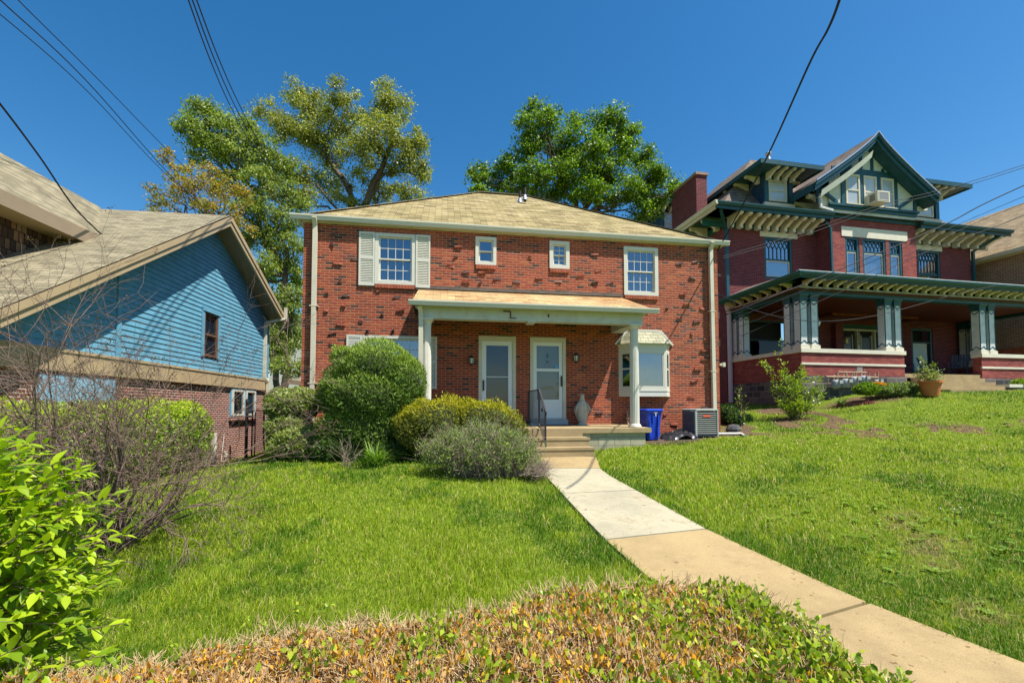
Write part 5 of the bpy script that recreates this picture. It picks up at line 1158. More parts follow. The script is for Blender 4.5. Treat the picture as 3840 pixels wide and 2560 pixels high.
mb.build('rake_soffit',M_tans,Bh,fix=False)
mb=MB(); mb.prism([(yT+.0,zT-.02),(yT+.12,zT-.02),(yT+.12,zT-.07),(yT+.05,zT-.16),(yT,zT-.16)],'x',-8,oB+.03); mb.build('gutter',M_tan,Bh)
mb=MB(); mb.bar((oB+.1,.0,5.62),(oB+.1,.0,5.18),.09,.11,up=(0,1,0)); mb.bar((oB+.1,-.0,5.2),(.08,-.34,4.95),.1,.08); mb.bar((.07,-.36,4.98),(.07,-.36,2.85),.10,.09,up=(0,1,0)); mb.bar((.07,-.36,2.86),(.17,-.30,2.7),.1,.09,up=(0,1,0)); mb.bar((.17,-.28,2.72),(.17,-.28,.85),.10,.09,up=(0,1,0)); mb.tube([(.17,-.28,.9),(.19,-.2,.62),(.22,-.1,.5),(.22,-.1,.25)],.07,8); mb.build('downspout',M_cream,Bh)
# front mass: tall roof with eave facing us, running away
EX=-1.0; EZ=5.72; y_end=-6.05
mb=MB(); mb.face((EX,y_end,EZ),(EX,-14,EZ),(-3.15,-14,7.50),(-3.15,ypk+.2,7.62)); mb.face((EX,y_end,EZ),(-3.15,ypk+.2,7.62),(-6,ypk+.2,7.62),(-6,-3,5)); mb.face((-3.15,-14,7.50),(-6.5,-14,5),(-6.5,ypk,5),(-3.15,ypk+.2,7.62)); mb.build('main_roof',M_roofB,Bh,fix=False)
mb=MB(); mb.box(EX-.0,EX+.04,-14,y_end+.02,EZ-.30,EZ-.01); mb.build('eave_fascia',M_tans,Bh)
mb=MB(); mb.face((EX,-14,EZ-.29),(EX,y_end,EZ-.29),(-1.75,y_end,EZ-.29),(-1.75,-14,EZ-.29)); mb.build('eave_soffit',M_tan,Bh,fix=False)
mb=MB(); mb.face((-1.5,-14,2.),(-1.5,-4.6,2.),(-1.5,-4.6,EZ-.2),(-1.5,-14,EZ-.2)); mb.build('shake_wall',M_brnsh,Bh,fix=False)
mb=MB(); mb.box(.02,.07,-3.02,-2.93,.15,.33); mb.tube([(.04,-3.1,.9),(.04,-3.25,.05),(.04,-3.0,.02),(.04,-2.97,.15)],.012,5); mb.build('outlet_box',M_white,Bh)
# low garage behind
T=empty('garage','low tan trimmed outbuilding behind the blue house','outbuilding',loc=(FB.x,FB.y,0),rz=FB.a)
mb=MB(); mb.box(.35,3.2,4.0,8,-.8,2.35); mb.build('wall',M_tans,T); mb=MB(); mb.face((-.3,3.0,3.0),(3.5,3.4,2.52),(3.5,8.3,2.9),(-.3,8.3,3.6)); mb.face((-.3,3.0,2.82),(3.5,3.4,2.36),(3.5,8.3,2.74),(-.3,8.3,3.4)); mb.build('roof',M_roofB,T,fix=False); mb=MB(); mb.bar((-.3,2.98,2.9),(3.5,3.38,2.43),.05,.2); mb.bar((.1,3.2,2.6),(3.2,3.5,2.3),.05,.35); mb.build('fascia',M_tans,T)
# chain link gate
g0=at(922,1715,14.0); g1=at(1060,1706,13.6)
ga=Vector((g0.x,g0.y,gz(g0.x,g0.y)));gb=Vector((g1.x,g1.y,gz(g1.x,g1.y)))
T=empty('chain_link_gate','black chain link gate with tall dark posts between the blue house and the hedge','gate',loc=ga); d=(gb-ga); d.z=0; L=d.length; T.rotation_euler=(0,0,math.atan2(d.y,d.x))
mb=MB(); mb.tube([(0,0,-.2),(0,0,1.85)],.045,8); mb.lathe(0,0,[(.06,1.82),(.03,1.92)],8); mb.build('post',M_black,T)
mb=MB(); mb.tube([(.22,0,.12),(.22,0,1.55),(L,0,1.55),(L,0,.12),(.22,0,.12)],.022,6); mb.tube([(.34,0,.12),(.34,0,1.5)],.018,6)
for z in(.3,1.35): mb.tube([(0,0,z),(.22,0,z)],.025,6)
mb.build('gate_frame',M_black,T)
mb=MB(); s=.065; K=int((L+1.5)/s)
for k in range(K):
    for sg in(-1,1):
        x0_=.22-1.45+k*s if sg>0 else .22+k*s; z0_,z1_=.12,1.55
        x1_=x0_+(z1_-z0_)*sg
        t0=max(0,(.22-x0_)/(x1_-x0_)) if x0_<.22 else (0 if x0_<=L else max(0,(L-x0_)/(x1_-x0_)))
        t1=1 if .22<=x1_<=L else ((L-x0_)/(x1_-x0_) if x1_>L else (.22-x0_)/(x1_-x0_))
        if t1>t0+.01 and 0<=t0<=1 and 0<=t1<=1: mb.bar((x0_+(x1_-x0_)*t0,0,z0_+1.43*t0),(x0_+(x1_-x0_)*t1,0,z0_+1.43*t1),.005,.005)
mb.build('mesh',M_black,T)
mb=MB(); a_=ga+Vector((.1,-.25,.0)); mb.box(-.0,L+.3,-.35,-.05,-.1,.05); o=mb.build('threshold_slab',plain('pale_threshold',(.45,.40,.30),.9,.1,4)); o.location=ga; o.rotation_euler=T.rotation_euler; tag(o,'narrow pale concrete slab under the chain link gate','slab')
# blue shed panel seen through the gate
p0=at(1045,1700,15.6); T=empty('blue_shed','blue boarded shed side seen behind the chain link gate','shed',loc=(p0.x,p0.y,gz(p0.x,p0.y)-.1),rz=.1)
mb=MB()
for k in range(9): mb.box(-.2,1.3,0,.9,.02+k*.14,.15+k*.14)
mb.build('wall',M_blue,T); mb=MB(); mb.prism([(-.1,1.28),(.45,1.42),(1.0,1.28)],'x',-.25,1.35); mb.build('roof',M_roofB,T)
# pale building far behind, glimpsed between
T=empty('distant_building','distant pale building glimpsed between the two left houses','building',loc=(-18,44,0),rz=.1)
mb=MB(); wall_holes(mb,-6,4,0,9.5,0,[(x,x+.9,z,z+1.4) for x in(-5,-3,-1,1,2.6) for z in(2,5)],.1); mb.face((4,0,0),(4,8,0),(4,8,9.5),(4,0,9.5)); mb.build('wall',M_whitesid,T,fix=False)
mb=MB(); mb.prism([(-6.4,9.5),(4.4,9.5),(-1,12)],'y',-.4,8.4); mb.build('roof',M_roofB,T)
for z in(2,5):
    for x in(-5,-3,-1,1,2.6): mb=MB(); mb.box(x,x+.9,.05,.09,z,z+1.4); mb.build('window',M_dark,T)
# brick edging by the flower bed
mb=MB()
for k in range(16):
    t=k/15; a_=Vector(at(3150,1512,15.1)).lerp(at(3265,1492,14.8),t); w0=(a_.x,a_.y,gz(a_.x,a_.y)+.04); mb.bar((w0[0]-.09,w0[1],w0[2]),(w0[0]+.09,w0[1]+random.uniform(-.02,.02),w0[2]+random.uniform(-.02,.02)),.1,.08)
tag(mb.build('brick_edging',M_rbrickL),'row of loose red bricks edging the flower bed','edging')
# weathered white corner post near the left hedge
a_=at(800,1748,12.6); T=None; mb=MB(); g_=gz(a_.x,a_.y); mb.box(-.05,.05,-.05,.05,-.1,.95); mb.box(-.40,.05,-.05,.05,-.1,.12); o=mb.build('white_post',M_white); o.location=(a_.x,a_.y,g_); tag(o,'short white wooden frame post at the right end of the left hedge','post')

# ================================================================ overhead wires
def wire(pts,r,label,extend=True):
    P_=[at(*q) for q in pts]
    # quadratic / catmull smoothing
    out=[]
    for i in range(len(P_)-1):
        p0=P_[max(i-1,0)];p1=P_[i];p2=P_[i+1];p3=P_[min(i+2,len(P_)-1)]
        for k in range(10):
            t=k/10; out.append(.5*((2*p1)+(p2-p0)*t+(2*p0-5*p1+4*p2-p3)*t*t+(3*p1-p0-3*p2+p3)*t**3))
    out.append(P_[-1]); mb=MB(); mb.tube(out,r,6); o=mb.build('overhead_wire',M_wire,smooth=True); return tag(o,label,'wire','overhead utility wires')
wire([(-200,-90,7.),(0,54,8.2),(330,345,11.5),(625,656,16.5),(850,850,22)],.011,'lowest of the three thin wires crossing the upper left sky')
wire([(-200,-190,6.8),(0,0,8.),(330,310,11.2),(660,680,16.5),(880,880,22)],.013,'middle of the three thin wires crossing the upper left sky')
wire([(-60,-140,7.2),(67,0,8.2),(380,310,11.5),(705,638,17),(900,800,22)],.011,'topmost of the three thin wires crossing the upper left sky')
for dx,lab in((0,'left'),(15,'middle'),(31,'right')):
    wire([(655+dx,-150,5.6),(706+dx,0,6.4),(790+dx*1.1,230,8.2),(870+dx*1.15,410,10.5),(970+dx,590,14),(1085+dx*.5,772,20)],.011,lab+' one of three close wires dropping steeply to the left treetops')
wire([(-120,250,6.),(0,390,6.6),(150,590,7.8),(290,790,9.2),(433,925,11.1)],.016,'thick black wire sagging down to the blue house eave')
wire([(3175,-120,5.4),(3148,0,6.),(3105,110,6.8),(3035,240,7.9),(2900,540,10.2),(2790,760,11.8),(2690,940,12.7)],.02,'thick twisted service cable dropping to the right corner of the brick duplex')
wire([(2700,965,12.75),(3000,874,13.2),(3300,770,13.2),(3576,700,13),(3860,612,12.5)],.009,'upper thin wire passing in front of the half timbered gable')
wire([(2700,972,12.75),(3000,887,13.2),(3300,782,13.2),(3576,711,13),(3860,622,12.5)],.009,'lower thin wire passing in front of the half timbered gable')
wire([(2720,1180,13.4),(3000,1071,13.2),(3497,863,13),(3685,767,12.8),(3860,686,12.5)],.017,'thick wire rising to the right across the bay windows')
wire([(2740,1200,13.6),(3172,1023,13.2),(3650,817,13),(3860,728,12.5)],.008,'thin wire just below the thick one crossing the bay')
wire([(2760,1230,13.6),(3172,1060,13.2),(3672,830,13),(3860,756,12.5)],.008,'thin wire third below the thick one crossing the bay')
wire([(2780,1260,13.6),(3172,1085,13.2),(3459,951,13),(3719,855,12.8),(3860,798,12.5)],.010,'lowest wire rising across the right porch roof')
wire([(2690,1100,12.9),(2820,1160,13.2),(2965,1196,13.4),(3110,1204,13.5),(3300,1180,13.5),(3560,1110,13.4),(3735,1070,13.2)],.010,'sagging pale wire hanging in front of the right porch pillars')
# ================================================================ vegetation
L_tree=leafmat('tree_leaf',.45,.35,.35); L_need=leafmat('evergreen_needle',.6,.2,.2); L_grass=leafmat('grass_blade',.55,.35,.2); L_big=leafmat('glossy_leaf',.38,.35,.4); L_dry=leafmat('dry_leaf',.6,.35,.2)
def unit(v): return v/(np.linalg.norm(v,axis=1,keepdims=True)+1e-9)
def rdir(n,rng): return unit(rng.normal(size=(n,3)))
def leaves(name,P,D,N,L,Wd_,col,mat,parent=None,shape=0,fold=.25,curl=.0):
    """P base points, D leaf axis, N leaf normal hint; shape 0: 4-vert folded diamond, 1: 8-vert pointed leaf"""
    n=len(P); D=unit(D); S_=unit(np.cross(D,N)); U=np.cross(S_,D); L=np.broadcast_to(L,(n,))[:,None]; Wd_=np.broadcast_to(Wd_,(n,))[:,None]
    if shape==0:
        co=np.stack([P,P+D*L*.5+S_*Wd_*.5+U*Wd_*fold,P+D*L,P+D*L*.5-S_*Wd_*.5+U*Wd_*fold],1)
        b=np.arange(n)[:,None]*4; f=b+np.array([0,1,2,3]); k=4
    else:
        m=lambda t,c:P+D*L*t-U*L*curl*(t*t)+U*Wd_*c
        co=np.stack([m(0,0),m(.28,.0)+S_*Wd_*.40+U*Wd_*fold*.8,m(.3,0),m(.28,0)-S_*Wd_*.40+U*Wd_*fold*.8,
                     m(.62,0)+S_*Wd_*.42+U*Wd_*fold*.8,m(.64,0),m(.62,0)-S_*Wd_*.42+U*Wd_*fold*.8,m(1.,0)],1); k=8
        q=np.array([[0,2,1,1],[0,3,2,2]])
        f=np.concatenate([np.arange(n)[:,None]*8+np.array(t) for t in ([0,2,1],[0,3,2],[1,2,5],[1,5,4],[2,3,6],[2,6,5],[4,5,7],[5,6,7])],0)
    c=np.repeat(np.clip(col,0,1),k,axis=0)
    return npmesh(name,co.reshape(-1,3),f,mat,parent,c,smooth=(shape==1))
def tubes(name,segs,mat,parent=None,n=4,taper=None):
    """segs: list of (p0,p1,r0,r1)"""
    A=np.array([s[0] for s in segs],float);B=np.array([s[1] for s in segs],float);ra=np.array([s[2] for s in segs])[:,None];rb=np.array([s[3] for s in segs])[:,None]
    D=unit(B-A); ref=np.where(np.abs(D[:,:1])<.8,[[1,0,0]],[[0,1,0]]); X=unit(np.cross(D,ref)); Y=np.cross(D,X)
    co=[]
    for k in range(n): t=2*math.pi*k/n; co.append(A+(X*math.cos(t)+Y*math.sin(t))*ra)
    for k in range(n): t=2*math.pi*k/n; co.append(B+(X*math.cos(t)+Y*math.sin(t))*rb)
    co=np.stack(co,1).reshape(-1,3); b=np.arange(len(segs))[:,None]*2*n
    f=np.concatenate([b+np.array([k,(k+1)%n,n+(k+1)%n,n+k]) for k in range(n)],0)
    return npmesh(name,co,f,mat,parent,None,smooth=True)
def grow(segs,p,q,r0,r1,rng,steps=6,wig=.06):
    """wiggly limb from p to q"""
    p=np.array(p,float);q=np.array(q,float); L=np.linalg.norm(q-p); pts=[p]
    for k in range(1,steps+1):
        t=k/steps; x=p+(q-p)*t; 
        if k<steps: x=x+rng.normal(size=3)*L*wig*math.sin(math.pi*t)
        x[2]+=L*.06*math.sin(math.pi*t); pts.append(x)
    for k in range(steps): segs.append((pts[k],pts[k+1],r0+(r1-r0)*k/steps,r0+(r1-r0)*(k+1)/steps))
    return pts
def tree(label,cat,base,fork,lobes,Y,colr,nleaf,lsize,seed,name='tree',trunk_r=.3,depth=.8,clump=.45,density=1.,bark=None,sparse=0.,nclump=1.,extra_trunks=(),open_=.55,vsize=1.):
    rng=np.random.default_rng(seed); T=empty(name,label,cat,None,loc=(base[0],base[1],gz(base[0],base[1])-.2)); o=np.array([T.location.x,T.location.y,T.location.z])
    segs=[]; fk=np.array(fork,float)-o
    tp=grow(segs,(0,0,0),fk,trunk_r,trunk_r*.7,rng,7,.02)
    starts=[(fk,trunk_r*.65)]
    for (f2) in extra_trunks: q=np.array(f2,float)-o; grow(segs,fk,q,trunk_r*.6,trunk_r*.35,rng,6,.04); starts.append((q,trunk_r*.35))
    PP=[];CC=[];NN=[]; sc=FPX/Y
    cols=np.array(colr); tips=[]
    for (vx,vy,rx,ry) in lobes:
        dy=rng.normal()*depth*.8
        c=np.array(at(vx*1.6327,vy*1.6327,Y+dy))-o; ax=rx*1.6327/sc; az=ry*1.6327/sc; ay=max(ax,az)*.9
        # limb to lobe
        ds=[np.linalg.norm(c-s[0])+ (0 if s[0][2]<c[2] else 3) for s in starts]; s=starts[int(np.argmin(ds))]
        lp=grow(segs,s[0],c-np.array([0,0,az*.3]),s[1]*.42,.03,rng,6,.06)
        n=max(4,int(nclump*7*(ax*ay*az)**(.62)/(clump**1.6)))
        d=rdir(n,rng); r=rng.random(n)**.42
        cc=c+d*r[:,None]*np.array([ax,ay,az])
        for q in cc[:max(3,int(n*.5))]: 
            k=rng.integers(2,len(lp)); grow(segs,lp[k],q,.026,.008,rng,3,.09)
        tone=.78+.44*rng.random(n)
        m=int(nleaf*clump*2.7)
        for q,tn in zip(cc,tone):
            mm=rng.poisson(m)
            if mm<2: continue
            dd=rng.normal(size=(mm,3)); dd=dd/(np.linalg.norm(dd,axis=1,keepdims=True))*(rng.random((mm,1))**.6)*clump*rng.uniform(.7,1.7)*np.array([1.,1.,.66])
            PP.append(q+dd); NN.append(unit(dd+np.array([0,0,.35])+rng.normal(size=(mm,3))*.5))
            ci=cols[rng.integers(0,len(cols),mm)]*tn*(.85+.3*rng.random((mm,1))); CC.append(ci)
    P_=np.concatenate(PP);N_=np.concatenate(NN);C_=np.concatenate(CC)
    D_=rdir(len(P_),rng)+np.array([0,0,-.35])
    leaves('crown',P_,D_,N_,lsize*(.7+.6*rng.random(len(P_))),lsize*.62*(.7+.6*rng.random(len(P_))),C_,L_tree,T)
    tubes('trunk',segs,bark or M_bark,T,5)
    return T,len(P_)
yg=[(.23,.25,.05),(.30,.31,.075),(.16,.20,.04),(.36,.37,.13)]
gr=[(.10,.20,.014),(.16,.26,.02),(.065,.13,.012),(.22,.33,.03)]
og=[(.36,.22,.04),(.42,.29,.06),(.27,.25,.05),(.20,.23,.04)]
lg=[(.18,.25,.04),(.25,.31,.07),(.12,.18,.03),(.30,.35,.11)]
b=at(815*1.6327,800*1.6327,26)
cnt={}
cnt['B']=tree('large yellow green tree with dark forked trunk behind the left part of the brick duplex','tree',(b.x,b.y),tuple(at(822*1.6327,520*1.6327,26)),
 [(625,262,38,30),(690,215,40,28),(720,260,60,40),(785,225,38,32),(660,300,45,32),(800,290,60,42),(880,215,26,30),(890,260,50,45),(925,320,48,45),(935,385,52,42),(965,335,26,34),(840,365,62,42),(740,350,60,42),(690,400,40,34),(880,435,60,24),(945,440,38,20),(770,425,45,30),(975,400,22,20),(715,300,50,34),(860,310,50,38),(700,450,30,26),(800,455,40,16)],26,yg,95,.135,21,trunk_r=.34,clump=.50,nclump=.72,
 extra_trunks=(tuple(at(785*1.6327,400*1.6327,26)),tuple(at(880*1.6327,400*1.6327,26)),tuple(at(745*1.6327,330*1.6327,26.3)),tuple(at(900*1.6327,330*1.6327,25.7))))[1]
b=at(650*1.6327,860*1.6327,23)
cnt['A']=tree('tall light green tree with dark limbs between the blue house and the brick duplex','tree',(b.x,b.y),tuple(at(655*1.6327,640*1.6327,23)),
 [(468,258,34,24),(440,300,34,34),(500,300,48,40),(555,300,40,30),(470,350,45,32),(540,360,55,40),(600,340,45,40),(640,390,42,42),(600,420,50,34),(660,440,30,30),(655,500,35,32),(575,480,50,32),(620,545,42,34),(560,545,40,34),(655,610,34,42),(600,610,32,32),(668,690,24,40),(630,700,26,34),(660,770,30,40),(625,790,26,40),(650,845,40,20),(690,470,24,20),(515,420,36,24),(590,660,20,24),(675,560,20,30)],23,lg,100,.125,22,trunk_r=.22,clump=.42,nclump=.95,
 extra_trunks=(tuple(at(600*1.6327,560*1.6327,23)),tuple(at(560*1.6327,430*1.6327,23)),tuple(at(645*1.6327,470*1.6327,23)),tuple(at(500*1.6327,340*1.6327,23))))[1]
b=at(500*1.6327,900*1.6327,19.5)
cnt['O']=tree('smaller tree with orange tinged leaves rising behind the blue gable roof','tree',(b.x,b.y),tuple(at(510*1.6327,560*1.6327,19.5)),
 [(375,355,22,10),(400,385,30,16),(372,440,34,12),(430,410,40,22),(480,390,44,26),(395,472,40,14),(450,450,48,22),(515,430,46,28),(380,495,30,10),(500,480,50,22),(560,460,30,26),(545,510,34,20)],19.5,og,70,.105,23,trunk_r=.10,clump=.34,nclump=.62)[1]
b=at(1330*1.6327,800*1.6327,25)
cnt['C']=tree('dense dark green maple tree behind the right part of the brick duplex','tree',(b.x,b.y),tuple(at(1335*1.6327,500*1.6327,25)),
 [(1225,250,24,18),(1250,265,30,30),(1215,300,32,28),(1262,310,40,34),(1325,275,16,22),(1330,315,28,30),(1385,272,32,24),(1425,280,26,20),(1400,315,40,30),(1455,285,16,20),(1300,350,48,36),(1210,345,34,30),(1365,355,52,38),(1435,340,38,34),(1475,365,30,32),(1160,372,30,22),(1100,382,24,18),(1112,420,30,22),(1165,410,40,28),(1235,395,50,32),(1320,400,60,34),(1405,400,55,32),(1480,410,38,28),(1515,392,18,18),(1540,425,22,16),(1250,440,60,20),(1350,445,60,26),(1440,448,55,26),(1500,455,45,24),(1545,450,18,14),(1095,440,22,10),(1480,485,35,14),(1185,440,40,12)],25,gr,105,.155,24,trunk_r=.28,clump=.48,nclump=.72,
 extra_trunks=(tuple(at(1290*1.6327,420*1.6327,25)),tuple(at(1380*1.6327,410*1.6327,25)),tuple(at(1450*1.6327,440*1.6327,25))))[1]
# background greenery low between the houses
b=at(640*1.6327,870*1.6327,30)
cnt['D']=tree('dark green tree low in the gap between the blue house and the brick duplex','tree',(b.x,b.y),tuple(at(640*1.6327,800*1.6327,30)),[(640,700,40,30),(620,740,34,30),(665,760,30,36),(640,800,40,24),(610,640,24,30),(680,640,14,30)],30,gr,70,.2,27,trunk_r=.25,clump=.6,nclump=.7)[1]

# ---- bushes: leaves over a union of ellipsoids
def bush(name,label,cat,blobs,n,Lr,asp,cols,mat,seed,up=.3,out=.8,shape=0,stems=True,jit=.06,core=True,inner=.22,tip=None,group=None,dens=None,corecol=None,part='foliage'):
    """blobs: (x,y,z,rx,ry,rz) world"""
    rng=np.random.default_rng(seed); x0=np.mean([q[0] for q in blobs]);y0=np.mean([q[1] for q in blobs]); T=empty(name,label,cat,group,loc=(x0,y0,gz(x0,y0)-.03)); o=np.array([x0,y0,T.location.z])
    Bc=np.array([q[:3] for q in blobs])-o; Br=np.array([q[3:] for q in blobs]); area=(Br[:,0]*Br[:,2]+Br[:,0]*Br[:,1]+Br[:,1]*Br[:,2]); w=area/area.sum()
    k=rng.choice(len(blobs),int(n*1.9),p=w); d=rdir(len(k),rng); rad=1-np.abs(rng.normal(size=len(k)))*inner+rng.normal(size=len(k))*.02
    P=Bc[k]+d*Br[k]*rad[:,None]
    # drop points deep inside other blobs
    keep=np.ones(len(P),bool)
    for j in range(len(blobs)):
        q=(P-Bc[j])/Br[j]; keep&=~((np.sqrt((q**2).sum(1))<.80)&(k!=j))
    gzs=GZ(P[:,0]+o[0],P[:,1]+o[1])-o[2]; keep&=P[:,2]>gzs+.0
    P=P[keep][:n];k=k[keep][:n];d=d[keep][:n]
    nor=unit(d/Br[k])
    # lumpy surface
    lump=(sinn(P[:,0]+P[:,2]*1.3+5,P[:,1]+P[:,2]*.7,3.2,seed)-.5)*2; P=P+nor*(lump*jit)[:,None]
    D=unit(nor*out+rng.normal(size=P.shape)*.55+np.array([0,0,up])); N=unit(nor+rng.normal(size=P.shape)*.5+np.array([0,0,.3]))
    cl=np.array(cols); ci=cl[rng.integers(0,len(cl),len(P))]; tone=.85+.35*sinn(P[:,0]*1+9,P[:,1]+P[:,2],5.,seed+1)[:,None]; ci=ci*tone*(.85+.3*rng.random((len(P),1)))
    if tip is not None:  # blend to the tip colour where the surface faces up
        u=np.clip((nor[:,2:3]-.15)*1.6+rng.normal(size=(len(P),1))*.25,0,1); ci=ci*(1-u)+np.array(tip)*u*(.85+.3*rng.random((len(P),1)))
    L=Lr*(.7+.6*rng.random(len(P)))
    leaves(part,P-D*L[:,None]*.3,D,N,L,L*asp,ci,mat,T,shape=shape)
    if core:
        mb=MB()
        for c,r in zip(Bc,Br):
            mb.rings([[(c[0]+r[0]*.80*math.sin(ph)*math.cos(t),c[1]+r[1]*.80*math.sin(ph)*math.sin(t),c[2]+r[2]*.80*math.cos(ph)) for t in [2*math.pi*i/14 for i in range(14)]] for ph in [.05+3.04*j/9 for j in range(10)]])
        mb.build('opaque_core',corecol or M_core,T,smooth=True)  # solid core added to block light inside the bush
    if stems:
        segs=[]
        for c,r in zip(Bc,Br):
            for _ in range(6):
                q=c+rdir(1,rng)[0]*r*.9; grow(segs,(c[0]*.5+rng.normal()*.05,c[1]*.5,0),q,.022,.005,rng,4,.05)
        tubes('stems',segs,M_bark,T,4)
    return T
M_core=plain('dark_bush_core',(.035,.045,.02),1,.5,12,bump=.6)  # dark low-albedo colour for the added bush cores
def blob(vx,vy,Y,rx,rz,ry=None):
    p=at(vx*1.6327,vy*1.6327,Y); s=Y/FPX*1.6327; return (p.x,p.y,p.z,rx*s,(ry or rx)*s,rz*s)
# tall rounded juniper
jc=[(.12,.20,.035),(.16,.25,.045),(.08,.14,.025)]
bush('round_juniper','tall rounded green juniper bush in front of the ground floor window','bush',[blob(862,858,9.75,92,72,70),(blob(855,915,9.75,116,80,90)),blob(846,985,9.75,116,72,85),blob(800,820,9.8,40,22,40),blob(930,880,9.7,42,60,60),blob(780,900,9.8,45,60,60)],42000,.085,.20,jc,L_need,31,up=.55,out=.7,jit=.11,tip=(.27,.37,.06),inner=.12)
# yellow tipped yew
bush('low_yew','low spreading yew bush with yellow green tips beside the steps','bush',[blob(1010,985,9.2,95,72,60),blob(1110,990,9.1,95,72,55),blob(960,990,9.3,60,66,55),blob(1150,1020,9.0,52,62,40)],26000,.07,.22,[(.12,.14,.02),(.15,.17,.025),(.07,.09,.015)],L_need,32,up=.5,out=.7,jit=.12,tip=(.40,.38,.02),inner=.14)
# leafy hedge by the gate
bush('broadleaf_shrub','upright leafy evergreen shrub hiding the left corner of the brick duplex','bush',[blob(672,935,10.3,60,42,45),blob(640,925,10.4,30,36,30),blob(705,930,10.3,32,36,30),blob(668,985,10.2,55,40,45),blob(690,1020,9.9,64,44,50),blob(720,1030,9.8,36,36,40),blob(655,1035,9.9,36,30,40)],15000,.085,.42,[(.14,.19,.04),(.19,.24,.06),(.08,.12,.02),(.26,.30,.12)],L_big,33,up=.5,out=.6,jit=.07,tip=(.30,.35,.11),inner=.13)
bush('ivy_patch','dark low groundcover bush under the round juniper','bush',[blob(770,1030,9.3,50,32,40),blob(830,1045,9.4,60,22,40),blob(900,1040,9.2,60,26,40)],7000,.07,.5,[(.05,.10,.02),(.07,.13,.025)],L_big,34,up=.4,jit=.05)
# long yellow green hedge on the left
hb=[]
for k in range(11):
    t=k/10; x=-8.15+(-8.0+8.15)*t; y=11.0+(5.8-11.0)*t; g_=gz(x,y); topz=lerp((1.80,),(1.66,),t)[0]; hb.append((x,y,(g_+topz)/2,.62,.62,(topz-g_)/2+.12))
bush('long_hedge','long clipped yellow green hedge along the blue house wall','hedge',hb,42000,.075,.5,[(.24,.36,.03),(.32,.44,.05),(.16,.26,.025),(.10,.17,.02)],L_big,35,up=.4,out=.6,jit=.07,tip=(.42,.52,.05),inner=.13)
# right house plants
def shrub_open(name,label,base,height,tips,n,Lr,asp,cols,mat,seed,bark=None,clump=.16,r0=.02,cat='bush',kids=3,T=None,spread=.5):
    rng=np.random.default_rng(seed)
    if T is None: T=empty(name,label,cat,None,loc=(base[0],base[1],gz(base[0],base[1])-.02))
    o=np.array(T.location); segs=[];P=[];D=[]
    for tpp in tips:
        q=np.array(tpp,float)-o; pts=grow(segs,(rng.normal()*.04,rng.normal()*.04,0 if base[2] is None else base[2]),q,r0,.004,rng,7,.05)
        ends=[(pts,1.)]
        for _ in range(kids):
            k=rng.integers(2,7); e=pts[k]+rng.normal(size=3)*spread*np.linalg.norm(q)*.35+np.array([0,0,.1*height]); pp=grow(segs,pts[k],e,.008,.002,rng,4,.06); ends.append((pp,.6))
        for pp,_ in ends:
            pp=np.array(pp)
            for i in range(1,len(pp)):
                m=max(1,int(n/(len(tips)*(kids+1))/len(pp))); t=rng.random((m,1)); base_=pp[i-1]+(pp[i]-pp[i-1])*t
                dd=rdir(m,rng); P.append(base_+dd*clump*rng.random((m,1))); D.append(unit(dd*.8+unit((pp[i]-pp[i-1])[None])*.6+np.array([0,0,.25])))
    P=np.concatenate(P);D=np.concatenate(D); cl=np.array(cols); ci=cl[rng.integers(0,len(cl),len(P))]*(.8+.4*rng.random((len(P),1)))
    leaves('leaves',P,D,unit(rng.normal(size=P.shape)*.6+np.array([0,0,1.])),Lr*(.6+.8*rng.random(len(P))),Lr*asp,ci,mat,T)
    tubes('stems',segs,bark or M_bark,T,4); return T
V_=lambda vx,vy,Y:tuple(at(vx*1.6327,vy*1.6327,Y))
bs=at(1822*1.6327,965*1.6327,14.3)
shrub_open('spring_shrub','loose bright green shrub with one tall wispy shoot below the right porch corner',(bs.x,bs.y,None),1.6,
 [V_(1792,778,14.3),V_(1760,845,14.3),V_(1775,872,14.2),V_(1850,850,14.4),V_(1880,880,14.3),V_(1835,870,14.2),V_(1868,905,14.1),V_(1785,915,14.),V_(1890,915,14.2),V_(1812,860,14.4),V_(1860,870,14.4),V_(1800,935,14.),V_(1845,925,14.),V_(1825,890,14.)],3600,.085,.5,[(.26,.36,.03),(.33,.42,.05),(.17,.26,.03)],L_big,41,clump=.11)
shrub_open('young_sapling','thin sapling with few leaves in the gap right of the brick duplex',(at(1702*1.6327,985*1.6327,13.6).x,13.6,None),1.,[V_(1697,900,13.6),V_(1715,925,13.6),V_(1700,880,13.7)],160,.07,.5,[(.2,.3,.04)],L_big,42,clump=.08)
bush('dark_weeds','dark green weeds in the shaded gap behind the brick duplex corner','bush',[blob(1670,955,14.2,24,22),blob(1688,965,13.8,20,16),blob(1712,962,14.5,16,12)],2600,.09,.5,[(.05,.10,.03),(.08,.15,.04)],L_big,43,up=.6,jit=.08)
# potted shrub
pl=POT.location
shrub_open('x','x',(pl.x,pl.y,.38),1.0,[V_(2118,832,pl.y),V_(2108,850,pl.y),V_(2128,842,pl.y-.1),V_(2145,838,pl.y),V_(2160,850,pl.y+.1),V_(2165,862,pl.y),V_(2112,868,pl.y),V_(2138,865,pl.y-.15)],800,.09,.42,[(.22,.27,.08),(.30,.34,.13),(.12,.17,.04)],L_big,44,clump=.08,T=POT,kids=2)
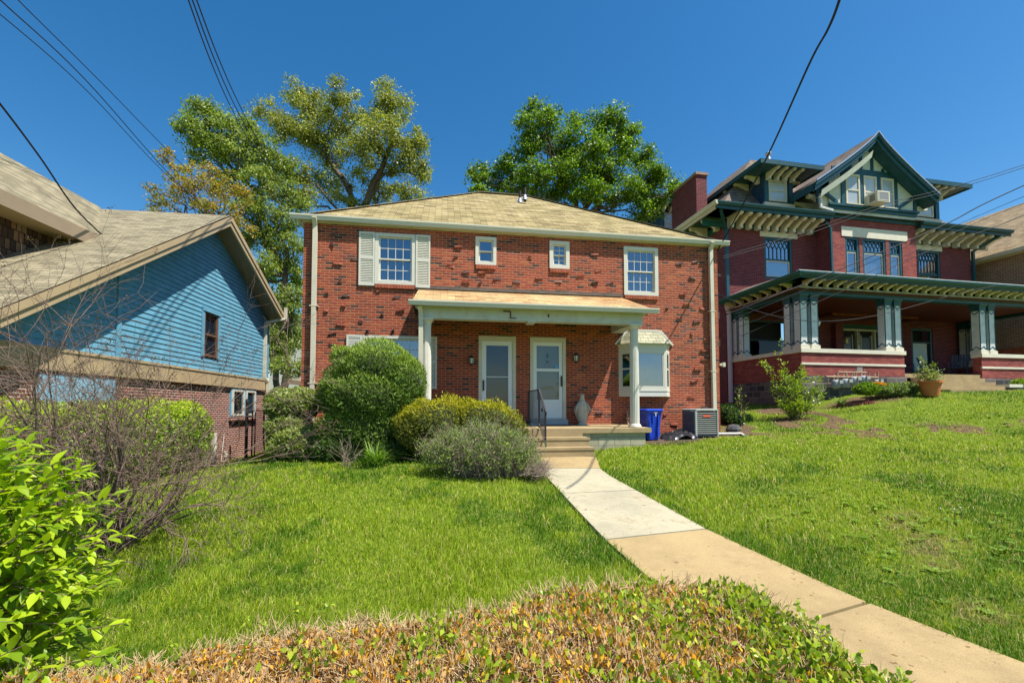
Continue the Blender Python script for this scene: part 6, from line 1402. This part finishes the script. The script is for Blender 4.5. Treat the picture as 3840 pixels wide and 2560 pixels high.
# flower bed of the right house
bush('peony_clump','round bright green leafy clump in the bed under the gas meters','plant',[blob(1990,893,15.0,26,15,20),blob(1975,895,14.9,16,13,12)],2600,.09,.35,[(.16,.27,.02),(.22,.34,.03),(.10,.18,.02)],L_big,45,up=.6,core=True,stems=False)
bush('orange_flower_clump','low clump of orange flowers in front of the small rusty meter','flowers',[blob(2015,885,15.4,16,7,12)],900,.06,.7,[(.62,.27,.02),(.70,.36,.04),(.5,.3,.05)],L_dry,46,up=.6,stems=False)
bush('groundcover_bed','pale green trailing groundcover left of the terracotta pot','plant',[blob(2050,895,15.3,34,13,20),blob(2085,893,15.6,28,12,18),blob(2115,895,15.9,22,9,14),blob(2028,897,15.1,22,10,14)],5200,.075,.5,[(.20,.27,.10),(.28,.34,.17),(.12,.18,.05)],L_big,47,up=.5,stems=False)
bush('edge_shrub','bright green shrub at the right edge before the brown cheek stones','bush',[blob(2345,882,17.2,22,14,14),blob(2370,880,17.2,20,16,14)],2500,.08,.5,[(.18,.28,.03),(.26,.36,.04)],L_big,48,up=.5,stems=False)
def strap_plant(name,label,cat,x,y,n,Lr,seed,cols,w=.022):
    rng=np.random.default_rng(seed); T=empty(name,label,cat,None,loc=(x,y,gz(x,y)-.02)); co=[];fc_=[];cc=[]
    for k in range(n):
        a=rng.random()*6.28; L=Lr*(.6+.6*rng.random()); lean=.25+.7*rng.random(); b0=np.array([rng.normal()*.06,rng.normal()*.06,0]); d=np.array([math.cos(a),math.sin(a),0]); sd_=np.array([-math.sin(a),math.cos(a),0]); i=len(co); c=np.array(cols[rng.integers(len(cols))])*(.8+.4*rng.random())
        for j in range(6):
            t=j/5; p=b0+d*L*lean*(t**1.5)+np.array([0,0,L*(t*1.0-.62*lean*t*t*1.2)]); ww=w*(1-t**2)+.002; co+= [p-sd_*ww/2,p+sd_*ww/2]; cc+=[c,c]
        for j in range(5): fc_.append((i+2*j,i+2*j+1,i+2*j+3,i+2*j+2))
    npmesh('leaf_blades',np.array(co),np.array(fc_),L_big,T,np.array(cc)); return T
q=at(862*1.6327,1075*1.6327,8.55)
strap_plant('daylily_clump','arching strap leaved daylily clump on the lawn in front of the round bush','plant',q.x,q.y,120,.62,51,[(.16,.28,.04),(.24,.36,.06),(.10,.20,.03)],.028)
q=at(1930*1.6327,905*1.6327,15.1); strap_plant('iris_clump','upright narrow leaved clump left of the bright green bed plant','plant',q.x,q.y,60,.55,52,[(.10,.17,.05),(.18,.25,.10)],.03)
q=at(2062*1.6327,890*1.6327,15.9); strap_plant('iris_clump','narrow leaved clump among the pale groundcover near the pot','plant',q.x,q.y,50,.5,53,[(.10,.17,.05),(.18,.25,.10)],.03)

# ---- dead stem lavender-like shrub in front
rng=np.random.default_rng(61); q=at(1120*1.6327,1105*1.6327,7.95)
T=empty('dead_stemmed_shrub','straggly shrub of grey dead stems with green tufts in front of the yew','bush',loc=(q.x,q.y,gz(q.x,q.y)-.02)); o=np.array(T.location); segs=[];P=[];D=[]
for k in range(760):
    a=rng.random()*6.28; e=rng.random()**.6
    tip_=np.array([math.cos(a)*e*(1.0 if math.cos(a)>0 else 1.25),math.sin(a)*.6*e,(.24+.70*math.sqrt(max(0,1-(e*.92)**2)))*(.62+.45*rng.random())])
    if rng.random()<.10: tip_=tip_*np.array([1.15,1.1,1.18])
    b0=np.array([tip_[0]*.35+rng.normal()*.12,tip_[1]*.35+rng.normal()*.1,0]); pts=grow(segs,b0,tip_,.0065,.0018,rng,5,.09)
    for _ in range(4):
        i=rng.integers(1,6); ee=pts[i]+rng.normal(size=3)*.11+np.array([0,0,.05]); segs.append((pts[i],ee,.0028,.0012))
    if rng.random()<.85:
        m=26; base_=np.array(pts[-2]); t=rng.random((m,1)); pb=base_+(np.array(pts[-1])-base_)*t*1.0+rng.normal(size=(m,3))*.03; pb[:,2]-=rng.random(m)*.3*(rng.random()<.5); P.append(pb); D.append(unit(rng.normal(size=(m,3))*.6+np.array([0,0,.9])))
for k in range(150):  # low dead mat trailing to the right
    b0=np.array([.55+rng.random()*.3,-.1+rng.normal()*.15,.08]); e=np.array([.85+rng.random()*.40,-.15+rng.normal()*.28,.04+rng.random()*.30]); pts=grow(segs,b0,e,.005,.0015,rng,4,.1)
    for _ in range(3): segs.append((pts[2],pts[2]+rng.normal(size=3)*.09,.0025,.001))
tubes('dead_stems',segs,M_twigg,T,3)
P=np.concatenate(P);D=np.concatenate(D); cl=np.array([(.25,.34,.12),(.32,.42,.15),(.18,.26,.09),(.34,.45,.06)]); ci=cl[rng.integers(0,4,len(P))]*(.55+.5*rng.random((len(P),1)))
leaves('green_tufts',P,D,rdir(len(P),rng),.06,.012,ci,L_need,T)
# small twigs of the same kind by the lily
q=at(798*1.6327,1060*1.6327,8.5); T=empty('twiggy_sprig','few bare pale twigs sprouting left of the daylily','plant',loc=(q.x,q.y,gz(q.x,q.y))); segs=[]
for k in range(26): grow(segs,(rng.normal()*.05,rng.normal()*.05,0),(rng.normal()*.22-.08,rng.normal()*.15,.25+rng.random()*.5),.005,.0015,rng,4,.1)
tubes('twigs',segs,M_twigg,T,3)

# ---- big bare shrub at left
rng=np.random.default_rng(71); bx_,by_=-4.35,4.75
T=empty('bare_shrub','large leafless shrub with tangled brown branches spreading over the left lawn','bush',loc=(bx_,by_,gz(bx_,by_)-.05)); o=np.array(T.location); segs=[]; buds=[]; 
def rec(p,d,L,r,depth):
    steps=4; pts=[p]; q=p.copy(); dd=d.copy()
    for k in range(steps):
        dd=unit((dd+rng.normal(size=3)*.13+np.array([0,0,.02]))[None])[0]; q2=q+dd*L/steps; segs.append((q,q2,r*(1-.4*k/steps),r*(1-.4*(k+1)/steps))); q=q2; pts.append(q)
    if depth==0:
        if rng.random()<.16: buds.append(q)
        return
    nk=rng.integers(3,5) if depth>1 else rng.integers(2,5)
    for j in range(nk):
        k=rng.integers(2,steps+1); nd=unit((dd+rng.normal(size=3)*.48)[None])[0]; rec(pts[k],nd,L*(.50+.28*rng.random()),max(r*.50,.0017),depth-1)
for k in range(27):
    a=rng.random()*6.28
    el=.72+rng.random()*.75
    d=np.array([math.cos(a)*math.cos(el),math.sin(a)*math.cos(el)*.55,math.sin(el)])
    if rng.random()<.18: d=unit(np.array([[.95,.1+rng.normal()*.3,.45+rng.random()*.5]]))[0]
    rec(np.array([rng.normal()*.12,rng.normal()*.12,0.]),unit(d[None])[0],(1.1+.5*rng.random())*(.55 if (d[0]>.4) else .98),.012+rng.random()*.010,4)
SEG_A=[s for s in segs if s[2]>.009]; SEG_B=[s for s in segs if s[2]<=.009]
tubes('branches',SEG_A,M_bark,T,6); tubes('twigs',SEG_B,M_shrubtwig,T,3)
P=[];D=[]
for b_ in buds:
    m=14; P.append(b_+rng.normal(size=(m,3))*.022); D.append(rdir(m,rng))
P=np.concatenate(P);D=np.concatenate(D); leaves('dry_seed_heads',P,D,rdir(len(P),rng),.022,.012,np.array([[.13,.085,.06]])*(.6+.8*rng.random((len(P),1))),L_dry,T)
cnt['bare']=len(segs)

# ---- foreground privet with big leaves, lower left
rng=np.random.default_rng(81)
cx,cy=-2.42,1.80; T=empty('leafy_privet','big bright green leafy shrub filling the lower left corner','bush',loc=(cx,cy,gz(cx,cy)-.05)); o=np.array(T.location)
P=[];D=[];N=[];Cc=[];Ls=[]; segs=[]
Cz=1.7-.04-o[2]  # top
ell=[(-.03,0,.80,.80,.62,.94),(-.25,.15,1.12,.73,.55,.72),(.22,-.1,.35,.66,.5,.62),(.10,.05,1.02,.56,.5,.74),(.1,-.25,.25,.58,.4,.5)]
for k in range(1700):
    e=ell[rng.integers(len(ell))]; d=rdir(1,rng)[0]; 
    if d[1]>.75: continue
    s=np.array(e[:3])+d*np.array(e[3:])*(.66+.38*rng.random()**.7)
    if s[2]<.02: continue
    # shoot grows outwards and slightly right
    dr=unit((d*np.array([1,1,.55])+np.array([.45,-.05,.18])+rng.normal(size=3)*.25)[None])[0]; Ln=.16+.16*rng.random(); st=s-dr*Ln
    segs.append((st,s,.003,.0014))
    if k%7==0: segs.append((np.array([0,0,.1])+.4*st,st,.007,.003))
    nn=rng.integers(4,7)
    side=unit(np.cross(dr,[0,0,1.])[None])[0]; upv=np.cross(side,dr)
    for j in range(nn):
        t=j/(nn-1); base_=st+(s-st)*t; rot=(j%2)*math.pi/2+rng.normal()*.25
        for sg in (-1,1):
            lat=side*math.cos(rot)*sg+upv*math.sin(rot)*sg; ld=unit((dr*(.55+.5*t)+lat*.85+np.array([0,0,-.05])+rng.normal(size=3)*.12)[None])[0]
            P.append(base_);D.append(ld);N.append(unit((upv*.6+np.array([0,0,.9])-lat*.3+rng.normal(size=3)*.25)[None])[0]); Ls.append((.060+.040*rng.random())*(1-.25*(t>.9)))
            Cc.append(np.array([(.27,.39,.012),(.35,.46,.02),(.17,.28,.012)][rng.integers(3)])*(.85+.3*rng.random()))
P=np.array(P);D=np.array(D);N=np.array(N);Ls=np.array(Ls);Cc=np.array(Cc)
leaves('leaves',P,D,N,Ls,Ls*.43,Cc,L_big,T,shape=1,fold=.22,curl=.10); tubes('stems',segs,M_barkL,T,4)
cnt['privet']=len(P)

# ---- foreground half-dead box hedge
rng=np.random.default_rng(91)
T=empty('dying_box_hedge','clipped box hedge in the foreground, mostly dead orange brown with green at the right end','hedge',loc=(-.6,1.5,0)); o=np.array(T.location)
def topz(x,y):  # hedge top, world z
    return .82+(sinn(x,y,13,91)-.5)*.075+.02*np.sin(x*2.3)+(sinn(x,y,2.2,9)-.5)*.09-.09*np.clip(-x/1.6,0,1.6)-.02*np.clip(-x,0,3)**1.0
def yback(x): return 2.12+.155*x-.10*np.clip(-x-1.0,0,2)+(sinn(x,0*x,3.,4)-.5)*.10
def xend(y): return 1.18+.10*(2.1-y)*1.3+(sinn(y,0*y,4.,5)-.5)*.08
n=46000
X=rng.uniform(-2.6,1.35,n); Yb=yback(X); Yv=rng.uniform(.55,1,n); Y=.62+(Yb-.62)*rng.random(n)**.8
keep=X<xend(Y); X=X[keep];Y=Y[keep]; Yb=Yb[keep]
dist=np.minimum(Yb-Y,xend(Y)-X); Z=topz(X,Y)-.14*np.clip(1-dist/.16,0,1)**2
P=np.c_[X,Y,Z]
depthr=np.abs(rng.normal(size=len(P)))*.045; P[:,2]-=depthr
# sides: back face and right end
m=14000; X2=rng.uniform(-2.6,1.2,m); P2=np.c_[X2,yback(X2)-.02+rng.normal(size=m)*.02,rng.uniform(.0,1,m)]; P2[:,2]=.05+P2[:,2]*(topz(X2,P2[:,1])-.1)
m=13000; Y3=rng.uniform(.62,2.1,m); P3=np.c_[xend(Y3)-.02+rng.normal(size=m)*.02,Y3,rng.uniform(0,1,m)]; P3[:,2]=.05+P3[:,2]*(topz(P3[:,0],Y3)-.1)
P=np.concatenate([P,P2,P3]); nor=np.concatenate([np.tile([0,0,1.],(len(X),1)),np.tile([0,1.,.3],(len(P2),1)),np.tile([1.,0,.3],(len(P3),1))])
g_=np.clip((P[:,0]-.62)*1.6-(P[:,1]-1.6)*.25+ (xend(P[:,1])-P[:,0]<.30)*.55 +(sinn(P[:,0],P[:,1],3.3,12)-.52)*2.6+(sinn(P[:,0],P[:,1],9,13)-.5)*1.2,0,1)
g_=np.maximum(g_*(P[:,0]>-.1),np.clip((sinn(P[:,0],P[:,1],4.2,15)-.68)*6,0,1)*.8)
g_=np.clip(g_*.66+.03+.08*(P[:,0]>-.4)+.45*np.clip(P[:,0]*.5+.15,0,1)*sinn(P[:,0],P[:,1],14,77)**2,0,1); isg=rng.random(len(P))<g_*.85
dead=np.array([(.52,.29,.09),(.56,.38,.18),(.68,.33,.03),(.32,.17,.06),(.80,.50,.05),(.46,.29,.14)]); grn=np.array([(.22,.32,.02),(.32,.42,.035),(.13,.21,.018),(.42,.46,.045)])
col=dead[rng.integers(0,6,len(P))]; col[isg]=grn[rng.integers(0,4,isg.sum())]; col=col*(.75+.5*rng.random((len(P),1)))
P[isg]+=nor[isg]*(.025*rng.random((isg.sum(),1))+.012)
D=unit(nor*.9+rng.normal(size=P.shape)*.7+np.array([0,0,.35])); N=rdir(len(P),rng)+np.array([0,-.4,.3])
Lh=np.where(isg,.024+.012*rng.random(len(P)),.019+.015*rng.random(len(P))); 
leaves('foliage',P-o,D,unit(N),Lh,Lh*np.where(isg,.62,.45),col,L_dry,T,shape=0,fold=.3)
# bigger fresh sprigs poking out near the right edge
PG=[];DG=[];segs=[]
for k in range(330):
    y=rng.uniform(.75,2.1); x=xend(y)-abs(rng.normal())*.25 if rng.random()<.75 else rng.uniform(-1.9,1.0); z=topz(x,y)-.03
    d=unit((rng.normal(size=3)*.45+np.array([.25,.05,1.]))[None])[0]; L=.05+.06*rng.random(); s0=np.array([x,y,z-.02]); s1=s0+d*L; segs.append((s0-o,s1-o,.0016,.0008))
    for j in range(6):
        t=.25+.75*j/5; PG.append(s0+(s1-s0)*t); DG.append(unit((d*.4+rng.normal(size=3)*.7)[None])[0])
PG=np.array(PG);DG=np.array(DG); cg=grn[rng.integers(0,4,len(PG))]*(.85+.4*rng.random((len(PG),1)))
leaves('green_sprigs',PG-o,DG,unit(rng.normal(size=PG.shape)*.5+np.array([0,0,1.])),.026,.017,cg,L_big,T,shape=1,fold=.15,curl=.1)
# dead twigs
m=42000; X=rng.uniform(-2.6,1.25,m); Y=rng.uniform(.62,1,m); Y=.62+(yback(X)-.62)*rng.random(m); keep=X<xend(Y); X=X[keep];Y=Y[keep]; Z=topz(X,Y)-.035-.03*rng.random(len(X)); A=np.c_[X,Y,Z]-o; d=unit(rng.normal(size=A.shape)*.75+np.array([0,0,.75])); Lt=.03+.065*rng.random((len(A),1))
B_=A+d*Lt; tubes('dead_twigs',[(a,b,.0017,.0011) for a,b in zip(A,B_)],M_twigb,T,3)
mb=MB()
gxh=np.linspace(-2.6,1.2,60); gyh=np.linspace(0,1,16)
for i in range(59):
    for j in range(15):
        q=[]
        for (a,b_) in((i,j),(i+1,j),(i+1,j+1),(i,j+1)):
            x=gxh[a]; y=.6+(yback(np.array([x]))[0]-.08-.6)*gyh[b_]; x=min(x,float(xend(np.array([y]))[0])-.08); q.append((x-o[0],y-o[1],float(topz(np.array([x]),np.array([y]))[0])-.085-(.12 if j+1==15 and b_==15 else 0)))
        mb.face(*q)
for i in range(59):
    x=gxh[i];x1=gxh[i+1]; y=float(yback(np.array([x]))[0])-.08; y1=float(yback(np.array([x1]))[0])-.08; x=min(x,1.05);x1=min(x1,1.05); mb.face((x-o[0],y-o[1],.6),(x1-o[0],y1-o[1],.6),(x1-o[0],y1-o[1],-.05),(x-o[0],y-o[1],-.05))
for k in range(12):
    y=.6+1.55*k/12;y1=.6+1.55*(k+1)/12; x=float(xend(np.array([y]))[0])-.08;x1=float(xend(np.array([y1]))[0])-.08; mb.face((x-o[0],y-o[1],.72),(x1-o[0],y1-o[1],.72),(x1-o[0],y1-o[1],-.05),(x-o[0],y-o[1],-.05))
mb.build('opaque_core',plain('brown_twig_interior',(.09,.06,.035),1,.5,30,bump=.8),T,fix=False)

# ---- lawn grass
rng=np.random.default_rng(101)
def sample(n,x0,x1,y0,y1,pw):
    y=y0+(y1-y0)*rng.random(n)**pw; t=rng.uniform(x0,x1,n); return t*y,y
# sampled by view angle so that near ground is denser
n=430000; y=2.0*(17.5/2.0)**(rng.random(n)**1.0); t=rng.uniform(-1.22,1.22,n); x=t*y
# thin out nearest
XY=np.c_[x,y]
rng_edge=np.random.default_rng(3)
def inpoly(x,y,E1,E2):
    r=np.zeros(len(x),bool); yl=np.array([q[1] for q in E1])[::-1]; xl=np.array([q[0] for q in E1])[::-1]; yr=np.array([q[1] for q in E2])[::-1]; xr_=np.array([q[0] for q in E2])[::-1]
    L=np.interp(y,yl,xl);R_=np.interp(y,yr,xr_); e=rng_edge.random(len(x))*.07-.02; return (x>L+e)&(x<R_-e)&(y<9.9)
ok=~inpoly(x,y,WL,WR)
lx,ly=(x-FM.x)*FM.c+(y-FM.y)*FM.s, -(x-FM.x)*FM.s+(y-FM.y)*FM.c
ok&=~((lx>-.05)&(lx<11.45)&(ly>-.02)); ok&=~((lx>2.9)&(lx<8.5)&(ly>-1.55)); ok&=~((lx>5.2)&(lx<6.95)&(ly>-2.35)); 
ok&=~((lx>8.4)&(lx<12.4)&(ly>-1.45+.2*(lx-8.4))&(rng.random(n)<.93)); ok&=~((lx>.2)&(lx<6.2)&(ly>-1.9)&(rng.random(n)<.8))
rx_,ry_=(x-FR.x)*FR.c+(y-FR.y)*FR.s, -(x-FR.x)*FR.s+(y-FR.y)*FR.c
ok&=~((rx_>-.1)&(ry_>-.06)); ok&=~((rx_>5)&(rx_<8.3)&(ry_>-1.3))
ok&=~((rx_>-.6)&(rx_<5.2)&(ry_>-1.3)&(rng.random(n)<.85))
bxl,byl=(x-FB.x)*FB.c+(y-FB.y)*FB.s, 0
ok&=~(bxl<.03); ok&=~((y<2.1+.155*x)&(x<1.25)&(x>-2.6))
# bare and weedy patches on the right bank and right foreground
BARE=bare_mask(x,y)
ok&=rng.random(n)>np.clip(BARE*1.05,0,.93)
x=x[ok];y=y[ok];BARE=BARE[ok]; z=GZ(x,y)+(sinn(x,y,1.3,3)-.5)*.03
n=len(x); tone=sinn(x,y,.9,31)*.5+sinn(x,y,2.6,32)*.3+sinn(x,y,8,33)*.2
hgt=(.035+.060*rng.random(n)**1.5)*(.55+.95*sinn(x,y,1.9,34))*(1-.35*BARE); hgt*=np.clip(.86+y*.012,1.0,1.05)
# longer lush tufts along walk edges
wd=(.0032+.0022*rng.random(n))*np.clip(y/3.2,1,3.6)
a=rng.random(n)*6.283; lean=.2+1.0*rng.random(n); wind=np.array([.05,.0])
dx=np.cos(a)*lean+wind[0]; dy=np.sin(a)*lean
face=rng.random(n)*6.283; sx,sy=np.cos(face),np.sin(face)*.6
Pb=np.c_[x,y,z]
b1_=Pb+np.c_[-sx*wd/2,-sy*wd/2,0*wd-.004]; b2_=Pb+np.c_[sx*wd/2,sy*wd/2,0*wd-.004]
mid=Pb+np.c_[dx*hgt*.30,dy*hgt*.30,hgt*.62]; m1=mid+np.c_[-sx*wd*.42,-sy*wd*.42,0*wd]; m2=mid+np.c_[sx*wd*.42,sy*wd*.42,0*wd]
tip_=Pb+np.c_[dx*hgt*.85,dy*hgt*.85,hgt*(1.02-.25*lean)]
co=np.stack([b1_,b2_,m2,m1,tip_],1).reshape(-1,3); bi=np.arange(n)[:,None]*5
f=np.concatenate([bi+np.array([0,1,2]),bi+np.array([0,2,3]),bi+np.array([3,2,4])],0)
ca=np.array([.075,.17,.008]);cb=np.array([.22,.32,.016]);cd=np.array([.46,.39,.15]);cy_=np.array([.33,.40,.03])
tt=np.clip((tone-.36)*3.6,0,1)[:,None]; c=ca*(1-tt)+cb*tt; 
rr_=rng.random(n); c=np.where((rr_<.10+.06*(x>3))[:,None],cd,c); c=np.where(((rr_>.62)&(tone>.45))[:,None],cy_,c); c=np.where(((BARE>.3)&(rr_<.5))[:,None],cd*.9,c)
c=c*(.75+.5*rng.random((n,1)))
cc=np.repeat(c,5,axis=0)
grass=npmesh('grass',co,f,L_grass,None,cc); tag(grass,kind='stuff'); grass['label']='short green lawn grass with drier straw coloured blades'
cnt['grass']=n
# broad-leaved weeds and dandelions
def weeds(name,lab,pts,sz,cols,seed):
    rng=np.random.default_rng(seed)
    for (vx,vy,Y) in pts[:1]: pass
    return None
rng=np.random.default_rng(111)
P=[];D=[]
for k in range(330):
    if k<170: x=3.3+rng.random()*3.2; y=2.9+rng.random()*4; 
    else: y=10.6+rng.random()*2.2; x=5.8+rng.random()*9
    if inpoly(np.array([x]),np.array([y]),WL,WR)[0]: continue
    z=gz(x,y)+.02; nl=rng.integers(4,9); s=.04+.05*rng.random()
    for j in range(nl): a=rng.random()*6.28; P.append((x,y,z)); D.append((math.cos(a)*s,math.sin(a)*s,.35*s))
P=np.array(P);D=np.array(D); Lw=np.linalg.norm(D,axis=1)*1.1; cw=np.array([(.15,.27,.03),(.22,.34,.05)])[rng.integers(0,2,len(P))]*(.8+.4*rng.random((len(P),1)))
o_=leaves('broadleaf_weeds',P,D,np.tile([0,0,1.],(len(P),1)),Lw,Lw*.45,cw,L_big,None,shape=1,fold=.15,curl=.1); tag(o_,kind='stuff'); o_['label']='low broad leaved weeds scattered in the thin right lawn'
# straw litter on bare ground
m=60000; xs_=rng.uniform(2.8,15,m); ys_=rng.uniform(2.6,16,m); kk=bare_mask(xs_,ys_); k_=(rng.random(m)<kk)&~inpoly(xs_,ys_,WL,WR)&(xs_<ys_*1.25); xs_=xs_[k_];ys_=ys_[k_]
P=np.c_[xs_,ys_,GZ(xs_,ys_)+.012+.02*rng.random(len(xs_))]; D=unit(rng.normal(size=P.shape)*np.array([1,1,.12])); o_=leaves('dry_straw_litter',P,D,np.tile([0,0,1.],(len(P),1))+rng.normal(size=P.shape)*.2,.06+.09*rng.random(len(P)),.006,np.array([[.42,.31,.18]])*(.6+.7*rng.random((len(P),1))),L_dry); tag(o_,kind='stuff'); o_['label']='dry straw coloured litter on the bare strip of soil'
# dandelions
for i,(px,py,Y,lab) in enumerate(((3526,1906,5.5,'left dandelion seed head on a bare stalk in the right lawn'),(3578,1909,5.4,'middle dandelion seed head on a bare stalk in the right lawn'),(3600,1903,5.5,'right dandelion seed head on a bare stalk in the right lawn'))):
    q=at(px,py,Y); g_=gz(q.x,q.y); T=empty('dandelion',lab,'weed','dandelion seed heads in the right lawn',loc=(q.x,q.y,g_)); mb=MB(); hh=max(.12,q.z-g_); mb.tube([(0,0,0),(.01,0,hh*.5),(0,0,hh)],.003,5); mb.build('stalk',M_barkL,T); mb=MB(); mb.lathe(0,0,[(.002,hh-.012),(.014,hh),(.002,hh+.014)],8); mb.build('seed_head',M_cream,T,smooth=True)
print('COUNTS',cnt)
